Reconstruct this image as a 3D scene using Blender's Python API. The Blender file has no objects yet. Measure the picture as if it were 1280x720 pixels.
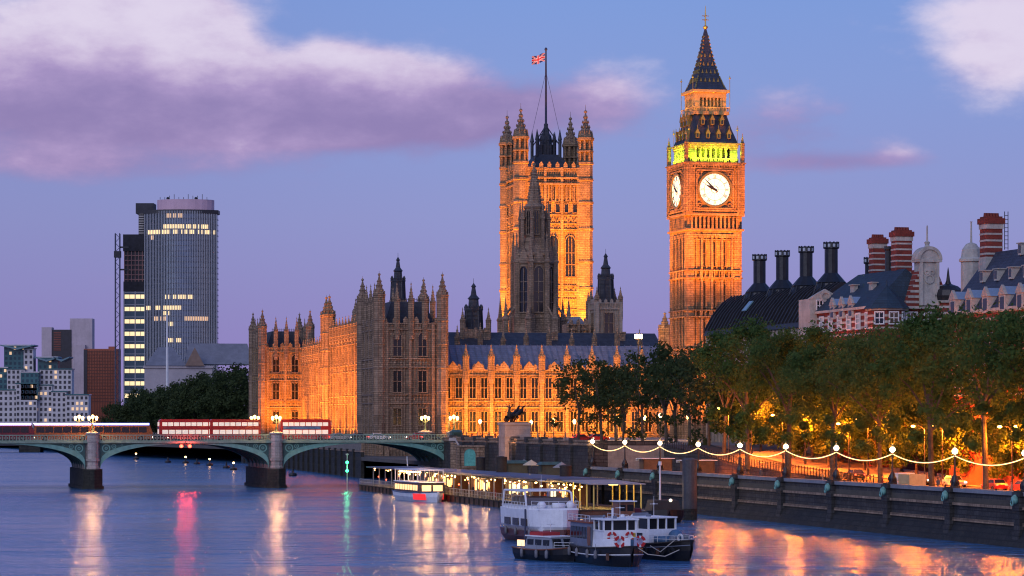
import bpy, math, random
from mathutils import Matrix, Vector

R = math.radians
SC = bpy.context.scene
COL = SC.collection
rnd = random.Random(7)

# ------------------------------------------------------------------ camera
EYE = 13.8                      # eye height above the river, on the footbridge downstream
FPX = 3500.0
HORIZON = 525.0
cam = bpy.data.cameras.new('camera')
cam.sensor_width = 36.0
cam.lens = 36.0 * FPX / 1280.0
cam.shift_y = (HORIZON - 360.0) / 1280.0
cam.clip_start = 1.0
cam.clip_end = 20000.0
camo = bpy.data.objects.new('camera', cam)
camo.location = (0, 0, EYE)
camo.rotation_euler = (R(90), 0, 0)
COL.objects.link(camo)
SC.camera = camo

def wx(px, d): return (px - 640.0) / FPX * d
def wz(py, d): return EYE + (HORIZON - py) / FPX * d

# ------------------------------------------------------------------ world
W = bpy.data.worlds.new("World")
SC.world = W
W.use_nodes = True
nt = W.node_tree
for n in list(nt.nodes): nt.nodes.remove(n)

class NT:
    """small helper to write node maths"""
    def __init__(s, t): s.t = t
    def n(s, typ, **k):
        nd = s.t.nodes.new(typ)
        for a, b in k.items(): setattr(nd, a, b)
        return nd
    def put(s, sock, v):
        if isinstance(v, bpy.types.NodeSocket): s.t.links.new(v, sock)
        else: sock.default_value = v
    def m(s, op, a, b=None, c=None, clamp=False):
        nd = s.n('ShaderNodeMath', operation=op, use_clamp=clamp)
        s.put(nd.inputs[0], a)
        if b is not None: s.put(nd.inputs[1], b)
        if c is not None: s.put(nd.inputs[2], c)
        return nd.outputs[0]
    def ss(s, x, lo, hi):
        nd = s.n('ShaderNodeMapRange', interpolation_type='SMOOTHSTEP')
        s.put(nd.inputs[0], x); nd.inputs[1].default_value = lo; nd.inputs[2].default_value = hi
        return nd.outputs[0]
    def mix(s, f, a, b, mode='MIX'):
        nd = s.n('ShaderNodeMix', data_type='RGBA', blend_type=mode)
        s.put(nd.inputs[0], f)
        s.put(nd.inputs[6], a if isinstance(a, bpy.types.NodeSocket) else (*a, 1))
        s.put(nd.inputs[7], b if isinstance(b, bpy.types.NodeSocket) else (*b, 1))
        return nd.outputs[2]
    def ramp(s, f, stops):
        nd = s.n('ShaderNodeValToRGB')
        cr = nd.color_ramp
        while len(cr.elements) < len(stops): cr.elements.new(0.5)
        for e, (p, c) in zip(cr.elements, stops):
            e.position = p; e.color = (*c, 1)
        s.put(nd.inputs[0], f)
        return nd.outputs[0]
    def noise(s, vec, scale, detail=3.0, rough=0.55):
        nd = s.n('ShaderNodeTexNoise')
        if vec is not None: s.put(nd.inputs['Vector'], vec)
        nd.inputs['Scale'].default_value = scale
        nd.inputs['Detail'].default_value = detail
        nd.inputs['Roughness'].default_value = rough
        return nd.outputs[0]
    def xyz(s, x, y, z):
        nd = s.n('ShaderNodeCombineXYZ')
        for i, v in enumerate((x, y, z)): s.put(nd.inputs[i], v)
        return nd.outputs[0]

def lin(r, g, b):
    f = lambda c: (c / 255 / 12.92) if c <= 10 else ((c / 255 + .055) / 1.055) ** 2.4
    return (f(r), f(g), f(b))

k = NT(nt)
tc = k.n('ShaderNodeTexCoord')
sp = k.n('ShaderNodeSeparateXYZ'); nt.links.new(tc.outputs['Generated'], sp.inputs[0])
az = k.m('ARCTAN2', sp.outputs[0], sp.outputs[1])
el = k.m('ARCSINE', sp.outputs[2])
# dusk gradient by elevation (radians), blue overhead, violet near the horizon
elr = k.m('MULTIPLY', el, 1 / 0.30, clamp=True)
base = k.ramp(elr, [(0.0, lin(150, 132, 196)), (0.10, lin(143, 134, 200)), (0.24, lin(140, 147, 208)),
                    (0.40, lin(130, 153, 217)), (0.50, lin(122, 153, 220)), (1.0, lin(84, 116, 190))])
left = k.ss(az, 0.02, -0.20)
base = k.mix(k.m('MULTIPLY', left, 0.30), base, lin(112, 112, 178))
# procedural cloud banks placed by azimuth / elevation
def A(px): return (px - 640) / FPX
def E(py): return (HORIZON - py) / FPX
cvec = k.xyz(k.m('MULTIPLY', az, 1.0), k.m('MULTIPLY', el, 2.0), 0.0)
n1 = k.noise(cvec, 17.0, 5.0, 0.52)
n2 = k.noise(cvec, 44.0, 6.0, 0.6)
def blob(cx, cy, sx, sy):
    a = k.m('MULTIPLY', k.m('SUBTRACT', az, A(cx)), FPX / sx)
    e = k.m('MULTIPLY', k.m('SUBTRACT', el, E(cy)), FPX / sy)
    q = k.m('ADD', k.m('MULTIPLY', a, a), k.m('MULTIPLY', e, e))
    return k.m('EXPONENT', k.m('MULTIPLY', q, -1.0))
def total(lst):
    t = None
    for c in lst:
        b = blob(*c[:4])
        if len(c) > 4: b = k.m('MULTIPLY', b, c[4])
        t = b if t is None else k.m('ADD', t, b)
    return t
bright = total([(150, 20, 110, 60, 1.1), (255, 45, 75, 60, 1.1), (300, 92, 70, 34, .7), (412, 78, 48, 34, 1.05), (485, 88, 52, 32, 1.05), (575, 90, 50, 30, .55), (20, 60, 120, 60, .7),
                (60, 196, 170, 26, .34), (350, 176, 90, 16, .3), (1262, 30, 110, 90, .95), (1225, 100, 70, 50, .4), (770, 116, 62, 38, .7), (1118, 190, 42, 22, .55), (980, 130, 70, 22, .22)])
dark = total([(60, 140, 200, 55), (260, 140, 160, 44), (420, 148, 130, 42, .9), (560, 150, 120, 44, .85), (690, 140, 90, 44, .55),
              (1060, 206, 130, 13, .55), (980, 165, 110, 42, .42), (120, 215, 220, 22, .42), (790, 150, 60, 24, .25)])
tot = k.m('ADD', bright, dark)
tot = k.m('ADD', tot, k.m('MULTIPLY', k.m('SUBTRACT', n1, 0.5), 1.0))
tot = k.m('ADD', tot, k.m('MULTIPLY', k.m('SUBTRACT', n2, 0.5), 0.75))
dens = k.ss(tot, 0.16, 0.92)
fac = k.m('DIVIDE', bright, k.m('ADD', k.m('ADD', bright, dark), 0.05))
fac = k.m('ADD', fac, k.m('MULTIPLY', k.m('SUBTRACT', n1, 0.5), 0.9))
fac = k.m('ADD', fac, k.m('MULTIPLY', k.m('SUBTRACT', n2, 0.5), 0.9))
fac = k.ss(fac, -0.12, 1.12)
ccol = k.ramp(fac, [(0.0, lin(142, 120, 178)), (0.35, lin(172, 146, 198)), (0.7, lin(206, 184, 220)), (1.0, lin(232, 218, 240))])
sky = k.mix(k.m('MULTIPLY', dens, 0.90), base, ccol)
# wide soft cloud texture away from the framed sky
SUN_EL, SUN_AZ = R(4.0), R(140.0)
nish = k.n('ShaderNodeTexSky', sky_type='NISHITA')
nish.sun_disc = False
nish.sun_elevation = SUN_EL
nish.sun_rotation = SUN_AZ
nish.altitude = 20
scl = k.n('ShaderNodeVectorMath', operation='SCALE')
nt.links.new(sky, scl.inputs[0]); scl.inputs[3].default_value = 9.0
nsc = k.n('ShaderNodeVectorMath', operation='SCALE')
nt.links.new(nish.outputs[0], nsc.inputs[0]); nsc.inputs[3].default_value = 0.12
add = k.n('ShaderNodeVectorMath', operation='ADD')
nt.links.new(scl.outputs[0], add.inputs[0]); nt.links.new(nsc.outputs[0], add.inputs[1])
bg = k.n('ShaderNodeBackground'); bg.inputs[1].default_value = 0.105
nt.links.new(add.outputs[0], bg.inputs[0])
out = k.n('ShaderNodeOutputWorld'); nt.links.new(bg.outputs[0], out.inputs[0])
try: W.cycles.sampling_method = 'MANUAL'; W.cycles.sample_map_resolution = 512
except Exception: pass

# dusk glow: one weak, very soft sun
sl = bpy.data.lights.new('sun', 'SUN'); sl.energy = 1.1; sl.angle = R(50); sl.color = (0.93, 0.90, 1.0)
so = bpy.data.objects.new('sun', sl); COL.objects.link(so)
sd = Vector((-math.sin(R(28)) * math.cos(R(28)), -math.cos(R(28)) * math.cos(R(28)), math.sin(R(28))))
so.rotation_euler = sd.to_track_quat('Z', 'Y').to_euler()
so.location = (-60, -60, 120)

vs = SC.view_settings
vs.view_transform = 'Standard'; vs.look = 'None'; vs.exposure = 0.0; vs.gamma = 1.0; vs.use_curve_mapping = False
SC.render.engine = 'CYCLES'
SC.cycles.max_bounces = 5
SC.cycles.diffuse_bounces = 2
SC.cycles.glossy_bounces = 3
SC.cycles.transmission_bounces = 3
SC.cycles.transparent_max_bounces = 6
SC.cycles.sample_clamp_indirect = 4.0
SC.cycles.caustics_reflective = False
SC.cycles.caustics_refractive = False
SC.cycles.use_denoising = True
SC.cycles.use_light_tree = True
SC.cycles.filter_width = 1.15

# ------------------------------------------------------------------ mesh helper
class MB:
    def __init__(s, M=None):
        s.v = []; s.f = []; s.M = M or Matrix()
    def add(s, vs, fs):
        o = len(s.v); M = s.M
        s.v += [tuple(M @ Vector(p)) for p in vs]
        s.f += [tuple(i + o for i in f) for f in fs]
        return s
    def box(s, x0, x1, y0, y1, z0, z1):
        return s.add([(x0,y0,z0),(x1,y0,z0),(x1,y1,z0),(x0,y1,z0),(x0,y0,z1),(x1,y0,z1),(x1,y1,z1),(x0,y1,z1)],
                     [(3,2,1,0),(4,5,6,7),(0,1,5,4),(1,2,6,5),(2,3,7,6),(3,0,4,7)])
    def taper(s, x0, x1, y0, y1, z0, z1, i):
        """box whose top is inset by i"""
        return s.add([(x0,y0,z0),(x1,y0,z0),(x1,y1,z0),(x0,y1,z0),(x0+i,y0+i,z1),(x1-i,y0+i,z1),(x1-i,y1-i,z1),(x0+i,y1-i,z1)],
                     [(3,2,1,0),(4,5,6,7),(0,1,5,4),(1,2,6,5),(2,3,7,6),(3,0,4,7)])
    def lathe(s, cx, cy, prof, n=8, rot=None, sx=1.0, sy=1.0):
        """profile [(apothem, z)] turned about z; closed with caps"""
        rot = math.pi / n if rot is None else rot
        q = 1 / math.cos(math.pi / n)
        vs = []; fs = []
        for r, z in prof:
            for i in range(n):
                a = rot + 2 * math.pi * i / n
                vs.append((cx + r*q*math.cos(a)*sx, cy + r*q*math.sin(a)*sy, z))
        for j in range(len(prof) - 1):
            for i in range(n):
                i2 = (i + 1) % n
                fs.append((j*n+i, j*n+i2, (j+1)*n+i2, (j+1)*n+i))
        fs.append(tuple(range(n))[::-1]); fs.append(tuple(range((len(prof)-1)*n, len(prof)*n)))
        return s.add(vs, fs)
    def tube(s, pts, r, n=6, r1=None):
        P = [Vector(p) for p in pts]; m = len(P); vs = []; fs = []
        for i, p in enumerate(P):
            d = (P[min(i+1, m-1)] - P[max(i-1, 0)]).normalized()
            u = d.cross(Vector((0, 0, 1)))
            if u.length < 1e-3: u = Vector((1, 0, 0))
            u.normalize(); w = u.cross(d)
            rr = r if r1 is None else r + (r1 - r) * i / (m - 1)
            for j in range(n):
                a = 2 * math.pi * j / n
                vs.append(tuple(p + (u * math.cos(a) + w * math.sin(a)) * rr))
        for i in range(m - 1):
            for j in range(n):
                j2 = (j + 1) % n
                fs.append((i*n+j, i*n+j2, (i+1)*n+j2, (i+1)*n+j))
        fs.append(tuple(range(n))[::-1]); fs.append(tuple(range((m-1)*n, m*n)))
        return s.add(vs, fs)
    def xz(s, poly, y0, y1):
        """polygon in x,z extruded along y"""
        n = len(poly)
        vs = [(x, y0, z) for x, z in poly] + [(x, y1, z) for x, z in poly]
        fs = [tuple(range(n)), tuple(range(n, 2*n))[::-1]]
        fs += [(i, i+n, (i+1) % n + n, (i+1) % n) for i in range(n)]
        return s.add(vs, fs)
    def xy(s, poly, z0, z1):
        n = len(poly)
        vs = [(x, y, z0) for x, y in poly] + [(x, y, z1) for x, y in poly]
        fs = [tuple(range(n))[::-1], tuple(range(n, 2*n))]
        fs += [(i, (i+1) % n, (i+1) % n + n, i+n) for i in range(n)]
        return s.add(vs, fs)
    def ring(s, cx, cz, r0, r1, y0, y1, n=32, a0=0, a1=2*math.pi):
        """ring segment in the x,z plane, extruded in y"""
        vs = []; fs = []
        for i in range(n + 1):
            a = a0 + (a1 - a0) * i / n
            c, t = math.cos(a), math.sin(a)
            vs += [(cx+r0*c,y0,cz+r0*t),(cx+r1*c,y0,cz+r1*t),(cx+r1*c,y1,cz+r1*t),(cx+r0*c,y1,cz+r0*t)]
        for i in range(n):
            b = i * 4; d = b + 4
            for j in range(4):
                j2 = (j + 1) % 4
                fs.append((b+j, b+j2, d+j2, d+j))
        fs += [(0,1,2,3), (n*4, n*4+3, n*4+2, n*4+1)]
        return s.add(vs, fs)
    def disc(s, cx, cz, r, y0, y1, n=32):
        return s.xz([(cx + r*math.cos(2*math.pi*i/n), cz + r*math.sin(2*math.pi*i/n)) for i in range(n)], y0, y1)
    def ball(s, c, r, n=10, m=6, sz=1.0):
        pr = [(max(0.02*r, r*math.sin(math.pi*j/m)), c[2] - r*sz*math.cos(math.pi*j/m)) for j in range(m + 1)]
        return s.lathe(c[0], c[1], pr, n)
    def mesh(s, name, mat, smooth=False):
        me = bpy.data.meshes.new(name)
        me.from_pydata(s.v, [], s.f)
        if mat: me.materials.append(mat)
        if smooth:
            me.polygons.foreach_set('use_smooth', [True] * len(me.polygons))
        me.update()
        import bmesh
        bm = bmesh.new(); bm.from_mesh(me)
        bmesh.ops.recalc_face_normals(bm, faces=bm.faces[:])
        bm.to_mesh(me); bm.free()
        return me
    def build(s, name, mat, parent=None, smooth=False, loc=None):
        return ob(name, s.mesh(name, mat, smooth), parent, Matrix.Translation(loc) if loc else None)

def ob(name, mesh, parent=None, M=None):
    o = bpy.data.objects.new(name, mesh); COL.objects.link(o)
    if parent: o.parent = parent
    if M is not None: o.matrix_local = M
    return o

def tag(o, label, cat, group=None):
    o['label'] = label; o['category'] = cat
    if group: o['group'] = group
    return o

def thing(name, label, cat, loc=(0, 0, 0), rz=0.0, group=None):
    o = bpy.data.objects.new(name, None); COL.objects.link(o)
    o.location = loc; o.rotation_euler = (0, 0, rz); o.empty_display_size = 0.5
    return tag(o, label, cat, group)

KIDS = {}
def dup(root, loc, rz=None, label=None, scale=None):
    """a copy of a thing, its parts and their sub-parts"""
    if root.name not in KIDS: KIDS[root.name] = [(c, list(c.children)) for c in root.children]
    r = root.copy(); COL.objects.link(r); r.location = loc
    if rz is not None: r.rotation_euler = (0, 0, rz)
    if scale: r.scale = (scale,) * 3
    if label: r['label'] = label
    for c, subs in KIDS[root.name]:
        d = c.copy(); COL.objects.link(d); d.parent = r
        for g in subs:
            h = g.copy(); COL.objects.link(h); h.parent = d
    return r

def struct(name, mb, mat, smooth=False):
    o = mb.build(name, mat, None, smooth); o['kind'] = 'structure'; return o

def T(x, y, z=0): return Matrix.Translation((x, y, z))
def RZ(a): return Matrix.Rotation(a, 4, 'Z')

ORD = ['first', 'second', 'third', 'fourth', 'fifth', 'sixth', 'seventh', 'eighth', 'ninth', 'tenth', 'eleventh', 'twelfth',
       'thirteenth', 'fourteenth', 'fifteenth', 'sixteenth', 'seventeenth', 'eighteenth', 'nineteenth', 'twentieth']

# ------------------------------------------------------------------ materials
MATS = {}
def mat(name, col, rough=0.8, metal=0.0, var=0.25, scale=0.6, brick=None, bump=0.0, bscale=6.0, emit=0.0, ecol=None, spec=None, streak=0.0):
    if name in MATS: return MATS[name]
    m = bpy.data.materials.new(name); m.use_nodes = True
    t = m.node_tree; b = t.nodes['Principled BSDF']; q = NT(t)
    b.inputs['Roughness'].default_value = rough
    b.inputs['Metallic'].default_value = metal
    if spec is not None: b.inputs['Specular IOR Level'].default_value = spec
    co = q.n('ShaderNodeTexCoord').outputs['Object']
    c = None
    if var:
        n = q.noise(co, scale, 5.0, 0.62)
        n2 = q.noise(co, scale * 7.3, 3.0, 0.6)
        f = q.m('ADD', q.m('MULTIPLY', n, 0.65), q.m('MULTIPLY', n2, 0.35))
        f = q.ss(f, 0.3, 0.7)
        c = q.mix(f, tuple(x * (1 - var) for x in col), tuple(min(1, x * (1 + var)) for x in col))
    if streak:
        s = q.n('ShaderNodeSeparateXYZ'); t.links.new(co, s.inputs[0])
        v = q.xyz(q.m('ADD', s.outputs[0], s.outputs[1]), q.m('MULTIPLY', s.outputs[2], 0.06), 0.0)
        f = q.ss(q.noise(v, 1.3, 4.0, 0.6), 0.42, 0.72)
        c = q.mix(q.m('MULTIPLY', f, streak), c if c else col, tuple(x * 0.45 for x in col))
    hgt = None
    if brick:
        bw, bh, mort, amt = brick
        s = q.n('ShaderNodeSeparateXYZ'); t.links.new(co, s.inputs[0])
        v = q.xyz(q.m('ADD', s.outputs[0], s.outputs[1]), s.outputs[2], 0.0)
        bt = q.n('ShaderNodeTexBrick'); t.links.new(v, bt.inputs['Vector'])
        bt.inputs['Scale'].default_value = 1.0
        bt.inputs['Brick Width'].default_value = bw; bt.inputs['Row Height'].default_value = bh
        bt.inputs['Mortar Size'].default_value = mort
        bt.inputs['Color1'].default_value = (1, 1, 1, 1); bt.inputs['Color2'].default_value = (1 - amt, 1 - amt, 1 - amt, 1)
        bt.inputs['Mortar'].default_value = (1 - amt * 1.6,) * 3 + (1,)
        c = q.mix(1.0, c if c else col, bt.outputs['Color'], 'MULTIPLY')
        hgt = bt.outputs['Fac']
    if c is not None: t.links.new(c, b.inputs['Base Color'])
    else: b.inputs['Base Color'].default_value = (*col, 1)
    if bump:
        n = q.noise(co, bscale, 4.0, 0.6)
        if hgt is not None: n = q.m('SUBTRACT', n, hgt)
        bp = q.n('ShaderNodeBump'); bp.inputs['Strength'].default_value = bump; bp.inputs['Distance'].default_value = 0.15
        t.links.new(n, bp.inputs['Height']); t.links.new(bp.outputs[0], b.inputs['Normal'])
    if emit:
        b.inputs['Emission Color'].default_value = (*(ecol or col), 1)
        b.inputs['Emission Strength'].default_value = emit
    MATS[name] = m
    return m

STONE = mat('palace_limestone', (0.42, 0.28, 0.15), 0.85, var=0.40, scale=0.35, brick=(1.3, 0.55, 0.06, 0.30), bump=0.9, bscale=3.0, streak=0.6)
STONED = mat('weathered_limestone', (0.38, 0.265, 0.18), 0.88, var=0.35, scale=0.3, brick=(1.1, 0.5, 0.06, 0.32), bump=1.0, bscale=3.0, streak=0.65)
STONEW = mat('portland_stone', (0.44, 0.41, 0.36), 0.8, var=0.25, scale=0.5, bump=0.3, streak=0.35)
GRANITE = mat('river_granite', (0.06, 0.058, 0.058), 0.7, var=0.55, scale=0.5, brick=(1.6, 0.6, 0.06, 0.42), bump=0.8, streak=0.6)
TIDE = mat('weedy_tidal_stone', (0.035, 0.034, 0.026), 0.75, var=0.7, scale=0.5, brick=(1.6, 0.6, 0.05, 0.3), bump=1.0, streak=0.3)
SLATE = mat('blue_slate', (0.045, 0.055, 0.085), 0.6, var=0.35, scale=0.8, brick=(0.6, 0.4, 0.04, 0.25), bump=0.5)
IRONROOF = mat('cast_iron_roof', (0.05, 0.053, 0.065), 0.5, metal=0.3, var=0.3, scale=0.8, brick=(1.2, 0.9, 0.05, 0.25), bump=0.4)
LEAD = mat('lead_roofing', (0.17, 0.19, 0.24), 0.5, var=0.2, scale=0.5, bump=0.2)
DARKGLASS = mat('dark_window_glass', (0.012, 0.014, 0.018), 0.12, var=0.0, spec=0.6)
GILT = mat('gilded_iron', (0.5, 0.33, 0.09), 0.4, metal=0.8, var=0.2)
BLACKIRON = mat('black_painted_iron', (0.016, 0.016, 0.018), 0.4, var=0.3)
BRONZE = mat('dark_bronze', (0.03, 0.026, 0.022), 0.45, metal=0.5, var=0.3, scale=2.0)
REDBRICK = mat('red_brick', (0.24, 0.04, 0.025), 0.85, var=0.25, scale=0.7, brick=(0.45, 0.15, 0.02, 0.2), bump=0.3)
WHITEPAINT = mat('white_paint', (0.72, 0.72, 0.72), 0.5, var=0.08, scale=1.0)
TIMBER = mat('tarred_timber', (0.035, 0.028, 0.022), 0.75, var=0.5, scale=1.5, bump=0.5, streak=0.5)
ASPHALT = mat('asphalt', (0.05, 0.05, 0.052), 0.85, var=0.25, scale=0.8, bump=0.3)
PAVING = mat('pavement_slabs', (0.22, 0.20, 0.18), 0.85, var=0.2, scale=0.8, brick=(0.9, 0.6, 0.02, 0.15))
LAMPWHITE = mat('lit_white_globe', (1, 0.9, 0.75), 0.4, var=0, emit=9.0, ecol=(1, 0.80, 0.50))
LAMPGOLD = mat('lit_lantern_glass', (1, 0.7, 0.35), 0.4, var=0, emit=9.0, ecol=(1, 0.55, 0.18))

def flood(loc, tgt, power, col=(1, 0.46, 0.10), angle=110, blend=0.6, size=0.6, parent=None):
    """a floodlight; loc and tgt are local when a parent is given"""
    l = bpy.data.lights.new('floodlight_lamp', 'SPOT'); l.energy = power; l.color = col
    l.spot_size = R(angle); l.spot_blend = blend; l.shadow_soft_size = size
    o = bpy.data.objects.new('floodlight_lamp', l); COL.objects.link(o)
    o.location = loc
    o.rotation_euler = (Vector(loc) - Vector(tgt)).to_track_quat('Z', 'Y').to_euler()
    if parent: o.parent = parent
    return o

def glow(loc, power, col=(1, 0.40, 0.10), size=0.35, parent=None):
    l = bpy.data.lights.new('lamp_light', 'POINT'); l.energy = power; l.color = col; l.shadow_soft_size = size
    o = bpy.data.objects.new('lamp_light', l); COL.objects.link(o); o.location = loc
    if parent: o.parent = parent
    return o
# ================================================================== SETTING: river, banks, ground
def bank_x(d): return 27.2 - 0.254 * (d - 414.6)          # line of the embankment wall
PA = R(12.0)                                               # turn of the palace and the bridge
PU = Vector((math.cos(PA), math.sin(PA), 0)); PV = Vector((-math.sin(PA), math.cos(PA), 0))
PC = Vector((-32.25, 680.0, 0))                            # near river corner of the palace
def pal(u, v, z=0): return PC + PU * u + PV * v + Vector((0, 0, z))

def water_material():
    m = bpy.data.materials.new('river_water'); m.use_nodes = True
    t = m.node_tree; b = t.nodes['Principled BSDF']; q = NT(t)
    b.inputs['Base Color'].default_value = (0.042, 0.14, 0.30, 1)
    b.inputs['Roughness'].default_value = 0.19
    b.inputs['IOR'].default_value = 1.33
    co = q.n('ShaderNodeTexCoord').outputs['Object']
    s = q.n('ShaderNodeSeparateXYZ'); t.links.new(co, s.inputs[0])
    v1 = q.xyz(q.m('MULTIPLY', s.outputs[0], 0.75), s.outputs[1], 0.0)
    a = q.noise(v1, 0.42, 3.0, 0.55)
    v2 = q.xyz(q.m('MULTIPLY', s.outputs[0], 0.35), s.outputs[1], 3.0)
    c = q.noise(v2, 0.09, 3.0, 0.5)
    v3 = q.xyz(q.m('MULTIPLY', s.outputs[0], 0.5), s.outputs[1], 7.0)
    e_ = q.noise(v3, 0.021, 2.0, 0.5)
    amp = q.ss(e_, 0.35, 0.65)
    h = q.m('ADD', q.m('MULTIPLY', a, q.m('ADD', 0.6, q.m('MULTIPLY', amp, 0.9))), q.m('MULTIPLY', c, 2.6))
    h = q.m('ADD', h, q.m('MULTIPLY', e_, 4.0))
    bp = q.n('ShaderNodeBump'); bp.inputs['Strength'].default_value = 0.62; bp.inputs['Distance'].default_value = 1.0
    t.links.new(h, bp.inputs['Height']); t.links.new(bp.outputs[0], b.inputs['Normal'])
    return m
WATER = water_material()
struct('river_water', MB().add([(-9000, -200, 0), (9000, -200, 0), (9000, 15000, 0), (-9000, 15000, 0)], [(0, 1, 2, 3)]), WATER)

def pe(v, off=-7.0): p = PC + PU * off + PV * v; return (p.x, p.y)
edge = [(bank_x(-60), -60), (bank_x(471), 471), (bank_x(590), 590), pe(-16), pe(125), pe(232), (-112, 966), (-160, 1090), (-250, 1380), (-900, 1430), (-6000, 1500)]
GZ = 5.0
poly = edge + [(-6000, 14000), (8000, 14000), (8000, -60)]
GROUND = mat('city_ground', (0.10, 0.09, 0.075), 0.9, var=0.3, scale=0.1, bump=0.3)
g = MB(); g.xy(poly[::-1], 4.2, GZ)
struct('ground', g, GROUND)
# upper ground round the bridge end, the yard and the palace
UZ = 9.5
ug = MB()
upoly = [(bank_x(471) + .8, 471), (bank_x(590) + .8, 590), tuple((PC + PU * 16 + PV * -26).xy), tuple((PC + PU * 16 + PV * 30).xy), tuple((PC + PU * 6 + PV * 60).xy), tuple((PC + PU * 6 + PV * 330).xy), (500, 1000), (500, 471)]
ug.xy(upoly[::-1], 4.3, UZ)
struct('upper_ground', ug, PAVING)
# approach road: flat beside the river, rising to the bridge end
rd = MB()
def strip(o0, o1, lst, dz):
    vs = []; fs = []
    for d, z in lst:
        vs += [(bank_x(d) + o0, d, z + dz), (bank_x(d) + o1, d, z + dz)]
    for i in range(len(lst) - 1): fs.append((2*i, 2*i+1, 2*i+3, 2*i+2))
    return vs, fs
prof = [(-50, GZ), (380, GZ), (430, 6.6), (470.5, UZ)]
rd.add(*strip(13, 20, prof, 0.05)); struct('embankment_road', rd, ASPHALT)
rw = MB()
for (d0, z0_), (d1, z1_) in zip(prof[1:], prof[2:]):
    rw.add([(bank_x(d0) + 12.55, d0, GZ), (bank_x(d1) + 12.55, d1, GZ), (bank_x(d1) + 12.55, d1, z1_ + .1), (bank_x(d0) + 12.55, d0, z0_ + .1)], [(0, 1, 2, 3)])
struct('road', rw, GRANITE)
rd = MB(); rd.add(*strip(13, 20, [(472, UZ), (590, UZ)], 0.05)); struct('bridge_end_road', rd, ASPHALT)
for o0, nm in ((12.6, 'kerb'), (20.02, 'kerb')):
    kb = MB(); v, f = strip(o0, o0 + .38, prof, 0.17); kb.add(v, f)
    v, f = strip(o0, o0 + .002, prof, 0.0)
    for i in range(len(prof) - 1):
        kb.add([v[2*i], v[2*i+2], (v[2*i+2][0], v[2*i+2][1], v[2*i+2][2] + .17), (v[2*i][0], v[2*i][1], v[2*i][2] + .17)], [(0, 1, 2, 3)])
    struct(nm, kb, GRANITE)
mk = MB()
for d in range(250, 376, 6): mk.add(*strip(16.4, 16.55, [(d, GZ), (d + 3, GZ)], 0.055))
struct('road_markings', mk, WHITEPAINT)
pv = MB(); pv.add(*strip(0.9, 12.59, [(-50, GZ), (470.9, GZ)], 0.03)); struct('river_pavement', pv, PAVING)
pv = MB(); pv.add(*strip(20.42, 34, prof, 0.06)); struct('building_pavement', pv, PAVING)
# terrace beside the palace
LAWN = mat('grass_lawn', (0.05, 0.075, 0.025), 0.9, var=0.4, scale=0.5, bump=0.5)

# ================================================================== embankment wall
EW = thing('embankment_wall', 'long dark granite embankment wall with green mooring rings beside the water', 'wall', (bank_x(304), 304, 0), math.atan2(1, -0.254) )
# local x runs up-river along the wall, local -y faces inland, +y faces the river
LX = math.hypot(1, .254)
def ew(d): return (d - 304) * LX
w = MB(); w.box(ew(120), ew(470.5), -0.8, 0.0, 1.9, 5.55); w.build('wall', GRANITE, EW)
w = MB()
w.add([(ew(120), 0.0, 2.2), (ew(470.5), 0.0, 2.2), (ew(470.5), 1.5, -.6), (ew(120), 1.5, -.6), (ew(120), -.4, 2.2), (ew(470.5), -.4, 2.2), (ew(470.5), -.4, -.6), (ew(120), -.4, -.6)],
      [(0, 1, 2, 3), (4, 5, 1, 0), (7, 6, 5, 4), (3, 2, 6, 7), (0, 3, 7, 4), (1, 5, 6, 2)])
w.build('tidal_base', mat('black_weedy_base', (0.022, 0.022, 0.018), .7, var=.8, scale=.6, brick=(1.6, .6, .06, .4), bump=1.0, streak=.5), EW)
w = MB(); w.box(ew(120), ew(470.5), -0.95, 0.22, 5.55, 6.0); w.build('coping', mat('blue_grey_coping', (0.24, 0.25, 0.28), 0.7, var=0.2, scale=0.6, brick=(2.0, 2.0, 0.03, 0.15)), EW)
w = MB(); w.box(ew(120), ew(470.5), 0.001, 0.30, 4.05, 4.35); w.box(ew(120), ew(470.5), 0.001, 0.2, 2.25, 2.6); w.build('string_course', STONED, EW)
LAMPD = [304 + i * 18.45 for i in range(-1, 10)]
pm = MB(); pm.box(-.75, .75, 0.0, .55, 1.6, 6.12); pm.box(-.95, .95, 0.0, .7, 5.5, 5.95); pm.box(-.9, .9, 0.0, .68, 3.95, 4.45); pm.taper(-.95, .95, -.1, .8, -.5, 1.6, .1)
pmesh = pm.mesh('pier', GRANITE)
rg = MB()
rg.lathe(0, 0, [(0.05, -.5), (.32, -.35), (.42, 0), (.36, .3), (.12, .55)], 10)
rg.M = T(0, .35, -.35); rg.ring(0, 0, .26, .36, -.06, .06, 14)
VERD = mat('verdigris_bronze', (0.16, 0.38, 0.34), 0.6, var=0.4, scale=3.0)
rmesh = rg.mesh('mooring_ring', VERD, True)
for d in LAMPD:
    ob('pier', pmesh, EW, T(ew(d), 0, 0)); ob('mooring_ring', rmesh, EW, T(ew(d), .75, 5.15))

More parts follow.
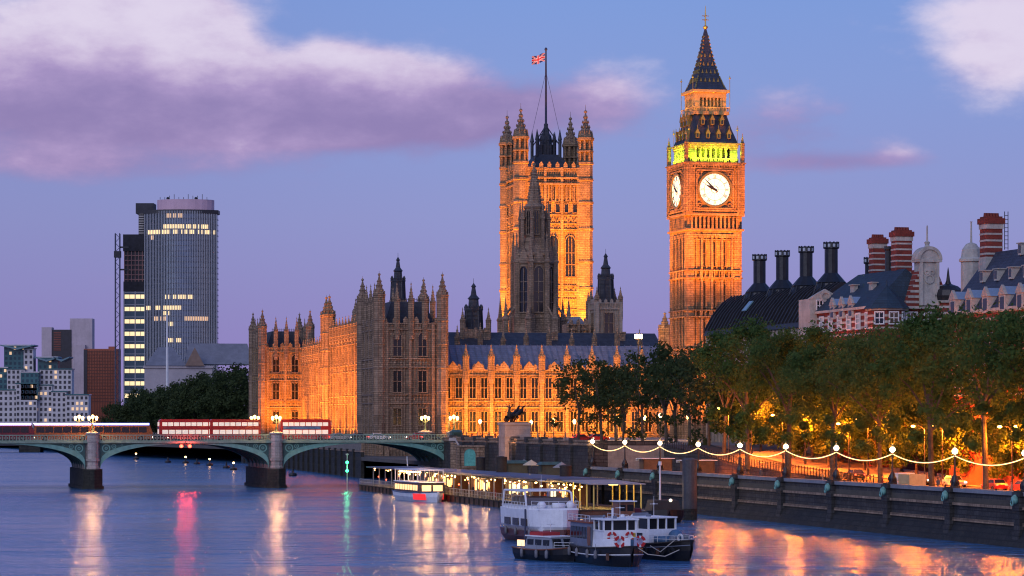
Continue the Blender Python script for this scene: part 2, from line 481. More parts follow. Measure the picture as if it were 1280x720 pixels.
# high wall beside the bridge end
HW = thing('retaining_wall', 'tall dark stone wall under the statue terrace beside the pier', 'wall', (bank_x(471), 471, 0), math.atan2(1, -0.254))
hl = 118 * LX
w = MB(); w.box(0, hl, -0.8, .1, -.5, 9.45); w.build('wall', GRANITE, HW)
w = MB(); w.box(-.1, hl, -1.0, .3, 9.45, 9.75); w.box(0, hl, -.75, 0, 9.75, 10.1); w.box(-.1, hl, -.9, .15, 10.1, 10.4); w.build('parapet', STONED, HW)
pm = MB(); pm.box(-.8, .8, .1, .6, -.5, 9.45); pm.box(-.7, .7, -.9, .5, 9.75, 10.75)
pmesh2 = pm.mesh('pier', GRANITE)
for i in range(1, 12): ob('pier', pmesh2, HW, T(i * hl / 12, 0, 0))
w = MB(); w.box(-.8, 0.0, -12.0, -0.8, 4.2, 10.3); w.build('return_wall', GRANITE, HW)
# little stone gatehouse on the pier steps with a turquoise arched door
GTH = thing('gatehouse', 'low brown stone gatehouse with a turquoise arched door beside the bridge end', 'gatehouse', (wx(597, 540), 540, 0), R(4))
b = MB(); b.box(-3.9, 3.9, 0, 5, -1, 8.5); b.box(-4.1, 4.1, -.25, 5, 8.5, 8.9)
for x in (-3.7, -.1, 3.7): b.box(x - .3, x + .3, -.3, 0, -1, 8.5)
b.box(-3.9, 3.9, -.2, 0, 4.6, 4.9); b.build('wall', STONED, GTH)
hl_ = 0
dr = MB(T(-1.5, -.1, 4.95))
dr.xz([(-1.1, 0), (1.1, 0), (1.1, 2.2), (.9, 2.9), (.45, 3.2), (0, 3.3), (-.45, 3.2), (-.9, 2.9), (-1.1, 2.2)], -.02, .09)
do = dr.build('door', mat('turquoise_door', (0.10, 0.42, 0.36), 0.6, var=0.3, scale=2.0), GTH)
fr = MB(T(-1.5, -.2, 4.95)); fr.ring(0, 2.2, 1.1, 1.4, 0, .3, 16, 0, math.pi); fr.box(-1.4, -1.1, 0, .3, 0, 2.2); fr.box(1.1, 1.4, 0, .3, 0, 2.2)
fr.build('door_frame', STONED, do)

# dark terrace wall along the palace river front
TW = thing('terrace_wall', 'dark river terrace wall below the lit palace front seen under the bridge', 'wall', (*pe(-16), 0), PA + math.pi / 2)
w = MB(); w.box(0, 250, -.8, 0, -.5, 6.2); w.build('wall', TIDE, TW)
w = MB(); w.box(0, 250, -.95, .15, 6.2, 6.5); w.build('coping', STONED, TW)
pm = MB(); pm.box(-.6, .6, 0, .5, -.5, 6.8); ms = pm.mesh('buttress', TIDE)
for i in range(1, 25): ob('buttress', ms, TW, T(i * 10.0, 0, 0))

# ================================================================== Westminster style iron arch bridge
BA = R(14.6)
BU = Vector((math.cos(BA), math.sin(BA), 0))
P2 = Vector((wx(345, 568), 568.0, 0))
SPAN = 37.0
BR = thing('arch_bridge', 'green iron arch bridge on stone piers crossing the river at left', 'bridge', P2, BA)
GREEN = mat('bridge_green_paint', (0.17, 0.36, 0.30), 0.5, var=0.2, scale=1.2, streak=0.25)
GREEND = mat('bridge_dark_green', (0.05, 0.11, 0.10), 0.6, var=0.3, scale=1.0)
BW = 26.0
ZS, ZC, ZD = 4.0, 9.05, 9.55       # springing, crown, deck
def arch_z(t, zs=ZS, zc=ZC):       # t in -1..1
    return zs + (zc - zs) * math.sqrt(max(0, 1 - t * t)) ** 0.9
NA = 26
spans = [(-4 * SPAN, -3 * SPAN), (-3 * SPAN, -2 * SPAN), (-2 * SPAN, -SPAN), (-SPAN, 0), (0, SPAN)]
HP = 1.5
for a0, a1 in spans:
    x0, x1 = a0 + HP, a1 - HP; c = (x0 + x1) / 2; h = (x1 - x0) / 2
    ts = [-math.cos(math.pi * i / NA) for i in range(NA + 1)]
    # arch ring (front and back) and spandrel, soffit ribs
    spm = MB(); rib = MB()
    for yy0, yy1 in ((-.22, .25), (BW - .25, BW + .22)):
        ringm = MB()
        for i in range(NA):
            t0, t1 = ts[i], ts[i+1]
            za, zb = arch_z(t0), arch_z(t1)
            wa = 0.55 + .75 * abs(t0) ** 2; wb = 0.55 + .75 * abs(t1) ** 2
            ta, tb = min(za + wa, ZD - .45), min(zb + wb, ZD - .45)
            xa, xb = c + h * t0, c + h * t1
            ringm.add([(xa,yy0,za),(xb,yy0,zb),(xb,yy0,tb),(xa,yy0,ta),(xa,yy1,za),(xb,yy1,zb),(xb,yy1,tb),(xa,yy1,ta)],
                      [(0,1,2,3),(7,6,5,4),(0,4,5,1),(3,2,6,7)])
        ringm.build('arch_rib', GREEN, BR)
    for half in (range(NA // 2), range(NA // 2, NA)):
        for yy in (0.02, BW - .02):
            spm = MB()
            for i in half:
                t0, t1 = ts[i], ts[i+1]; xa, xb = c + h * t0, c + h * t1
                za, zb = arch_z(t0) + .35, arch_z(t1) + .35
                if min(za, zb) < ZD - .5: spm.add([(xa,yy,za),(xb,yy,zb),(xb,yy,ZD-.4),(xa,yy,ZD-.4)], [(0,1,2,3)])
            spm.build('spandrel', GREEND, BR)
    for i in range(NA):
        t0, t1 = ts[i], ts[i+1]; xa, xb = c + h * t0, c + h * t1
        for r in range(6):
            yb = 1.5 + r * 4.5
            za, zb = arch_z(t0) + .03, arch_z(t1) + .03
            rib.add([(xa,yb,za),(xb,yb,zb),(xb,yb+.5,zb),(xa,yb+.5,za),(xa,yb,za+.9),(xb,yb,zb+.9),(xb,yb+.5,zb+.9),(xa,yb+.5,za+.9)],
                    [(0,3,2,1),(0,1,5,4),(2,3,7,6)])
        za, zb = min(arch_z(t0) + .85, ZD - .2), min(arch_z(t1) + .85, ZD - .2)
        rib.add([(xa,.3,za),(xb,.3,zb),(xb,BW-.3,zb),(xa,BW-.3,za)], [(3,2,1,0)])
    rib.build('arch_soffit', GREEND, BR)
    # pierced spandrel tracery: diminishing rings
    tr = MB()
    for s in (-1, 1):
        for j, tt in enumerate((.93, .84, .745, .65, .56, .48, .41)):
            zz = arch_z(tt); top = ZD - .55; lo = zz + .6 + .75 * tt ** 2
            r = min((top - lo) / 2, 1.05)
            if r < .12: continue
            tr.ring(c + s * h * tt, top - r, r * .72, r, -.1, .06, 14)
            if r > .4: tr.ring(c + s * h * tt, top - r, r * .18, r * .36, -.1, .06, 10)
            if top - 2 * r - lo > .5: tr.ring(c + s * h * (tt + .02), lo + (top - 2*r - lo) / 2, .18, .3, -.1, .06, 10)
    tr.build('spandrel_tracery', GREEN, BR)
# deck, cornice, parapet
xl, xr = -4 * SPAN, SPAN + 1.0
d = MB(); d.box(xl, xr, 0.0, BW, ZD - .4, ZD); d.build('deck', ASPHALT, BR)
d = MB()
for y0, y1 in ((-.55, .35), (BW - .35, BW + .55)): d.box(xl, xr, y0, y1, ZD - .38, ZD - .05)
d.build('cornice', mat('bridge_pale_green', (0.22, 0.31, 0.24), 0.55, var=0.25, scale=1.0, streak=0.3), BR)
for y in (-.3, BW + .05):
    d = MB(); d.box(xl, xr, y, y + .25, ZD + 1.12, ZD + 1.32); d.box(xl, xr, y, y + .25, ZD - .05, ZD + .18)
    x = xl
    while x < xr:
        d.box(x, x + .16, y + .05, y + .2, ZD + .18, ZD + 1.12)
        d.box(x + .34, x + .5, y + .07, y + .18, ZD + .5, ZD + .85)
        x += .68
    d.build('parapet', MATS['bridge_pale_green'], BR)
# piers with pilasters and cutwaters
PB = mat('pier_stone', (0.46, 0.40, 0.36), 0.8, var=0.3, scale=0.5, brick=(1.4, 0.6, 0.04, 0.18), bump=0.5, streak=0.45)
for i in range(-4, 1):
    x = i * SPAN
    p = MB()
    p.xy([(x - 1.9, -.6), (x, -3.4), (x + 1.9, -.6), (x + 1.9, BW + .6), (x, BW + 3.4), (x - 1.9, BW + .6)], -1.0, 4.0)
    p.xy([(x - 2.2, -.6), (x, -3.8), (x + 2.2, -.6), (x + 2.2, BW + .6), (x, BW + 3.8), (x - 2.2, BW + .6)], -1.0, .6)
    p.build('pier_base', TIDE, BR)
    p = MB()
    p.box(x - 1.5, x + 1.5, .3, BW - .3, 3.9, ZD - .45)
    for y0, s in ((0, -1), (BW, 1)):
        p.lathe(x, y0 + s * .35, [(1.25, 4.0), (1.25, 4.4), (1.05, 4.5), (1.05, ZD - .2), (1.2, ZD - .1), (1.2, ZD + .2), (1.1, ZD + .25), (1.1, ZD + 1.3), (1.35, ZD + 1.4), (1.35, ZD + 1.75), (.6, ZD + 1.9)], 8)
        p.lathe(x, y0 + s * .35, [(1.3, 5.6), (1.3, 6.0)], 8)
    p.build('pier_pilaster', PB, BR)
ab = MB(); ab.box(SPAN - 1.4, SPAN + 6, .1, BW - .1, -.5, ZD - .45)
for y0, s in ((0, -1), (BW, 1)):
    ab.lathe(SPAN, y0 + s * .3, [(1.5, -.5), (1.5, 4), (1.2, 4.2), (1.2, ZD + 1.4), (1.45, ZD + 1.5), (1.45, ZD + 1.8), (.7, ZD + 1.95)], 8)
ab.build('abutment', PB, BR)
# pair of red navigation lamps hung at the crown of one arch
nav = thing('navigation_lights', 'pair of red navigation lamps hung on the middle arch crown', 'lamp', P2 + BU * (-SPAN * .5) + Vector((BU.y * .5, -BU.x * .5, 0)), BA)
n = MB(); n.box(-1.1, 1.1, -.1, .05, ZD - .75, ZD - .62); n.box(-.06, .06, -.1, .05, ZD - 1.0, ZD); n.build('bracket', BLACKIRON, nav)
REDL = mat('red_signal_lens', (1, .05, .03), .3, var=0, emit=7.0, ecol=(1, .07, .035))
for s in (-1, 1):
    l = MB(); l.ball((s * .85, -.22, ZD - 1.0), .36); l.build('red_lamp', REDL, nav, True)
    glow((s * .85, -.9, ZD - 1.0), 700, (1, .05, .03), .25, nav)
# ================================================================== GOTHIC KIT
_win = {}
def win_mesh(w, h, nl=2, nt=1, arch=False, frame=STONE, pane=DARKGLASS, dep=.42, ft=.2):
    key = (w, h, nl, nt, arch, frame.name, pane.name)
    if key in _win: return _win[key]
    f = MB(); hh = h - w * .55 if arch else h
    f.box(-w/2 - ft, -w/2, -dep, 0, 0, hh); f.box(w/2, w/2 + ft, -dep, 0, 0, hh)
    f.box(-w/2 - ft * 1.5, w/2 + ft * 1.5, -dep * 1.3, 0, -ft, 0)
    for i in range(1, nl):
        x = -w/2 + w * i / nl; f.box(x - ft * .4, x + ft * .4, -dep * .7, 0, 0, hh + (w * .35 if arch else 0))
    for i in range(1, nt + 1):
        z = hh * i / (nt + 1); f.box(-w/2, w/2, -dep * .6, 0, z - ft * .4, z + ft * .4)
    if arch:
        pts = []
        for s in (-1, 1):
            arc = []
            for i in range(5):
                t = i / 4
                arc.append((s * w/2 * (1 - t ** 1.6), hh + w * .55 * math.sin(t * math.pi / 2)))
            for (xa, za), (xb, zb) in zip(arc, arc[1:]):
                o = ft * 1.1
                f.xz([(xa, za), (xb, zb), (xb + s * o * .6, zb + o), (xa + s * o, za + o * .4)], -dep, 0)
            pts += arc if s == -1 else arc[::-1]
        pp = [(-w/2, 0.0)] + pts[:5] + pts[6:] + [(w/2, 0.0)]
    else:
        f.box(-w/2 - ft, w/2 + ft, -dep, 0, hh, hh + ft)
        for i in range(nl):
            x = -w/2 + w * (i + .5) / nl; f.box(x - w / nl * .18, x + w / nl * .18, -dep * .5, 0, hh - .12, hh)
        pp = [(-w/2, 0), (-w/2, hh), (w/2, hh), (w/2, 0)]
    g = MB(); g.xz(pp, -.05, 0.04)
    _win[key] = (f.mesh('window', frame), g.mesh('pane', pane))
    return _win[key]

def put_window(parent, M, spec, panemesh=None):
    fm, pm = spec
    o = ob('window', fm, parent, M); ob('pane', panemesh or pm, o); return o

def turret_mesh(r, h, sp, mat_, n=8, open_top=True, fin=True):
    """octagonal turret of height h plus a crocketed spirelet of height sp"""
    t = MB()
    pr = [(r, 0)]
    z = 0
    nb = max(2, int(h / 5))
    for i in range(nb):
        z1 = h * (i + 1) / nb
        pr += [(r, z1 - .5), (r * 1.14, z1 - .35), (r * 1.14, z1 - .1), (r, z1)]
    t.lathe(0, 0, pr, n)
    # cap: small gables then concave spirelet
    t.lathe(0, 0, [(r * 1.18, h), (r * 1.22, h + .3), (r * .95, h + .35), (r * .8, h + sp * .12), (r * .62, h + sp * .3), (r * .36, h + sp * .55), (r * .12, h + sp * .8), (r * .26, h + sp * .84), (r * .26, h + sp * .88), (.04, h + sp * .92), (.03, h + sp)], n)
    for i in range(n):
        a = 2 * math.pi * i / n + math.pi / n
        q = r / math.cos(math.pi / n)
        t.box(q * math.cos(a) - .09 * r, q * math.cos(a) + .09 * r, q * math.sin(a) - .09 * r, q * math.sin(a) + .09 * r, h * .1, h + .9 * r)
        for j in range(3):
            k_ = .22 + j * .18; rr = r * (.78 - j * .22)
            t.lathe(rr * math.cos(a), rr * math.sin(a), [(.1 * r, h + sp * (k_ - .03)), (.16 * r, h + sp * k_), (.03 * r, h + sp * (k_ + .05))], 4)
    return t.mesh('turret', mat_)

def slit(m, x, y, w, z0, z1):
    m.box(x - w/2, x + w/2, y - .02, y + .01, z0, z1)

def gothic_wall(mb, L, z0, z1, bays, strings, wins, butt=.55, bd=.7, rib=.62, merlon=1.1, mh=1.1, xs=None):
    """front of a panelled perpendicular wall in the x,z plane, y<0 outward. wins = [(x, w, z, h)]"""
    if xs is None: xs = [L * i / bays for i in range(bays + 1)]
    for x in xs: mb.box(x - butt/2, x + butt/2, -bd, 0, z0, z1 + .2); mb.box(x - butt * .75, x + butt * .75, -bd * 1.25, 0, z0, z0 + 2.0)
    for z in strings:
        mb.box(0, L, -.55, 0, z - .15, z + .15)
    n = int(L / rib)
    sz = [z0] + sorted(strings) + [z1]
    for i in range(1, n):
        x = L * i / n
        iv = [(z0, z1)]
        for (cx, w, wz_, h) in wins:
            if abs(x - cx) < w / 2 + .32:
                ni = []
                for a, b in iv:
                    if wz_ + h + .3 <= a or wz_ - .3 >= b: ni.append((a, b)); continue
                    if wz_ - .3 > a: ni.append((a, wz_ - .3))
                    if wz_ + h + .3 < b: ni.append((wz_ + h + .3, b))
                iv = ni
        for a, b in iv:
            if b - a > .25: mb.box(x - .085, x + .085, -.34, 0, a, b)
    # quatrefoil band blocks between close string courses
    ss = sorted(strings)
    for a, b in zip(ss, ss[1:]):
        if 1.0 < b - a < 2.6:
            m = int(L / 1.5)
            for i in range(m):
                cx = L * (i + .5) / m
                mb.add([(cx, -.1, a + .3), (cx + .42, -.1, (a+b)/2), (cx, -.1, b - .3), (cx - .42, -.1, (a+b)/2), (cx, -.5, (a+b)/2)], [(0,1,4),(1,2,4),(2,3,4),(3,0,4)])
    if merlon:
        m = max(1, int(L / (merlon * 1.9)))
        for i in range(m):
            cx = L * (i + .5) / m
            mb.xz([(cx - merlon/2, z1), (cx + merlon/2, z1), (cx + merlon/2, z1 + mh * .7), (cx, z1 + mh * 1.25), (cx - merlon/2, z1 + mh * .7)], -.28, .15)
        mb.box(0, L, -.4, 0.1, z1 - .3, z1)

# ------------------------------------------------------------------ square towers at both ends of the river front
WT_A = win_mesh(2.0, 5.6, 2, 1, True, STONED); WT_B = win_mesh(2.0, 5.2, 2, 1, False, STONED); WT_C = win_mesh(2.0, 4.0, 2, 1, False, STONED)
TUR_L = turret_mesh(1.25, 44.0 - 9.5, 6.0, STONED); TUR_S = turret_mesh(.62, 9.5, 4.6, STONED)
def corner_tower(name, label, p, stone, zb=UZ):
    t = thing(name, label, 'tower', p, PA, 'square towers at the ends of the palace river front')
    w_, d_ = 15.6, 26.0; zt = 37.4
    strs = [17.9, 20.0, 26.6, 28.7, 35.9]
    body = MB(); body.box(0, w_, 0, d_, 4.0, zt - .4)
    wl = []
    faces = [(w_, T(0, 0), [4.4, 10.6]), (d_, T(0, d_) @ RZ(-math.pi/2), [4.5, 10.5, 16.5, 22]), (d_, T(w_, 0) @ RZ(math.pi/2), [4.5, 10.5, 16.5, 22]), (w_, T(w_, d_) @ RZ(math.pi), [4.4, 10.6])]
    for L, M, cx in faces:
        ws = [(x, 2.0, z, h) for x in cx for z, h in ((29.4, 5.6), (20.6, 5.2), (12.6, 4.0))]
        wl.append((M, ws))
        body.M = M
        xs = [.0, L] + [(a + b) / 2 for a, b in zip(cx, cx[1:])] + [cx[0] - 2.6, cx[-1] + 2.6]
        gothic_wall(body, L, zb - 5, zt, 0, strs, ws, xs=[x for x in xs if 0 < x < L], butt=.7, bd=.6, rib=.75, merlon=1.2, mh=1.3)
    body.M = Matrix()
    body.build('wall', stone, t)
    for M, ws in wl:
        for x, w0, z, h in ws:
            sp = WT_A if h == 5.6 else WT_B if h == 5.2 else WT_C
            put_window(t, M @ T(x, -.02, z), sp)
    for x, y in ((0, 0), (w_, 0), (0, d_), (w_, d_)): ob('turret', TUR_L, t, T(x, y, zb))
    for x, y in ((w_ * .5, -.3), (w_ * .28, 0), (w_*.72, 0), (0, d_ * .5), (0, d_ * .27), (0, d_ * .75), (w_, d_ * .5), (w_ * .5, d_)):
        ob('pinnacle', TUR_S, t, T(x, y, zt - 4.0))
    rf = MB(); rf.taper(1.6, w_ - 1.6, 2.0, d_ - 2.0, zt - .4, zt + 5.4, 2.0)
    rf.build('roof', IRONROOF, t)
    cr = MB()
    for i in range(14):
        x = 3.7 + i * (w_ - 7.4) / 13; cr.box(x - .06, x + .06, 4.0, 4.1, zt + 5.4, zt + 6.3)
    cr.box(3.6, w_ - 3.6, 4.02, 4.08, zt + 5.8, zt + 5.92)
    cr.build('roof_cresting', BLACKIRON, t)
    return t
CT = corner_tower('corner_tower', 'dim square gothic palace tower with many pinnacles nearest the bridge end', PC, STONED)
FT = corner_tower('corner_tower', 'floodlit square palace tower at the far left end of the river front', pal(0, 235), STONE)

# ------------------------------------------------------------------ river front range
VL = 235 - 105.0
RV = thing('river_range', 'long brightly floodlit palace river front between its two square end towers', 'building', pal(13.2, 235), PA - math.pi/2)
# local x from the far tower (0) to the near tower (VL), local y into the building
NR = 72.0                      # length of the taller near part
xa = VL - NR
low = MB(); low.box(0, xa, 0, 18, 4.0, 35.6)
hi = MB(); hi.box(xa, VL - .2, -.4, 18, 4.0, 39.3)
wr = win_mesh(1.9, 5.0, 2, 1, False, STONE); wr2 = win_mesh(1.9, 4.2, 2, 1, True, STONE)
nb = 11; wl = []
for i in range(nb):
    cx = xa * (i + .5) / nb
    wl += [(cx, 1.9, 25.6, 5.0), (cx, 1.9, 15.6, 5.0)]
gothic_wall(low, xa, 9.0, 35.6, nb, [13.0, 14.6, 21.6, 24.4, 31.6, 33.8], wl, butt=.8, bd=.8, rib=.9)
nh = 12; wh = []
for i in range(nh):
    cx = NR * (i + .5) / nh
    wh += [(cx, 1.9, 30.4, 4.2), (cx, 1.9, 21.6, 5.0), (cx, 1.9, 12.4, 5.0)]
hi.M = T(xa, -.4)
gothic_wall(hi, NR, 9.0, 39.3, nh, [11.2, 18.4, 20.6, 27.6, 29.6, 35.6, 37.6], wh, butt=.8, bd=.8, rib=.9, mh=1.5)
hi.M = Matrix()
low.build('low_wall', STONE, RV); hi.build('high_wall', STONE, RV)
for x, w0, z, h in wl[:60]: put_window(RV, T(x, -.02, z), wr)
for x, w0, z, h in wh[:45]: put_window(RV, T(x + xa, -.42, z), wr2 if h == 4.2 else wr)
rf = MB()
def gable_roof(mb, x0, x1, y0, y1, z0, z1, hip=0.0):
    ym = (y0 + y1) / 2
    mb.add([(x0, y0, z0), (x1, y0, z0), (x1, y1, z0), (x0, y1, z0), (x0 + hip, ym, z1), (x1 - hip, ym, z1)],
           [(0, 1, 5, 4), (2, 3, 4, 5), (1, 2, 5), (3, 0, 4), (3, 2, 1, 0)])
gable_roof(rf, 0, xa, 1.2, 17, 35.4, 42.6, 2); gable_roof(rf, xa, VL - .5, 1.2, 17, 39.1, 46.2, 2)
rf.build('roof', SLATE, RV)
TUR_R = turret_mesh(1.6, 52.0 - 6.5 - 9.0, 6.5, STONE); PIN_R = turret_mesh(.5, 4.5, 3.0, STONE)
for x in (xa, xa + 6.5): ob('turret', TUR_R, RV, T(x, -.6, 9.0))
for i in range(1, nb): ob('pinnacle', PIN_R, RV, T(xa * i / nb, -.5, 32.5))
for i in range(2, nh + 1): ob('pinnacle', PIN_R, RV, T(xa + NR * i / nh, -1.0, 36.6))
for x in (xa + 16, xa + 22): ob('turret', turret_mesh(.9, 8, 4.5, STONED), RV, T(x, 6, 38))

# ------------------------------------------------------------------ north range facing the bridge
NX0, NX1 = 15.6, 92.0
NG = thing('north_range', 'orange floodlit palace wing with slate roof and rows of tall windows behind the statue', 'building', pal(NX0, 3.2), PA)
L = NX1 - NX0
zt = 26.2
nw = 12; bay = L / nw
body = MB(); body.box(.2, L, 0, 16, 4.0, zt - .3)
wn = []
for i in range(nw):
    for o in (-1.45, 1.45):
        for z, h in ((19.2, 5.0), (10.9, 5.0)): wn.append((bay * (i + .5) + o, 1.55, z, h))
gothic_wall(body, L, UZ - 1, zt, nw, [10.1, 16.9, 18.4, 24.8], wn, butt=.95, bd=.9, rib=.8, merlon=1.0, mh=1.2)
body.build('wall', STONE, NG)
wn1 = win_mesh(1.55, 5.0, 2, 1, False, STONE)
for x, w0, z, h in wn: put_window(NG, T(x, -.02, z), wn1)
rf = MB(); gable_roof(rf, .3, L - .3, .9, 15, zt - .3, 32.4, 1.0)
m = int(L / 1.6)
for i in range(m + 1):
    x = .4 + i * (L - .8) / m
    rf.add([(x - .05, .85, zt - .2), (x + .05, .85, zt - .2), (x + .05, 7.9, 32.5), (x - .05, 7.9, 32.5), (x - .05, .85, zt), (x + .05, .85, zt), (x + .05, 7.9, 32.7), (x - .05, 7.9, 32.7)],
           [(4,5,6,7),(0,4,7,3),(1,2,6,5)])
rf.build('roof', mat('pale_roof_slate', (0.16, 0.18, 0.25), 0.5, var=0.2, scale=.8, brick=(.8, .5, .04, .2)), NG)
PIN_N = turret_mesh(.72, 6.4, 3.4, STONE)
for i in range(nw + 1): ob('turret', PIN_N, NG, T(bay * i + (.5 if i == 0 else 0), -.45, zt - 3.4))
gb = MB(); gb.xz([(-1.6, 0), (1.6, 0), (1.0, 1.0), (0, 2.1), (-1.0, 1.0)], -.45, .1)
gbm = gb.mesh('parapet_gable', STONE)
for i in range(nw): ob('parapet_gable', gbm, NG, T(bay * (i + .5), 0, zt))

# darker ranges and halls standing behind
def block(name, label, cat, p, rz, w_, d_, z0, z1, stone, ridge=None, roofm=None, wins=(), group=None, merlon=True):
    t = thing(name, label, cat, p, rz, group)
    b = MB(); b.box(0, w_, 0, d_, z0, z1)
    gothic_wall(b, w_, z0, z1, max(2, int(w_ / 5)), [z1 - 1.5], [], rib=.9, merlon=1.0 if merlon else 0)
    b.build('wall', stone, t)
    if ridge:
        r = MB(); gable_roof(r, -.2, w_ + .2, .5, d_ - .3, z1, ridge, 0.6); r.build('roof', roofm or SLATE, t)
    return t
GH_ = block('great_hall', 'long dark slate roofed hall behind the orange palace wing', 'building', pal(18, 30), PA, 62, 18, 4, 31.0, STONED, 36.5, IRONROOF)
gp_ = turret_mesh(.6, 5.2, 3.4, STONED)
for i in range(11): ob('pinnacle', gp_, GH_, T(1 + i * 6, -.3, 28.8 + (i % 3) * .7))
for i in (2, 5, 8): ob('chimney_stack', MB().box(-.8, .8, -.6, .6, 0, 3.2).box(-.95, .95, -.75, .75, 3.0, 3.4).mesh('chimney_stack', STONED), GH_, T(4 + i * 6, 6.5, 33.4))
cz = block('stair_block', 'low square stone tower block right of the dark central spire', 'building', (wx(709, 735), 735, 0), PA, 6.0, 6.0, 4, 39.0, STONED)
c = MB(); c.taper(.8, 5.2, .8, 5.2, 39.0, 41.0, 1.2); c.build('roof', LEAD, cz)

# ------------------------------------------------------------------ great square royal tower with the flag
VD = 850.0
VP_ = Vector((wx(651, VD), VD, 0))
VT = thing('square_tower', 'huge glowing square stone tower with four turrets and flagpole behind the dark spire', 'tower', VP_, PA)
S = 20.2
zt = 90.5
body = MB(); body.box(0, S, 0, S, 8.0, zt)
vwins = []
for cx in (S * .24, S * .5, S * .76):
    vwins += [(cx, 2.9, 57.5, 12.4), (cx, 2.9, 30.0, 12.0)]
for q, M in enumerate((T(0, 0), T(0, S) @ RZ(-math.pi/2), T(S, 0) @ RZ(math.pi/2), T(S, S) @ RZ(math.pi))):
    body.M = M
    gothic_wall(body, S, 8, zt, 3, [45.5, 47.5, 50.6, 53.0, 54.6, 71.8, 73.6, 76.2, 80.2, 85.6, 87.4], vwins + [(S*.5, S, 76.8, 2.8)], butt=.8, bd=.7, rib=.72, merlon=1.2, mh=1.6, xs=[2.4, S*.37, S*.63, S - 2.4])
    # zigzag gablets above the great windows
    for i in range(9):
        cx = 2.8 + i * (S - 5.6) / 8
        body.xz([(cx - .9, 74.0), (cx, 75.9), (cx + .9, 74.0), (cx + .55, 74.0), (cx, 75.1), (cx - .55, 74.0)], -.4, 0)
    # projecting arcade below the parapet
    for i in range(14):
        cx = 2.6 + i * (S - 5.2) / 13
        body.box(cx - .17, cx + .17, -.75, 0, 80.4, 85.4)
    body.box(1.8, S - 1.8, -.95, 0, 85.3, 85.9); body.box(1.8, S - 1.8, -.85, 0, 87.2, 87.7)
body.M = Matrix()
body.build('wall', STONE, VT)
wv = win_mesh(2.9, 12.4, 3, 2, True, STONE); wv2 = win_mesh(2.9, 12.0, 3, 2, True, STONE); wv3 = win_mesh(1.2, 2.6, 1, 0, False, STONE); wv4 = win_mesh(.8, 4.4, 1, 0, True, STONE)
for M in (T(0, 0), T(0, S) @ RZ(-math.pi/2)):
    for cx, w0, z, h in vwins: put_window(VT, M @ T(cx, -.03, z), wv if h == 12.4 else wv2)
    for i in range(6): put_window(VT, M @ T(3.4 + i * (S - 6.8) / 5, -.03, 77.0), wv3)
    for i in range(7): put_window(VT, M @ T(3.6 + i * (S - 7.2) / 6, -.03, 80.7), wv4)
VTUR = MB()
pr = [(2.05, 8)]
for z in (20, 30, 40, 47, 54, 62, 72, 80, 87, 92): pr += [(2.05, z - .5), (2.3, z - .3), (2.3, z + .3), (2.05, z + .5)]
VTUR.lathe(0, 0, pr, 8)
VTUR.lathe(0, 0, [(1.25, 92), (1.25, 99.2)], 8)
for i in range(8):
    a = math.pi / 8 + i * math.pi / 4; x, y = 2.0 * math.cos(a), 2.0 * math.sin(a)
    VTUR.box(x - .28, x + .28, y - .28, y + .28, 92, 99.5)
    VTUR.lathe(x, y, [(.3, 99.5), (.34, 100.2), (.03, 102.2)], 4)
    for z in range(12, 92, 2): pass
    VTUR.box(x - .16, x + .16, y - .16, y + .16, 8, 92)
VTUR.lathe(0, 0, [(2.3, 95.4), (2.3, 95.9)], 8)
VTUR.lathe(0, 0, [(2.45, 99.0), (2.5, 99.8), (1.9, 100.1)], 8)
vcap = MB().lathe(0, 0, [(1.95, 100.1), (1.9, 100.9), (1.55, 101.8), (1.0, 103.0), (.62, 104.6), (.35, 106.4), (.2, 107.4), (.48, 107.6), (.48, 108.0), (.06, 108.4), (.04, 110)], 8)
for i in range(8):
    a = i * math.pi / 4
    for j in range(4): vcap.lathe((1.7 - j * .4) * math.cos(a), (1.7 - j * .4) * math.sin(a), [(.05, 101.2 + j * 1.5), (.22, 101.6 + j * 1.5), (.03, 102.2 + j * 1.5)], 4)
vcm = vcap.mesh('spirelet', STONED)
vm = VTUR.mesh('turret', STONE)
for x, y in ((0, 0), (S, 0), (0, S), (S, S)): o = ob('turret', vm, VT, T(x, y, 0)); ob('spirelet', vcm, o)
rf = MB()
rf.taper(3.4, S - 3.4, 3.4, S - 3.4, zt, 95.2, 3.2)
rf.lathe(S/2, S/2, [(2.6, 95), (2.7, 98.4), (1.6, 98.6), (.8, 103.4), (.6, 104), (.6, 105)], 8)
for a in range(8):
    x = S/2 + 2.8 * math.cos(a * math.pi/4); y = S/2 + 2.8 * math.sin(a * math.pi/4)
    rf.lathe(x, y, [(.3, 95), (.3, 99.5), (.42, 99.7), (.04, 102.0)], 4)
for a in range(4):
    x = S/2 + 3.9 * math.cos(math.pi/4 + a * math.pi/2) * 1.3; y = S/2 + 3.9 * math.sin(math.pi/4 + a * math.pi/2) * 1.3
    rf.lathe(x, y, [(.45, 92), (.45, 99.5), (.6, 99.7), (.05, 103.0)], 6)
    rf.tube([(x, y, 98), (S/2, S/2, 104.5)], .18, 4)
rf.build('roof_lantern', IRONROOF, VT)
pl = MB(); pl.lathe(S/2, S/2, [(.34, 104), (.30, 115), (.22, 127.5), (.42, 127.7), (.42, 128.1), (.1, 128.5)], 8)
for sx in (-1, 1): pl.tube([(S/2 + sx * 6.0, S/2, 95), (S/2, S/2, 121)], .06, 3)
pl.build('flagpole', mat('dark_blue_paint', (.03, .035, .07), .5, var=.1), VT)
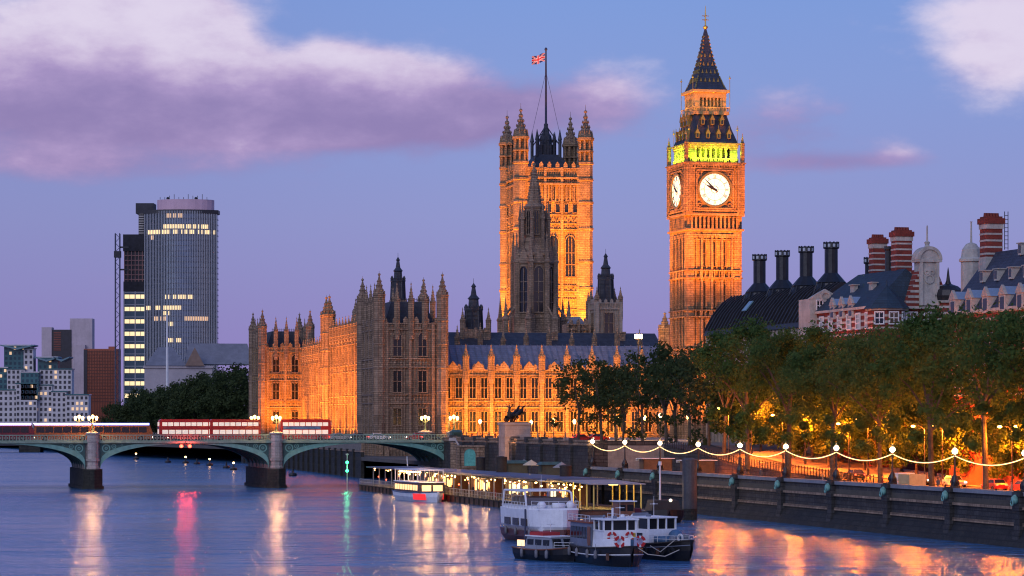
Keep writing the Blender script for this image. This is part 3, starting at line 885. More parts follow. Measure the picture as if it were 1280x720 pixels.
# the union flag, streaming to the left
def flag_mesh():
    nu, nv = 48, 24; vs = []; fs = []; mi = []
    for j in range(nv + 1):
        for i in range(nu + 1):
            u, v = i / nu, j / nv
            vs.append((-4.3 * u, -.5 * math.sin(u * 7) * u - .5 * u, 2.6 * v - 2.6 * u * .55 + .15 * math.sin(u * 9)))
    for j in range(nv):
        for i in range(nu):
            a = j * (nu + 1) + i; fs.append((a, a + 1, a + nu + 2, a + nu + 1))
            x = (i + .5) / nu * 60 - 30; y = (j + .5) / nv * 30 - 15
            d1 = abs(x - 2 * y) / math.sqrt(5); d2 = abs(x + 2 * y) / math.sqrt(5)
            if abs(x) < 3 or abs(y) < 3: k_ = 2
            elif abs(x) < 5 or abs(y) < 5: k_ = 1
            elif min(d1, d2) < 1.1: k_ = 2
            elif min(d1, d2) < 3: k_ = 1
            else: k_ = 0
            mi.append(k_)
    me = bpy.data.meshes.new('flag'); me.from_pydata(vs, [], fs)
    for n_, c_ in (('flag_blue', (.02, .04, .2)), ('flag_white', (.75, .72, .75)), ('flag_red', (.6, .03, .04))):
        me.materials.append(mat(n_, c_, .8, var=0))
    me.polygons.foreach_set('material_index', mi)
    return me
fl = ob('flag', flag_mesh(), None, Matrix.Translation(VT.matrix_basis.translation) @ RZ(PA) @ T(S/2 - .35, S/2, 124.2))
tag(fl, 'union flag blowing left from the pole of the great square tower', 'flag')

# ------------------------------------------------------------------ dark octagonal central spire
CD = 772.0
CS = thing('central_spire', 'dark octagonal gothic stone spire tower in front of the glowing square tower', 'tower', (wx(668, CD), CD, 0), PA)
zc = lambda y: wz(y, CD)
b = MB()
b.lathe(0, 0, [(8.0, 8), (8.0, 35.0), (6.0, 38.0), (5.3, 40.5), (5.1, zc(322)), (5.5, zc(320)), (5.5, zc(317)), (4.2, zc(314)), (3.2, zc(304)), (2.7, zc(298)), (2.5, zc(262)), (2.8, zc(260)), (2.8, zc(258)), (1.9, zc(255)), (1.4, zc(242)), (.75, zc(222)), (.25, zc(208)), (.45, zc(207)), (.45, zc(205)), (.06, zc(203)), (.03, zc(196))], 8)
q = 5.45 / math.cos(math.pi / 8)
cr8 = [(math.pi / 8 + i * math.pi / 4) for i in range(8)]
for a in cr8:
    ca, sa = math.cos(a), math.sin(a)
    b.lathe(q * ca, q * sa, [(1.0, 8), (1.0, 42), (.68, 43), (.62, zc(330)), (.85, zc(328)), (.55, zc(325)), (.38, zc(314)), (.12, zc(298)), (.26, zc(297)), (.03, zc(290))], 4)
    # flying buttress and outer pinnacle
    r2 = 9.6
    b.lathe(r2 * ca, r2 * sa, [(.7, 8), (.7, zc(402)), (.9, zc(400)), (.5, zc(396)), (.12, zc(376)), (.02, zc(370))], 4)
    b.tube([(r2 * ca, r2 * sa, zc(402)), (5.4 * ca, 5.4 * sa, zc(378))], .32, 4)
    r3 = 4.0
    b.lathe(r3 * ca, r3 * sa, [(.42, zc(314)), (.36, zc(276)), (.55, zc(274)), (.32, zc(270)), (.08, zc(254)), (.02, zc(250))], 4)
    b.tube([(r3 * ca, r3 * sa, zc(282)), (2.6 * ca, 2.6 * sa, zc(266))], .18, 4)
    for j in range(10):
        t_ = j / 10; rr = 1.55 * (1 - t_) + .25; zz = zc(250 - 40 * t_)
        b.lathe(rr * 1.08 * ca, rr * 1.08 * sa, [(.05, zz - .4), (.24, zz), (.03, zz + .5)], 4)
for i in range(8):
    a = i * math.pi / 4 - math.pi / 2
    b.M = RZ(a + math.pi / 2) @ T(0, -5.15)
    b.box(-2.0, 2.0, -.4, 0, zc(392) - .2, zc(392) + .3); b.box(-2.0, 2.0, -.4, 0, zc(398), zc(398) + .3)
    for s in (-1.75, 1.75): b.box(s - .12, s + .12, -.4, 0, 40, zc(322))
    for j in range(5): b.box(-1.9 + j * .95 - .08, -1.9 + j * .95 + .08, -.2, 0, 39, zc(392))
    b.xz([(-1.9, zc(330)), (1.9, zc(330)), (0, zc(308))], -.45, 0)
    b.M = Matrix()
b.build('wall', STONED, CS)
wc = win_mesh(2.6, zc(334) - zc(391), 2, 3, True, STONED); wc2 = win_mesh(1.1, zc(264) - zc(294), 2, 2, True, STONED); wc3 = win_mesh(1.6, 3.6, 2, 0, True, STONED)
for i in range(8):
    a = i * math.pi / 4
    put_window(CS, RZ(a) @ T(0, -5.22, zc(391)), wc); put_window(CS, RZ(a) @ T(0, -2.62, zc(294)), wc2); put_window(CS, RZ(a) @ T(0, -8.03, 30.5), wc3)

# ------------------------------------------------------------------ small stone tower with an iron spire, right of the square tower
SD = 735.0
ST = thing('stone_tower', 'square grey stone tower with dark iron spire between square tower and clock tower', 'tower', (wx(746, SD), SD, 0), PA)
zc = lambda y: wz(y, SD)
b = MB(); b.box(0, 6.4, 0, 6.4, 4, zc(378))
b.M = T(0, 0); gothic_wall(b, 6.4, zc(432), zc(378), 1, [zc(420), zc(386)], [(3.2, 2.3, zc(416), 5.2)], butt=.8, rib=.7, merlon=.8, mh=.8)
b.M = T(0, 6.4) @ RZ(-math.pi/2); gothic_wall(b, 6.4, zc(432), zc(378), 1, [zc(420), zc(386)], [(3.2, 2.3, zc(416), 5.2)], butt=.8, rib=.7, merlon=.8, mh=.8)
b.M = Matrix(); b.build('wall', mat('grey_limestone', (0.34, 0.29, 0.24), .85, var=.25, scale=.3, brick=(1.1, .5, .05, .15), streak=.4), ST)
ws = win_mesh(2.3, 5.2, 2, 1, False, STONED)
put_window(ST, T(3.2, -.03, zc(416)), ws); put_window(ST, T(0, 6.4) @ RZ(-math.pi/2) @ T(3.2, -.03, zc(416)), ws)
pn = turret_mesh(.55, 6, 3.0, STONED)
for x, y in ((0, 0), (6.4, 0), (0, 6.4), (6.4, 6.4)): ob('pinnacle', pn, ST, T(x, y, zc(378) - 4.8))
def iron_lantern(x, y, r, z0, z1, z2):
    m_ = MB()
    m_.lathe(x, y, [(r * 1.08, z0), (r, z0 + .4), (r * .9, z1 - .6), (r * 1.08, z1 - .4), (r * 1.08, z1), (r * .62, z1 + .2), (r * .55, z1 + (z2 - z1) * .3), (r * .7, z1 + (z2 - z1) * .33), (r * .34, z1 + (z2 - z1) * .45), (r * .2, z1 + (z2 - z1) * .7), (r * .3, z1 + (z2 - z1) * .73), (.05, z1 + (z2 - z1) * .85), (.04, z2)], 8)
    for i in range(8):
        a = math.pi / 8 + i * math.pi / 4
        m_.tube([(x + r * 1.12 * math.cos(a), y + r * 1.12 * math.sin(a), z0), (x + r * .98 * math.cos(a), y + r * .98 * math.sin(a), z1)], .12 * r, 4)
        m_.lathe(x + r * math.cos(a), y + r * math.sin(a), [(.12 * r, z1), (.15 * r, z1 + .06 * (z2 - z1)), (.01, z1 + .16 * (z2 - z1))], 4)
    for j in range(6):
        z = z0 + (z1 - z0) * (j + .5) / 6; m_.lathe(x, y, [(r * 1.03, z - .08), (r * 1.03, z + .08)], 8)
    return m_
iron_lantern(3.2, 3.2, 1.9, zc(379), zc(346), zc(310)).build('iron_spire', IRONROOF, ST)
# side stair turret of that tower
sb = thing('stair_block', 'dark low stone stair block touching the left of the small spired tower', 'building', (wx(734, 745), 745, 0), PA)
b = MB(); b.box(0, 3.4, 0, 4, 4, 41); gothic_wall(b, 3.4, 30, 41, 1, [38.5], [], rib=.7, merlon=.7, mh=.7); b.build('wall', STONED, sb)
ob('pinnacle', pn, sb, T(.3, 0, 39)); ob('pinnacle', pn, sb, T(3.2, 0, 38))

# ventilation lantern over the north range
D7 = 725.0; zc = lambda y: wz(y, D7)
VL_ = thing('roof_lantern', 'black iron ventilation spire on a stone base left of the dark central spire', 'lantern', (wx(592, D7), D7, 0), PA)
b = MB(); b.box(-2.6, 2.6, -2.6, 2.6, 30, zc(412)); gothic_wall(b, .01, 30, 31, 0, [], [], xs=[], merlon=0)
for x in (-2.6, 0, 2.6): b.box(x - .4, x + .4, -2.9, -2.6, 30, zc(410))
b.build('stone_base', STONED, VL_)
for x in (-3.4, 3.4): ob('pinnacle', turret_mesh(.6, zc(402) - 30, 3.6, STONED), VL_, T(x, -2.6, 30))
iron_lantern(0, 0, 2.15, zc(418), zc(386), zc(348)).build('iron_spire', IRONROOF, VL_)
D8 = 735.0; zc = lambda y: wz(y, D8)
V2 = thing('roof_lantern', 'thin dark spire rising above the roof of the dim corner tower', 'lantern', (wx(497.5, D8), D8, 0), PA)
b = MB(); b.box(-2, 2, -2, 2, 30, zc(375)); b.build('stone_base', STONED, V2)
iron_lantern(0, 0, 1.75, zc(376), zc(350), zc(316)).build('iron_spire', IRONROOF, V2)
# slim orange turret at the left foot of the clock tower
D9 = 690.0; zc = lambda y: wz(y, D9)
V3 = thing('stone_turret', 'slim orange lit stone turret at the left foot of the clock tower', 'turret', (wx(831, D9), D9, 0), PA)
ob('turret_shaft', turret_mesh(1.35, zc(412) - 9.5, 4.6, STONE), V3, T(0, 0, 9.5))

# ------------------------------------------------------------------ floodlights of the palace
OR = (1.0, 0.43, 0.07)
def fl_pal(u, v, z, tu, tv, tz, pw, col=OR, ang=110, **k_):
    a = pal(u, v, z); b_ = pal(tu, tv, tz); return flood(a, b_, pw, col, ang, **k_)
# ================================================================== CLOCK TOWER
KA = R(14.0)
KD = 633.0
KC = Vector((wx(860, KD), KD, 0))                      # near left corner
KS = 12.2
KT = thing('clock_tower', 'tall orange floodlit clock tower with lit white dials and dark spire', 'tower', KC, KA)
zk = lambda y: wz(y, KD)
KSTONE = mat('clock_tower_stone', (0.40, 0.25, 0.13), .85, var=.4, scale=.35, brick=(1.2, .5, .06, .3), bump=.9, streak=.6)
z0k, z1k = 8.0, zk(288)
sh = MB(); sh.box(0, KS, 0, KS, z0k, z1k)
FM = [T(0, 0), T(0, KS) @ RZ(-math.pi/2), T(KS, 0) @ RZ(math.pi/2), T(KS, KS) @ RZ(math.pi)]
bands = [zk(y) for y in (438, 395, 388, 344, 336)]
bw_ = 1.15
kw = []
for M in FM:
    sh.M = M
    for x in (0, KS):                                   # corner piers
        sh.box(x - .35 if x == 0 else x - 1.35, x + 1.35 if x == 0 else x + .35, -.45, 0, z0k, z1k)
    for i in range(8):                                  # long vertical ribs
        x = 1.9 + i * (KS - 3.8) / 7
        sh.box(x - (.22 if i % 2 else .12), x + (.22 if i % 2 else .12), -.75 if i % 2 else -.42, 0, z0k, z1k - .8)
    for za, zb in ((zk(442), zk(436)), (zk(396), zk(388)), (zk(347), zk(338))):
        sh.box(0, KS, -.85, 0, za - .15, za + .15); sh.box(0, KS, -.85, 0, zb - .15, zb + .15)
        for i in range(9):
            x = 1.6 + i * (KS - 3.2) / 8; sh.box(x - .16, x + .16, -.8, 0, za, zb)
    for zt_ in (zk(300),): sh.box(0, KS, -.4, 0, zt_, zt_ + .3)
    for i in range(7):                                  # pointed heads of the panels
        x = 1.9 + (i + .5) * (KS - 3.8) / 7
        for zz in (zk(348), zk(398), z1k - 1.0):
            sh.xz([(x - .5, zz - 1.0), (x, zz - .1), (x + .5, zz - 1.0), (x + .62, zz), (x - .62, zz)], -.24, 0)
    # corbelled arcade
    for i in range(12):
        x = .7 + i * (KS - 1.4) / 11; sh.box(x - .24, x + .24, -.75, 0, zk(288), zk(270))
        sh.xz([(x - .55, zk(292)), (x + .55, zk(292)), (x + .3, zk(297)), (x - .3, zk(297))], -.55, 0)
sh.M = Matrix()
sh.taper(-.2, KS + .2, -.2, KS + .2, zk(293), zk(287), -.35)
sh.box(-.1, KS + .1, -.1, KS + .1, zk(287), zk(268))
sh.box(-.85, KS + .85, -.85, KS + .85, zk(288), zk(285.5)); sh.box(-.95, KS + .95, -.95, KS + .95, zk(269.5), zk(266))
sh.build('shaft', KSTONE, KT)
wk = win_mesh(.42, 5.5, 1, 1, False, KSTONE, ft=.1); wk2 = win_mesh(.62, 2.6, 1, 0, False, KSTONE, ft=.08)
for M in FM[:2]:
    for i in (1, 3, 5):
        x = 1.9 + (i + .5) * (KS - 3.8) / 7
        for zz in (zk(432), zk(384), zk(332)): put_window(KT, M @ T(x, -.02, zz), wk)
    for i in range(11):
        x = .7 + (i + .5) * (KS - 1.4) / 11; put_window(KT, M @ T(x, -.12, zk(285)), wk2)
# clock stage
cs = MB(); C0, C1 = -.55, KS + .55
cs.box(C0, C1, C0, C1, zk(266), zk(205))
CM = [T(C0, C0), T(C0, C1) @ RZ(-math.pi/2), T(C1, C0) @ RZ(math.pi/2), T(C1, C1) @ RZ(math.pi)]
CL = C1 - C0
zd = zk(236.5); rdial = 3.75
for M in CM:
    cs.M = M
    for x in (0, CL):
        xx = x + (.55 if x == 0 else -.55); cs.box(xx - .75, xx + .75, -.5, 0, zk(266), zk(205)); cs.box(xx - .2, xx + .2, -.65, 0, zk(266), zk(205))
        cs.box(x + (1.7 if x == 0 else -1.7) - .15, x + (1.7 if x == 0 else -1.7) + .15, -.3, 0, zk(262), zk(209))
    cs.box(0, CL, -.6, 0, zk(207), zk(204)); cs.box(0, CL, -.35, 0, zk(210.5), zk(209))
    cs.box(0, CL, -.35, 0, zk(264), zk(262))
    for i in range(16):
        x = 1.9 + i * (CL - 3.8) / 15; cs.box(x - .12, x + .12, -.28, 0, zk(262), zk(259)); cs.box(x - .16, x + .16, -.5, 0, zk(209), zk(207))
    # square dial surround with corner spandrels
    a_ = 4.35; cx = CL / 2
    for sx in (-1, 1):
        cs.box(cx + sx * a_ - .2, cx + sx * a_ + .2, -.45, 0, zd - a_ - .2, zd + a_ + .2)
        cs.box(cx - a_ - .2, cx + a_ + .2, -.45, 0, zd + sx * a_ - .2, zd + sx * a_ + .2)
        for sz in (-1, 1):
            cs.ring(cx + sx * 3.55, zd + sz * 3.55, .3, .5, -.3, 0, 12)
cs.M = Matrix()
cs.box(C0 - .7, C1 + .7, C0 - .7, C1 + .7, zk(204), zk(202.5))
cs.build('clock_stage', KSTONE, KT)
DIAL = mat('lit_opal_glass', (.9, .86, .7), .4, var=0, emit=1.15, ecol=(1.0, .88, .60))
DIALIRON = mat('dial_iron', (.015, .014, .018), .5, var=0)
ROM = ['XII', 'I', 'II', 'III', 'IIII', 'V', 'VI', 'VII', 'VIII', 'IX', 'X', 'XI']
for M in CM[:2]:
    o = ob('clock_dial', MB().disc(0, 0, rdial, -.16, 0.1, 48).mesh('clock_dial', DIAL), KT, M @ T(CL/2, -.05, zd))
    g = MB(); g.ring(0, 0, rdial - .05, rdial + .35, -.42, 0, 48); g.build('dial_rim', GILT, o)
    g = MB()
    g.ring(0, 0, rdial * .955, rdial * .985, -.2, -.15, 48); g.ring(0, 0, rdial * .65, rdial * .675, -.2, -.15, 48); g.ring(0, 0, rdial * .2, rdial * .23, -.2, -.15, 24)
    for i in range(60):
        a = 2 * math.pi * i / 60; g.M = Matrix.Rotation(a, 4, 'Y'); g.box(-.03, .03, -.2, -.15, rdial * .88, rdial * .96)
    for i in range(12):
        a = 2 * math.pi * i / 12; g.M = Matrix.Rotation(a, 4, 'Y') @ T(0, 0, rdial * .69)
        hh = rdial * .18; adv = {'I': .17, 'V': .34, 'X': .36}
        tw = sum(adv[ch] for ch in ROM[i]); x = -tw / 2
        for ch in ROM[i]:
            w_ = adv[ch]
            def stroke(xa_, za_, xb_, zb_, t_=.045): g.xz([(xa_ - t_, za_), (xa_ + t_, za_), (xb_ + t_, zb_), (xb_ - t_, zb_)], -.2, -.15)
            c_ = x + w_ / 2
            if ch == 'I': stroke(c_, 0, c_, hh)
            elif ch == 'V': stroke(c_, 0, c_ - .13, hh); stroke(c_, 0, c_ + .13, hh, .025)
            else: stroke(c_ + .13, 0, c_ - .13, hh); stroke(c_ - .13, 0, c_ + .13, hh, .025)
            x += w_
        g.M = Matrix.Rotation(a, 4, 'Y'); g.box(-.02, .02, -.19, -.15, rdial * .23, rdial * .66)
    g.M = Matrix(); g.build('numerals', DIALIRON, o)
    for nm, ang, ln, wd, back in (('minute_hand', 52.3 * 6, rdial * .93, .13, .8), ('hour_hand', (9 + 52.3 / 60) * 30, rdial * .62, .24, .6)):
        h = MB(Matrix.Rotation(R(ang), 4, 'Y')); h.xz([(-wd, -back), (wd, -back), (wd * 1.3, ln * .5), (.03, ln), (-.03, ln), (-wd * 1.3, ln * .5)], -.34 if nm[0] == 'm' else -.28, -.3 if nm[0] == 'm' else -.24)
        h.build(nm, DIALIRON, o)
# belfry with open arcade lit from inside
bf = MB(); B0, B1 = .35, KS - .35; BLn = B1 - B0
zb0, zb1 = zk(203), zk(182)
bf.box(B0 + 2.0, B1 - 2.0, B0 + 2.0, B1 - 2.0, zb0, zb1)
BM = [T(B0, B0), T(B0, B1) @ RZ(-math.pi/2), T(B1, B0) @ RZ(math.pi/2), T(B1, B1) @ RZ(math.pi)]
for M in BM:
    bf.M = M
    bf.box(0, 1.5, 0, 1.5, zb0, zb1)
    nbf = 7; x0_, x1_ = 1.5, BLn - 1.5
    for i in range(nbf + 1):
        x = x0_ + i * (x1_ - x0_) / nbf; bf.box(x - .22, x + .22, -.12, .5, zb0, zb1)
        if i < nbf:
            xm = x + (x1_ - x0_) / nbf / 2; hw = (x1_ - x0_) / nbf / 2
            for s in (-1, 1): bf.xz([(xm + s * hw, zb1 - 1.3), (xm + s * hw, zb1), (xm, zb1), (xm, zb1 - .3), (xm + s * hw * .6, zb1 - .75)], -.05, .45)
    bf.box(0, BLn, -.25, .5, zb1 - .25, zb1 + .4); bf.box(0, BLn, -.3, .1, zb0 + .9, zb0 + 1.15)
    for i in range(24): x = BLn * (i + .5) / 24; bf.box(x - .1, x + .1, -.28, -.08, zb0, zb0 + .9)
bf.M = Matrix()
bf.box(B0 - .45, B1 + .45, B0 - .45, B1 + .45, zb1 + .4, zb1 + .8)
bf.build('belfry', KSTONE, KT)
# roofs
rf = MB(); zr0, zr1 = zb1 + .8, zk(141)
a0, a1 = B0 - .1, (KS - 7.6) / 2
rf.add([(a0, a0, zr0), (KS - a0, a0, zr0), (KS - a0, KS - a0, zr0), (a0, KS - a0, zr0),
        (a1 - .9, a1 - .9, (zr0 + zr1) / 2), (KS - a1 + .9, a1 - .9, (zr0 + zr1) / 2), (KS - a1 + .9, KS - a1 + .9, (zr0 + zr1) / 2), (a1 - .9, KS - a1 + .9, (zr0 + zr1) / 2),
        (a1, a1, zr1), (KS - a1, a1, zr1), (KS - a1, KS - a1, zr1), (a1, KS - a1, zr1)],
       [(0,1,5,4),(1,2,6,5),(2,3,7,6),(3,0,4,7),(4,5,9,8),(5,6,10,9),(6,7,11,10),(7,4,8,11),(8,9,10,11),(3,2,1,0)])
rf.build('lower_roof', SLATE, KT)
dm = MB(); dm.box(-.42, .42, -.9, .6, 0, 1.1); dm.xz([(-.6, 1.1), (.6, 1.1), (0, 2.3)], -1.0, .6); dm.lathe(0, -.9, [(.08, 2.2), (.05, 3.0)], 4)
dmesh = dm.mesh('dormer', GILT)
dpn = MB().box(-.26, .26, -.93, -.88, .15, 1.05).mesh('opening', DARKGLASS)
for q_, Mq in enumerate([T(0, 0), T(0, KS) @ RZ(-math.pi/2)]):
    for z, y, n_, sp_ in ((zr0 + 1.0, 1.15, 4, 2.5), (zr0 + 4.2, 1.75, 3, 2.3)):
        for i in range(n_):
            d_ = ob('dormer', dmesh, KT, Mq @ T(KS / 2 + (i - (n_ - 1) / 2) * sp_, y, z)); ob('opening', dpn, d_)
# lantern
la = MB(); zl0, zl1 = zk(137), zk(113)
la.box(a1 - .5, KS - a1 + .5, a1 - .5, KS - a1 + .5, zr1, zl0)
la.box(a1 + 1.0, KS - a1 - 1.0, a1 + 1.0, KS - a1 - 1.0, zl0, zl1)
LW = KS - 2 * a1
for M in [T(a1, a1), T(a1, KS - a1) @ RZ(-math.pi/2), T(KS - a1, a1) @ RZ(math.pi/2), T(KS - a1, KS - a1) @ RZ(math.pi)]:
    la.M = M
    la.box(0.1, 1.3, 0.05, .9, zl0, zl1 - .3)
    for i in range(7): x = 1.2 + i * (LW - 2.4) / 6; la.box(x - .16, x + .16, .1, .6, zl0, zl1 - .3)
    la.box(0, LW, 0.02, .7, zl1 - 1.2, zl1); la.box(0, LW, -.05, .6, zl0 + .02, zl0 + .9)
    la.box(-.7, LW + .7, -.62, -.5, zl0 + .8, zl0 + .95)
    for i in range(12): x = -.55 + i * (LW + 1.1) / 11; la.box(x - .05, x + .05, -.6, -.52, zl0, zl0 + .85)
la.M = Matrix()
la.box(a1 - .6, KS - a1 + .6, a1 - .6, KS - a1 + .6, zl1, zl1 + .6)
la.build('lantern_stage', mat('gilded_stone', (.42, .29, .12), .6, var=.25), KT)
sp_ = MB(); c_ = KS / 2; zs0 = zl1 + .6
sp_.lathe(c_, c_, [(4.0, zs0), (3.3, zk(104)), (2.6, zk(93)), (1.75, zk(76)), (.95, zk(55)), (.4, zk(36)), (.16, zk(30))], 4)
sp_.build('spire', SLATE, KT)
gl = MB()
for s in range(4):
    gl.M = T(c_, c_) @ RZ(s * math.pi / 2)
    for y, hw in ((99, 3.0), (88, 2.3), (78, 1.85), (67, 1.4)):
        n_ = 5 if y > 90 else 4 if y > 80 else 3 if y > 70 else 2
        for i in range(n_):
            x = (i - (n_ - 1) / 2) * hw * 1.7 / n_
            gl.xz([(x - .25, zk(y)), (x + .25, zk(y)), (x, zk(y) + .9)], -hw - .12, -hw + .3)
    prev = None
    for y, r_ in ((108, 3.6), (104, 3.3), (93, 2.6), (76, 1.75), (55, .95), (36, .4)):
        if prev:
            for j in range(4):
                t_ = j / 4; rr = prev[1] + (r_ - prev[1]) * t_; zz = zk(prev[0] + (y - prev[0]) * t_)
                gl.lathe(-rr, -rr, [(.05, zz - .25), (.16, zz), (.03, zz + .4)], 4)
        prev = (y, r_)
gl.M = Matrix()
for x in (a1 - .6, KS - a1 + .6):
    for y in (a1 - .6, KS - a1 + .6): gl.tube([(x, y, zl0), (x, y, zk(92))], .07, 4); gl.ball((x, y, zk(95)), .22, 6, 4)
gl.lathe(c_, c_, [(.25, zk(31)), (.5, zk(29)), (.5, zk(27.5)), (.14, zk(26)), (.11, zk(10)), (.04, zk(1))], 6)
for z in (zk(19), zk(14)): gl.box(c_ - .8, c_ + .8, c_ - .06, c_ + .06, z - .08, z + .08); gl.box(c_ - .06, c_ + .06, c_ - .8, c_ + .8, z - .08, z + .08)
gl.build('finial_gilding', GILT, KT)
pk = turret_mesh(.42, 4.6, 2.6, KSTONE)
for x in (C0, C1):
    for y in (C0, C1): ob('pinnacle', pk, KT, T(x, y, zk(205)))
for x in (B0, B1):
    for y in (B0, B1):
        m_ = MB(); m_.tube([(0, 0, 0), (0, 0, 4.2)], .07, 4); m_.ball((0, 0, 3.2), .25, 6, 4); m_.box(-.35, .35, -.04, .04, 3.6, 3.7); m_.build('finial', GILT, KT, loc=(x, y, zb1 + .6))
# ================================================================== black chimneyed office block behind the trees
EA = R(14.3)
EU = Vector((math.cos(EA), math.sin(EA), 0)); EVv = Vector((-math.sin(EA), math.cos(EA), 0))
CHD = [503.0, 515.5, 528.0, 540.5]
c_near = Vector((wx(1039, 503), 503, 0))
PH = thing('office_block', 'dark bronze roofed office block with tall black chimneys right of the clock tower', 'building', c_near - EU * 6.5 + EVv * -9.0, EA)
LEN = 60.0
rf = MB()
prof_ = [(-.8, 30.3), (-.5, 31.2), (1.2, 34.2), (3.2, 36.6), (5.2, 38.0), (22, 38.2), (27, 34.5), (29, 30.3)]
n = len(prof_)
rf.xz([(x, z) for x, z in prof_], 0, LEN)
m = int(LEN / 1.9)
for i in range(m + 1):
    y = LEN * i / m
    for (xa_, za_), (xb_, zb_) in zip(prof_[1:4], prof_[2:5]):
        rf.add([(xa_, y - .14, za_), (xb_, y - .14, zb_), (xb_, y + .14, zb_), (xa_, y + .14, za_), (xa_ - .22, y - .14, za_ + .25), (xb_ - .22, y - .14, zb_ + .25), (xb_ - .22, y + .14, zb_ + .25), (xa_ - .22, y + .14, za_ + .25)],
               [(4,5,6,7),(0,1,5,4),(3,7,6,2),(0,4,7,3)])
BR_ = mat('bronze_roof_panels', (0.03, 0.028, 0.03), .45, metal=.4, var=.4, scale=.8, bump=.2)
rf.build('roof', BR_, PH)
wl_ = MB(); wl_.box(.3, 28, .4, LEN - .4, GZ - 1, 30.2)
for i in range(m):
    y = LEN * (i + .5) / m; wl_.box(-.5, .4, y - .45, y + .45, GZ, 30.2)
for i in range(14):
    x = .6 + i * 27 / 13; wl_.box(x - .4, x + .4, -.4, .5, GZ, 30.2); wl_.box(x - .4, x + .4, LEN - .5, LEN + .4, GZ, 30.2)
wl_.build('facade_piers', mat('pale_sandstone', (.42, .36, .29), .8, var=.2, scale=.5, streak=.3), PH)
wp_ = MB()
for z in range(8, 30, 4): wp_.box(.22, .35, .6, LEN - .6, z, z + 2.6); wp_.box(.8, 27.5, .31, .45, z, z + 2.6)
wp_.build('window_bands', DARKGLASS, PH)
ch = MB()
ch.lathe(0, 0, [(3.6, 36), (3.6, 38.2), (3.3, 39.0), (2.6, 40.3), (2.5, 40.7), (2.6, 40.9), (1.5, 42.2), (1.15, 42.6), (1.15, 46.9), (1.38, 47.0), (1.38, 48.0), (1.2, 48.1), (1.0, 47.2)], 12)
for i in range(12):
    a = i * math.pi / 6
    ch.box(1.33 * math.cos(a) - .1, 1.33 * math.cos(a) + .1, 1.33 * math.sin(a) - .1, 1.33 * math.sin(a) + .1, 47.1, 48.2)
    ch.tube([(3.5 * math.cos(a), 3.5 * math.sin(a), 38.6), (2.65 * math.cos(a), 2.65 * math.sin(a), 40.8)], .12, 4)
chm = ch.mesh('chimney', mat('black_steel_cladding', (0.028, 0.03, 0.034), .4, metal=.5, var=.3, scale=1.0, bump=.15))
vent = MB()
for i in range(10):
    a = i * math.pi / 5; vent.M = RZ(a); vent.box(-.22, .22, -1.45, -1.36, 47.25, 47.8)
vm_ = vent.mesh('vent_slots', mat('pale_vent_metal', (.45, .5, .55), .4, var=.1))
for i, dd in enumerate(CHD):
    o = ob('chimney', chm, PH, T(6.5, 9 + i * 12.9, -2.4)); ob('vent_slots', vm_, o)
o = ob('chimney', chm, PH, T(17, 16, -4.6)); ob('vent_slots', vm_, o)
sk = MB(); sk.add([(1.2, 40, 34.4), (1.2, 43, 34.4), (3.0, 43, 36.6), (3.0, 40, 36.6)], [(0, 1, 2, 3)]); 
sk = MB(T(1.75, 41, 35.45) @ Matrix.Rotation(R(-50), 4, 'Y')); sk.box(-1.2, 1.2, -1.1, 1.1, -.1, .12); sk.build('skylight', mat('skylight_glass', (.18, .32, .36), .1, var=.1, spec=.8), PH)

def loc2(px, d, N):
    v = Vector((wx(px, d), d, 0)) - N.matrix_basis.translation
    return v.dot(EU), v.dot(EVv)
# ================================================================== striped red brick block (near the trees)
def stripes(w_, white=0.55, period=1.05):
    pass
BD = 430.0
NS = thing('brick_mansion', 'red and white striped brick building with slate roof, stone gable and two banded chimneys', 'building', (wx(1093, BD), BD, 0), EA)
BW1, BD1 = 11.9, 30.0
zn = lambda y: wz(y, BD)
ez = zn(383)
b = MB(); b.box(0, BW1, 0, BD1, GZ - 1, ez); b.build('wall', REDBRICK, NS)
def bands(mb, x0, x1, y0, y1, z0, z1, step=1.0, h=.36, e=.06):
    z = z0
    while z < z1:
        mb.box(x0 - e, x1 + e, y0 - e, y1 + e, z, min(z + h, z1)); z += step
s_ = MB(); bands(s_, 0, BW1, 0, BD1, GZ + 12, ez - .3); s_.box(-.4, BW1 + .4, -.4, BD1 + .4, ez - .25, ez + .15); s_.build('stone_bands', STONEW, NS)
r_ = MB(); gable_roof(r_, -.3, BW1 + .3, -.3, BD1 + .3, ez + .15, zn(336), 5.0)
r_.M = T(BW1, 0) @ RZ(math.pi / 2)
r_.M = Matrix()
TEALSLATE = mat('blue_green_slate', (0.022, 0.045, 0.068), .65, var=.3, scale=.8, brick=(.6, .4, .04, .25), bump=.4)
# steep hipped roof with a ridge running back from the river
r_ = MB(); r_.add([(-.4, -.4, ez + .15), (BW1 + .4, -.4, ez + .15), (BW1 + .4, BD1, ez + .15), (-.4, BD1, ez + .15), (BW1 * .5, 2.0, zn(334)), (BW1 * .5, BD1 - 8, zn(334))],
                  [(0, 1, 4), (1, 2, 5, 4), (2, 3, 5), (3, 0, 4, 5), (3, 2, 1, 0)])
r_.build('roof', TEALSLATE, NS)
def win_white(w_, h_, nl=3, nt=2): return win_mesh(w_, h_, nl, nt, False, WHITEPAINT, ft=.16, dep=.2)
ww = win_white(1.5, 2.3)
for x in (6.1, 9.0, 10.9): put_window(NS, T(x, -.07, ez - 3.2), ww)
for i in range(7): put_window(NS, T(-.07, 2.5 + i * 4) @ RZ(-math.pi / 2) @ T(0, 0, ez - 3.2), ww)
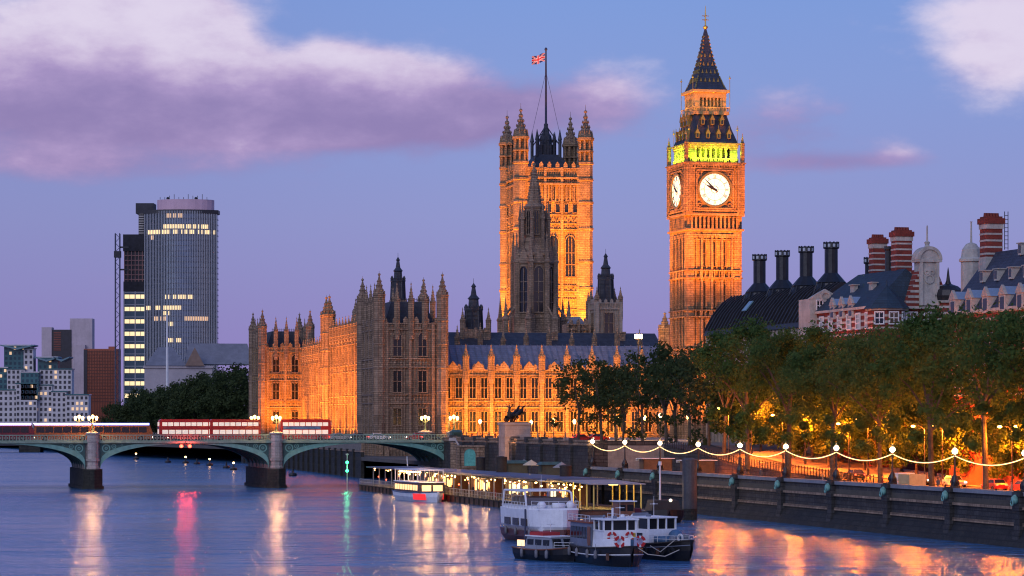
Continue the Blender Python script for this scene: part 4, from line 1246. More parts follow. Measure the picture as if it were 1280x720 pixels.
# white gabled dormers along the river side, facing the water
dmr = MB(); dmr.box(-1.0, 1.0, -.9, 2.5, 0, 2.2); dmr.xz([(-1.2, 2.2), (1.2, 2.2), (0.5, 3.0), (0, 3.5), (-.5, 3.0)], -1.0, -.6)
dm1 = dmr.mesh('dormer', STONEW)
dg = MB().box(-.6, .6, -.93, -.89, .3, 1.9).mesh('dormer_window', DARKGLASS)
dr_ = MB(); dr_.add([(-1.15, -.75, 2.2), (1.15, -.75, 2.2), (1.15, 3, 2.2), (-1.15, 3, 2.2), (0, -.75, 3.3), (0, 3, 3.3)], [(0, 1, 4), (1, 2, 5, 4), (2, 3, 5), (3, 0, 4, 5)])
PALESL = mat('pale_blue_lead', (.22, .30, .42), .5, var=.15)
drm = dr_.mesh('dormer_roof', PALESL)
def dormer(parent, M):
    o = ob('dormer', dm1, parent, M); ob('dormer_window', dg, o); ob('dormer_roof', drm, o)
for y in (9.5, 13.5, 17.5): dormer(NS, T(.6, y, ez - 1.4) @ RZ(-math.pi / 2))
for x, y, z in ((2.9, 8, ez + 2.4), (2.9, 16, ez + 2.4)):
    o = MB(); o.box(-.35, .35, -.8, .8, 0, 1.6); o.box(-.6, .6, -1, .9, 1.6, 1.75); o.build('small_dormer', STONEW, NS, loc=(x, y, z))
# far pavilion with a stone gable at the left end
p = MB(); p.box(-1.2, 4.0, BD1 - 5, BD1 + .3, GZ, zn(383) + .4); p.box(-1.2, 4, BD1 - 5, BD1 + .3, ez + .4, zn(365)); p.xz([(-1.4, zn(365)), (4.2, zn(365)), (2.8, zn(358)), (1.4, zn(352)), (0, zn(358))], BD1 - 5.1, BD1 - 4.3)
p.ring(1.4, zn(362), .6, .9, BD1 - 5.3, BD1 - 5.05, 16)
p.build('end_pavilion', STONEW, NS)
put_window(NS, T(.4, BD1 - 5.05, zn(381)), win_white(.9, 1.7, 2, 1)); put_window(NS, T(2.4, BD1 - 5.05, zn(381)), win_white(.9, 1.7, 2, 1))
# polygonal bay with conical roof
b = MB(); b.lathe(1.8, -.6, [(2.7, GZ), (2.7, zn(388))], 8); b.build('bay_wall', REDBRICK, NS)
s_ = MB()
z = zn(412)
while z < zn(389): s_.lathe(1.8, -.6, [(2.76, z), (2.76, z + .36)], 8); z += .95
s_.lathe(1.8, -.6, [(3.0, zn(388.5)), (3.1, zn(386.5))], 8); s_.build('bay_bands', STONEW, NS)
b = MB(); b.lathe(1.8, -.6, [(3.3, zn(386.5)), (2.3, zn(376)), (1.0, zn(365)), (.1, zn(357)), (.05, zn(350))], 8); b.build('bay_roof', TEALSLATE, NS)
for i in (-1, 0, 1):
    put_window(NS, T(1.8, -.6) @ RZ(i * math.pi / 4) @ T(0, -2.77, zn(405)), win_white(1.3, 1.7, 2, 1))
# stone gable over the front with round pediment
gx = 8.6
g_ = MB(); g_.xz([(gx - 4.3, ez - .4), (gx + 4.0, ez - .4), (gx + 1.4, zn(336)), (gx - 1.4, zn(336))], -.7, 2.4); g_.build('brick_gable', REDBRICK, NS)
s_ = MB()
for i in range(7):
    t_ = i / 7; hw = 4.15 - t_ * 2.75; z = ez - .3 + t_ * (zn(336) - ez)
    s_.box(gx - hw, gx + hw - .2, -.76, 2.0, z, z + .38)
s_.build('gable_bands', STONEW, NS)
s_ = MB(); s_.box(gx - 1.55, gx + 1.55, -1.05, 1.2, ez + .2, zn(324))
for sx in (-1, 1): s_.box(gx + sx * 1.35 - .25, gx + sx * 1.35 + .25, -1.25, -1.0, ez + .2, zn(326))
s_.box(gx - 2.0, gx + 2.0, -1.35, 1.3, zn(327), zn(324)); s_.ring(gx, zn(324), 0.0, 1.85, -1.2, 1.0, 20, 0, math.pi); s_.ring(gx, zn(324), 1.55, 2.05, -1.4, 1.1, 20, 0, math.pi)
s_.ring(gx, zn(348), .5, .8, -1.2, -1.0, 14); s_.ring(gx - .4, zn(340), .25, .45, -1.2, -1.0, 10); s_.ring(gx + .4, zn(340), .25, .45, -1.2, -1.0, 10)
s_.lathe(gx, -.2, [(.45, zn(309)), (.3, zn(305)), (.42, zn(302)), (.14, zn(300)), (.1, zn(282)), (.02, zn(280))], 8)
s_.build('stone_gable_head', STONEW, NS)
# round corner turret with dark dome
b = MB(); b.lathe(BW1 + .1, -.4, [(1.9, GZ), (1.9, zn(377))], 12); b.build('turret_wall', REDBRICK, NS)
s_ = MB(); z = zn(408)
while z < zn(380): s_.lathe(BW1 + .1, -.4, [(1.95, z), (1.95, z + .36)], 12); z += .95
s_.lathe(BW1 + .1, -.4, [(2.2, zn(378)), (2.35, zn(375))], 12); s_.build('turret_bands', STONEW, NS)
b = MB(); b.lathe(BW1 + .1, -.4, [(2.25, zn(375)), (2.4, zn(369)), (2.2, zn(362)), (1.5, zn(357)), (.5, zn(354)), (.3, zn(350)), (.1, zn(336)), (.03, zn(333))], 12); b.build('turret_dome', BR_, NS)
put_window(NS, T(BW1 + .1, -.4) @ T(0, -1.97, zn(402)), win_white(1.0, 1.9, 2, 1))
def banded_chimney(parent, x, y, w_, d_, z0, z1, name='chimney'):
    c_ = MB(); c_.box(x - w_/2, x + w_/2, y - d_/2, y + d_/2, z0, z1)
    c_.box(x - w_/2 - .28, x + w_/2 + .28, y - d_/2 - .28, y + d_/2 + .28, z1 - 1.0, z1 - .25)
    for i in range(5): xx = x - w_/2 + .35 + i * (w_ - .7) / 4; c_.lathe(xx, y, [(.25, z1), (.2, z1 + .5)], 6)
    o = c_.build('chimney', REDBRICK, parent)
    s_ = MB(); z = z0 + .9
    s_.box(x - w_/2 - .1, x + w_/2 + .1, y - d_/2 - .1, y + d_/2 + .1, z0, z0 + .6)
    while z < z1 - 1.2: s_.box(x - w_/2 - .05, x + w_/2 + .05, y - d_/2 - .05, y + d_/2 + .05, z, z + .26); z += .9
    s_.box(x - w_/2 - .12, x + w_/2 + .12, y - d_/2 - .12, y + d_/2 + .12, z1 - 1.7, z1 - 1.02)
    s_.build('stone_bands', STONEW, o); return o
ca_ = loc2(1097, 448, NS); cb2 = loc2(1127, 438, NS)
banded_chimney(NS, ca_[0], ca_[1], 2.2, 2.0, 34, wz(297, 448)); banded_chimney(NS, cb2[0], cb2[1], 2.6, 2.2, 34, wz(288, 438))
cb = MB(); cb.box(cb2[0] - 1.4, cb2[0] + 1.4, cb2[1] - 1.2, cb2[1] + 1.2, 30, 35.6); cb.build('chimney_base', STONEW, NS)
cb = MB(); cb.lathe(7.2, 12, [(.55, 34), (.55, 40.6), (.7, 40.8), (.7, 41.3)], 8); cb.build('chimney_pot', BLACKIRON, NS)

# ================================================================== second brick block at the right edge
B2D = 366.0
N2 = thing('brick_mansion', 'dark slate mansard building at right edge with white dormers and one huge banded chimney', 'building', Vector((wx(1186, 384), 384.0, 0)) - EVv * 44, EA)
L2 = 44.0
ez2 = wz(392, 384)
b = MB(); b.box(0, 26, 0, L2, GZ - 1, ez2); b.build('wall', REDBRICK, N2)
s_ = MB(); bands(s_, 0, 26, 0, L2, GZ + 12, ez2 - .2); s_.box(-.3, 26.3, -.3, L2 + .3, ez2 - .2, ez2 + .2); s_.build('stone_bands', STONEW, N2)
rz2 = wz(310, 372)
r_ = MB(); r_.add([(-.2, -.2, ez2 + .2), (26.2, -.2, ez2 + .2), (26.2, L2 + .2, ez2 + .2), (-.2, L2 + .2, ez2 + .2), (5.0, 5, rz2), (20, 5, rz2), (20, L2 - 2.4, rz2), (5.0, L2 - 2.4, rz2)],
                  [(0,1,5,4),(1,2,6,5),(2,3,7,6),(3,0,4,7),(4,5,6,7),(3,2,1,0)])
r_.build('roof', SLATE, N2)
for i in range(7): dormer(N2, T(.35, L2 - 2.5 - i * 5.4, ez2 - .4) @ RZ(-math.pi / 2))
sd_ = MB(); sd_.box(-.55, .55, -.8, 1.0, 0, 1.5); sd_.box(-.75, .75, -.95, 1.2, 1.5, 1.65); sdm = sd_.mesh('small_dormer', STONEW)
sg = MB().box(-.38, .38, -.83, -.79, .25, 1.3).mesh('small_window', DARKGLASS)
for i in range(7):
    o = ob('small_dormer', sdm, N2, T(2.75, L2 - 6.5 - i * 4.6, ez2 + 4.0) @ RZ(-math.pi / 2)); ob('small_window', sg, o)
for i in range(4):
    o = ob('small_dormer', sdm, N2, T(4.9, L2 - 14 - i * 5.2, ez2 + 7.3) @ RZ(-math.pi / 2)); ob('small_window', sg, o)
# chimney: placed on the roof slope
x_, y_ = loc2(1239, 382, N2)
banded_chimney(N2, x_, y_, 2.4, 2.1, 35.4, wz(271, 382))
cb = MB(); cb.box(x_ - 1.35, x_ + 1.35, y_ - 1.2, y_ + 1.2, 31, 35.4); cb.build('chimney_base', STONEW, N2)
ld = MB()
for s in (0, .5): ld.box(x_ + 1.5 + s - .04, x_ + 1.5 + s + .04, y_ - 1.1, y_ - 1.02, 37, 42.2)
for i in range(9): ld.box(x_ + 1.45, x_ + 2.05, y_ - 1.1, y_ - 1.03, 37.2 + i * .55, 37.28 + i * .55)
ld.build('ladder', BLACKIRON, N2)
x_, y_ = loc2(1214, 392, N2)
cb = MB(); cb.lathe(x_, y_, [(1.4, 28), (1.4, wz(328, 392)), (1.65, wz(327, 392)), (1.65, wz(324, 392)), (1.4, wz(322, 392)), (1.25, wz(312, 392)), (.7, wz(305, 392)), (.15, wz(303, 392)), (.1, wz(278, 392)), (.2, wz(277, 392))], 12)
cb.build('dome_turret', STONEW, N2)

# ================================================================== skyline across the river bend
BUDGET = {}
def each(parent, name, boxes, m_):
    """every window its own part, up to 95 on one thing; the rest in one part"""
    rest = MB()
    for b_ in boxes:
        if BUDGET.get(parent.name, 0) < 95:
            BUDGET[parent.name] = BUDGET.get(parent.name, 0) + 1; MB().box(*b_).build(name, m_, parent)
        else: rest.box(*b_)
    if rest.v: rest.build(name + '_rest', m_, parent)['kind'] = 'stuff'
def glasscol(n_, c_, r_=.25): return mat(n_, c_, r_, var=.25, scale=.08, spec=.6)
LITW = mat('lit_office_window', (1, .8, .4), .4, var=0, emit=1.05, ecol=(1, .72, .36))
LITD = mat('dim_lit_window', (1, .7, .4), .4, var=0, emit=.55, ecol=(1, .62, .32))
MD = 1500.0
zm = lambda y: wz(y, MD)
MT = thing('office_tower', 'tall curved glass office tower with pink lit drum on its roof', 'tower', (wx(227, MD), MD, 0), 0, 'distant city towers')
mw = 38.4 / 2
def plan(r_=0.0, bulge=6.0):
    p_ = []
    for i in range(17):
        t_ = -1 + i / 8; p_.append((t_ * (mw + r_), -bulge * (1 - t_ * t_) - r_ * .5 - 4))
    for i in range(17):
        t_ = 1 - i / 8; p_.append((t_ * (mw + r_), bulge * (1 - t_ * t_) + r_ * .5 + 4))
    return p_
b = MB(); b.xy(plan(), 4, zm(265)); b.build('glass_wall', mat('tower_glass', (.16, .21, .27), .22, metal=.75, var=.3, scale=.12), MT)
b = MB(); b.xy(plan(.9), zm(268), zm(263.5)); b.build('roof_slab', mat('tower_dark_band', (.03, .03, .035), .5, var=.2), MT)
b = MB(); nf = 30; h0, h1 = zm(470), zm(268)
for i in range(nf + 1): z = h0 + (h1 - h0) * i / nf; b.xy(plan(.15), z - .32, z + .32)
b.build('floor_bands', mat('tower_spandrel', (.12, .13, .16), .35, metal=.4, var=.25, scale=.15), MT)
b = MB()
for i in range(45):
    t_ = -1 + 2 * i / 44; x = t_ * mw; y = -6 * (1 - t_ * t_) - 4.35; b.box(x - .17, x + .17, y - .25, y + .1, 4, zm(265))
b.build('mullions', mat('tower_mullion', (.32, .34, .38), .4, var=.1), MT)
def lit_on_tower(y_px, x0, x1, m_, nm):
    q_ = []; z = h0 + (h1 - h0) * round((zm(y_px) - h0) / (h1 - h0) * nf) / nf + .5
    for i in range(44):
        t_ = -1 + 2 * (i + .5) / 44; px_ = 227 + t_ * 45
        if x0 <= px_ <= x1 and rnd.random() < .66:
            y = -6 * (1 - t_ * t_) - 4.12; q_.append((t_ * mw - .62, t_ * mw + .62, y - .08, y + .3, z, z + 2.2))
    each(MT, 'lit_window', q_, m_)
for y_, x0, x1, m_ in ((288, 206, 262, LITW), (296, 184, 270, LITW), (378, 207, 246, LITW), (386, 184, 234, LITW), (394, 206, 222, LITW), (402, 234, 262, LITD), (410, 210, 218, LITW), (427, 210, 230, LITW), (277, 210, 232, LITD), (305, 190, 196, LITD), (402, 190, 215, LITD)):
    lit_on_tower(y_, x0, x1, m_, 'lit_windows')
b = MB(); b.lathe(2, 2, [(15.2, zm(264)), (15.2, zm(250))], 24, sy=.55); b.build('roof_drum', mat('pink_lit_plant_room', (.62, .42, .50), .6, var=.1, scale=.2), MT)  # pink light on the drum is put into its base colour
for i in range(11): x = -11 + i * 2.5; MB().box(x - .14, x + .14, -4, -3.8, zm(250), zm(250) + rnd.choice((1.2, 2, 2.8))).build('aerial', BLACKIRON, MT)
for x in (-8, 7): MB().ball((x + 1, -3, zm(248.5)), .8, 8, 5).build('satellite_dish', BLACKIRON, MT)
# black core and tower under construction behind it
DK = mat('dark_concrete', (.035, .035, .045), .7, var=.4, scale=.2)
KT2 = thing('core_tower', 'dark concrete tower core standing left behind the curved glass tower', 'tower', (wx(181, 1560), 1560, 0), 0, 'distant city towers')
zq = lambda y: wz(y, 1560)
b = MB(); b.box(-3.5, 5, 0, 10, 4, zq(266)); b.build('core', DK, KT2)
b = MB(); b.box(-5, 5, -.6, 11, zq(267), zq(254)); b.build('crown', DK, KT2)
b = MB()
for i in range(9): b.box(-3.4, -.6, -.3, 0, zq(292 - i * 3) - .0, zq(292 - i * 3) + .6)
b.build('open_floors', STONEW, KT2)
U2 = thing('unfinished_tower', 'unfinished tower with dark scaffold top and bright lit glass lower floors', 'tower', (wx(169, 1530), 1530, 0), 0, 'distant city towers')
zq = lambda y: wz(y, 1530)
b = MB(); b.box(-6.1, 6.1, 0, 12, 4, zq(362)); b.build('glass_wall', glasscol('new_glass', (.05, .10, .13), .15), U2)
b = MB(); b.box(-5.9, 5.9, .2, 12, zq(362), zq(296)); b.build('concrete_frame', DK, U2)
NET = mat('black_netting', (.02, .02, .028), .8, var=.5, scale=.4)
MB().box(-6.6, 6.6, -.5, 12.5, zq(314), zq(293)).build('scaffold_screen', NET, U2); MB().box(-6.4, 6.4, -.5, 12, zq(364), zq(352)).build('scaffold_screen', NET, U2)
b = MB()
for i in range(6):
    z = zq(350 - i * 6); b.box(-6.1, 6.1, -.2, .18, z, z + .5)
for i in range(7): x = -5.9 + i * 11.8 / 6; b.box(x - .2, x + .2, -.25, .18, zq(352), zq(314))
b.build('frame_floors', mat('red_glint_steel', (.28, .14, .13), .6, var=.3), U2)  # red glints on the frame are put into its colour
q_ = []
for i in range(9):
    z = zq(368 + i * 15.5) - 1.3
    for s in (-4.4, -1.5, 1.5, 4.4): q_.append((s - 1.3, s + 1.3, -.14, .05, z - 1.0, z + 1.2))
each(U2, 'lit_window', q_, LITW)
b = MB()
for i in range(18): z = zq(366 + i * 7.7); b.box(-6.2, 6.2, -.08, .1, z, z + .5)
for x in (-6.1, 0, 6.1): b.box(x - .3, x + .3, -.25, .1, 4, zq(362))
b.build('floor_bands', MATS['tower_mullion'], U2)
CR = thing('crane_mast', 'thin lattice tower crane mast beside the unfinished tower', 'crane', (wx(147, 1520), 1520, 0), 0)
zq = lambda y: wz(y, 1520)
b = MB()
for x in (-1.2, 1.2):
    for y in (-1.2, 1.2): b.box(x - .22, x + .22, y - .22, y + .22, 4, zq(292))
z = 6; s = 1
while z < zq(294):
    b.tube([(-1.2 * s, -1.2, z), (1.2 * s, -1.2, z + 2.6)], .14, 4); b.tube([(1.2, -1.2 * s, z), (1.2, 1.2 * s, z + 2.6)], .14, 4); z += 2.6; s = -s
b.build('mast', mat('crane_blue_steel', (.045, .055, .11), .5, var=.2), CR)
b = MB(); b.box(-1.8, 1.8, -1.6, 1.6, zq(322), zq(314)); b.build('cab', DK, CR)
for y_ in (309, 337): MB().box(1, 6, -.4, .4, zq(y_ + 1), zq(y_ - 1)).build('wall_tie', DK, CR)
# white and black slab tower, brown block
zq = lambda y: wz(y, 1950)
SB = thing('slab_tower', 'dark slab tower between two pale lift shafts on the left skyline', 'tower', (wx(84, 1950), 1950, 0), 0, 'distant city towers')
u_ = 1950 / FPX
PINKW = mat('pale_pink_concrete', (.50, .42, .46), .7, var=.12, scale=.1, streak=.2)
b = MB(); b.box(-32 * u_, -19.5 * u_, 0, 10, 4, zq(409)); b.build('left_shaft', PINKW, SB)
b = MB(); b.box(3 * u_, 31 * u_, 1, 12, 4, zq(398)); b.box(8 * u_, 23 * u_, -3, 2, 4, zq(431)); b.build('right_shaft', PINKW, SB)
b = MB(); b.box(-19 * u_, 5 * u_, .5, 11, 4, zq(412)); b.build('dark_slab', mat('dark_facade', (.022, .02, .03), .5, var=.3), SB)
b = MB()
for i in range(11): b.box(-17 * u_, -8 * u_, .2, .45, zq(416 + i * 2.2), zq(416 + i * 2.2) + .6)
b.build('red_louvres', mat('red_louvre', (.22, .06, .04), .6, var=.2), SB)
BB = thing('brown_block', 'plain rust brown office block on the left skyline', 'building', (wx(126, 1900), 1900, 0), 0, 'distant city towers')
zq = lambda y: wz(y, 1900); u_ = 1900 / FPX
b = MB(); b.box(-21 * u_, 21 * u_, 0, 16, 4, zq(436)); b.box(9 * u_, 17 * u_, 2, 8, zq(436), zq(433)); b.build('wall', mat('rust_brown_cladding', (.33, .085, .04), .6, var=.2, scale=.1), BB)
b = MB()
for i in range(17): z = zq(440 + i * 3.9); b.box(-20 * u_, 20 * u_, -.25, .05, z, z + .45)
for i in range(21): x = (-20 + i * 2) * u_; b.box(x - .15, x + .15, -.3, .05, 4, zq(438))
b.build('facade_grid', mat('rust_dark_grid', (.11, .032, .02), .6, var=.2), BB)
b = MB(); b.box(-21.3 * u_, -17 * u_, -.4, 15, 4, zq(437)); b.build('dark_end', MATS['dark_facade'], BB)

# stepped riverside apartments with gull wing roofs
WD = 1800.0; u_ = WD / FPX; zq = lambda y: wz(y, WD)
GREENG = glasscol('green_glass', (.03, .12, .13), .2)
WHT = mat('white_apartment_render', (.55, .53, .55), .7, var=.12, scale=.1)
WIND = mat('apartment_dark_window', (.03, .03, .04), .3, var=0)
def apartments(name, label, px0, blocks, roofs):
    t = thing(name, label, 'apartments', (wx(px0, WD), WD, 0), 0, 'stepped riverside apartments')
    for bi, (x0, x1, y0, y1, kind) in enumerate(blocks):
        zA, zB = zq(y1), zq(y0); dy = bi * -1.2
        X0, X1 = (x0 - px0) * u_, (x1 - px0) * u_
        b_ = MB(); b_.box(X0, X1, dy, dy + 10, zA, zB); b_.build('wall', WHT if kind else GREENG, t)
        w__ = []; nx = max(2, int((X1 - X0) / 2.6)); nz = max(2, int((zB - zA) / 3.2)); lt = []
        for i in range(nx):
            for j in range(nz):
                cx = X0 + (X1 - X0) * (i + .5) / nx; cz = zA + (zB - zA) * (j + .5) / nz
                tgt = lt if rnd.random() < .09 else w__
                tgt.append((cx - .75, cx + .75, dy - .15, dy + .1, cz - .95, cz + .95))
        each(t, 'lit_window', lt, LITD); each(t, 'window', w__, WIND if kind else glasscol('teal_panes', (.015, .055, .07), .15))
        b_ = MB(); b_.box(X0 - .5, X1 + .5, dy - .5, dy + 10, zB, zB + .7); b_.build('roof_edge', GREENG if kind else WHT, t)
    for (x0, x1, y, kind) in roofs:
        b_ = MB(); xm = (x0 + x1) / 2
        b_.xz([((x0 - px0) * u_, zq(y)), ((xm - px0) * u_, zq(y + 4)), ((x1 - px0) * u_, zq(y)), ((x1 - px0) * u_, zq(y) - .8), ((xm - px0) * u_, zq(y + 4) - 1.2), ((x0 - px0) * u_, zq(y) - .8)], -5, 12)
        b_.build('gull_wing_roof', mat('pale_teal_roof', (.12, .22, .26), .5, var=.1), t)
apartments('apartment_block', 'stepped white and green riverside apartments with tall teal tower at far left', 24,
           [(5, 38, 432, 470, 0), (30, 42, 436, 470, 1), (-6, 10, 460, 500, 0), (10, 32, 462, 500, 1), (-6, 24, 488, 535, 1), (22, 48, 480, 535, 1)], [(2, 44, 431, 0)])
apartments('apartment_block', 'stepped white and green riverside apartments with winged roof under the brown block', 78,
           [(47, 72, 447, 470, 0), (50, 90, 462, 500, 1), (44, 66, 482, 535, 1), (66, 84, 490, 535, 1), (84, 112, 494, 535, 1), (28, 50, 466, 500, 0)], [(68, 88, 446, 0), (45, 74, 446, 0)])
# long lit quay behind the bridge parapet and far bridge pier
zq = lambda y: wz(y, 1200)
LB = thing('far_bridge', 'low far bridge with one dark pier beyond the near arch at left edge', 'bridge', (wx(36, 1200), 1200, 0), R(4))
b = MB(); b.box(-80, 12, 0, 12, zq(557) , zq(554)); b.build('deck', DK, LB)
b = MB(); b.box(-4, 5, -2, 14, -1, zq(556)); b.build('pier', TIDE, LB)
# grey roofed hall
HD = 1250.0; zq = lambda y: wz(y, HD); u_ = HD / FPX
GH = thing('stone_hall', 'low pale stone hall with grey pitched roofs in front of the glass tower', 'building', (wx(181, HD), HD, 0), R(8))
b = MB(); b.box(0, 84 * u_, 0, 25, 4, zq(458)); b.box(-.6, 84 * u_ + .6, -.6, 25, zq(460), zq(457)); b.build('wall', mat('lilac_stone', (.42, .38, .40), .8, var=.12, scale=.2), GH)
b = MB(); gable_roof(b, 0, 52 * u_, -1, 24, zq(457), zq(433), 6); gable_roof(b, 50 * u_, 135 * u_, 3, 24, zq(455), zq(428), 2); b.build('roof', mat('grey_lead_roof', (.19, .19, .21), .6, var=.2, scale=.3), GH)
b = MB(); b.xz([(50 * u_, zq(457)), (74 * u_, zq(457)), (62 * u_, zq(434))], -2, 2); b.build('pediment', mat('brown_pediment', (.25, .17, .13), .8, var=.2), GH)
PO = thing('white_mast', 'thin white mast rising in front of the curved glass tower', 'mast', (wx(209, 1240), 1240, 0), 0)
b = MB(); b.lathe(0, 0, [(.6, 4), (.5, wz(445, 1240)), (.3, wz(393, 1240))], 6); b.build('pole', WHITEPAINT, PO)
# ================================================================== TREES
def leaf_material(name, c1, c2, c3):
    m = bpy.data.materials.new(name); m.use_nodes = True
    t = m.node_tree; q = NT(t); b = t.nodes['Principled BSDF']
    co = q.n('ShaderNodeTexCoord').outputs['Object']
    oi = q.n('ShaderNodeObjectInfo').outputs['Random']
    f = q.ss(q.noise(co, 0.5, 3.0, 0.6), 0.3, 0.7)
    c = q.mix(f, c1, c2)
    f2 = q.ss(q.noise(co, 3.5, 2.0, 0.6), 0.55, 0.8)
    c = q.mix(q.m('MULTIPLY', f2, 0.7), c, c3)
    c = q.mix(q.m('MULTIPLY', oi, 0.35), c, c3)
    t.links.new(c, b.inputs['Base Color']); b.inputs['Roughness'].default_value = 0.75
    b.inputs['Specular IOR Level'].default_value = 0.15
    tr = q.n('ShaderNodeBsdfTranslucent'); t.links.new(c, tr.inputs[0])
    mx = q.n('ShaderNodeMixShader'); mx.inputs[0].default_value = 0.42
    t.links.new(b.outputs[0], mx.inputs[1]); t.links.new(tr.outputs[0], mx.inputs[2])
    t.links.new(mx.outputs[0], t.nodes['Material Output'].inputs[0])
    return m
LEAF = leaf_material('plane_foliage', (.050, .105, .024), (.090, .155, .036), (.125, .150, .040))
LEAFD = leaf_material('dark_foliage', (.040, .062, .022), (.062, .090, .030), (.080, .095, .034))
BARK = mat('plane_bark', (.10, .075, .05), .9, var=.5, scale=1.5, bump=.6)

def tree_meshes(seed, rx, zlo, zhi, nclump, leaves, ls, leafm, cr=(1.3, 2.5), trunk=.38, low=0.0):
    """trunk with limbs, and a crown of leaf clumps, base at z=0"""
    r = random.Random(seed)
    zc_ = (zlo + zhi) / 2; hz = (zhi - zlo) / 2
    cl = []
    while len(cl) < nclump:
        a = r.uniform(0, 2 * math.pi); e = r.uniform(-1, 1); q_ = r.uniform(.35, 1.0) ** .6
        s_ = math.sqrt(max(0, 1 - e * e))
        wob = 1 + .22 * math.sin(3 * a + seed) + .12 * math.sin(5 * a + 2.3 * seed)
        x, y, z = rx * q_ * s_ * math.cos(a) * wob, rx * q_ * s_ * math.sin(a) * wob, zc_ + hz * q_ * e * (1 + .12 * math.sin(2 * a + seed))
        if z < zlo + .3: continue
        cl.append((x, y, z, r.uniform(*cr)))
    for i in range(int(nclump * low)):                 # hanging low boughs
        a = r.uniform(0, 2 * math.pi); q_ = r.uniform(.4, 1.0) * rx
        cl.append((q_ * math.cos(a), q_ * math.sin(a), zlo - r.uniform(0, 5.0), r.uniform(.7, 1.5)))
    v = []; f = []
    per = leaves // len(cl)
    for (cx, cy, cz, rr) in cl:
        for _ in range(per):
            d = Vector((r.gauss(0, 1), r.gauss(0, 1), r.gauss(0, .8))); d.normalize()
            p = Vector((cx, cy, cz)) + d * rr * (r.random() ** .45) * Vector((1, 1, .8)).length / 1.62
            nrm = (d + Vector((r.gauss(0, .6), r.gauss(0, .6), r.gauss(.3, .6)))).normalized()
            u = nrm.cross(Vector((r.gauss(0, 1), r.gauss(0, 1), r.gauss(0, 1)))).normalized(); w = nrm.cross(u)
            s = ls * r.uniform(.6, 1.25); o = len(v)
            v += [tuple(p + u * s), tuple(p + w * s * .55), tuple(p - u * s), tuple(p - w * s * .55)]
            f.append((o, o + 1, o + 2, o + 3))
    cm = bpy.data.meshes.new('crown'); cm.from_pydata(v, [], f); cm.materials.append(leafm); cm.update()
    t = MB(); zt_ = zlo + hz * .3
    b0 = (r.uniform(-.4, .4), r.uniform(-.4, .4))
    t.tube([(0, 0, -.5), (0, 0, .3), (b0[0] * .4, b0[1] * .4, zt_ * .5), (b0[0], b0[1], zt_)], trunk * 1.25, 8, trunk * .7)
    for i in range(7):
        c = cl[r.randrange(nclump)]; s0 = r.uniform(.55, 1.0); z_ = zt_ * s0
        p0 = Vector((b0[0] * s0, b0[1] * s0, z_)); p2 = Vector(c[:3]); p1 = p0.lerp(p2, .5) + Vector((0, 0, .8))
        t.tube([p0, p1, p2], trunk * .48, 5, trunk * .12)
    return t.mesh('trunk', BARK), cm
def tree(variant, p, rz, sc, label, cat='tree', group=None, name='plane_tree'):
    o = thing(name, label, cat, p, rz, group); o.scale = (sc,) * 3
    ob('trunk', variant[0], o); ob('crown', variant[1], o); return o

TV = [tree_meshes(11 + i, 8.6, 10.6, 24.0, 58, 14500, .275, LEAF, cr=(1.1, 2.7), low=(.12, .38, .2, .5)[i]) for i in range(4)]
TB = [tree_meshes(31 + i, 8.2, 2.6, 23.0, 84, 9500, .36, LEAF, low=0) for i in range(3)]
row = [(d, 9.3) for d in (287, 303, 319, 335, 351, 368, 385, 402, 419)]
for i, (d, off) in enumerate(row):
    tree(TV[i % 4], (bank_x(d) + off + rnd.uniform(-.6, .6), d, GZ if d < 380 else GZ + (d - 380) * .03), rnd.uniform(0, 6.28), (rnd.uniform(.93, 1.06) if d < 345 else rnd.uniform(.84, .96)),
         'tall leafy plane tree in the front row behind the string of lights, %s from left' % ORD[len(row) - 1 - i], group='plane trees along the embankment')
row2 = [(d, 30.5) for d in (366, 378, 390, 402, 414, 426, 438, 450, 462)]
for i, (d, off) in enumerate(row2):
    tree(TB[i % 3], (bank_x(d) + off + rnd.uniform(-1, 1), d, GZ if d < 380 else GZ + (d - 380) * .045), rnd.uniform(0, 6.28), rnd.uniform(.80, .92),
         'plane tree in the back row before the brick buildings, %s from left' % ORD[len(row2) - 1 - i], group='plane trees along the embankment')
TU = [tree_meshes(91 + i, 5.4, 1.6, 12.0, 46, 6500, .33, LEAF, cr=(1.0, 2.0), trunk=.22) for i in range(3)]
for i, d in enumerate((338, 348, 358, 368, 378, 388, 398, 408, 418, 428, 438, 448, 459, 470)):
    tree(TU[i % 3], (bank_x(d) + 25.5 + rnd.uniform(-1, 1), d, GZ if d < 380 else GZ + (d - 380) * .045), rnd.uniform(0, 6.28), rnd.uniform(.9, 1.1),
         'low lamp lit tree glowing orange behind the taller trunks, %s from left' % ORD[13 - i], group='low lamp lit trees beyond the road', name='small_tree')
TA = [tree_meshes(41 + i, 6.2, 5.4, 16.5, 38, 1900, .36, LEAFD, cr=(1.0, 2.1), trunk=.28, low=.12) for i in range(3)]
airy = [(723, 545, 1.0), (752, 530, .98), (779, 545, .95), (803, 520, 1.04), (833, 505, 1.12), (862, 492, 1.05), (886, 470, 1.08), (770, 575, 1.0), (845, 540, 1.1), (905, 455, 1.15)]
for i, (px, d, s_) in enumerate(sorted(airy)):
    tree(TA[i % 3], (wx(px, d), d, UZ if d > 470 else 8.3), rnd.uniform(0, 6.28), s_, 'dark airy tree against the orange palace wing, %s from the statue' % ORD[i], group='thin dark trees before the palace')
TF = [tree_meshes(71 + i, 9.5, 4.0, 24.5, 50, 4500, .6, LEAFD, cr=(2.0, 3.6)) for i in range(3)]
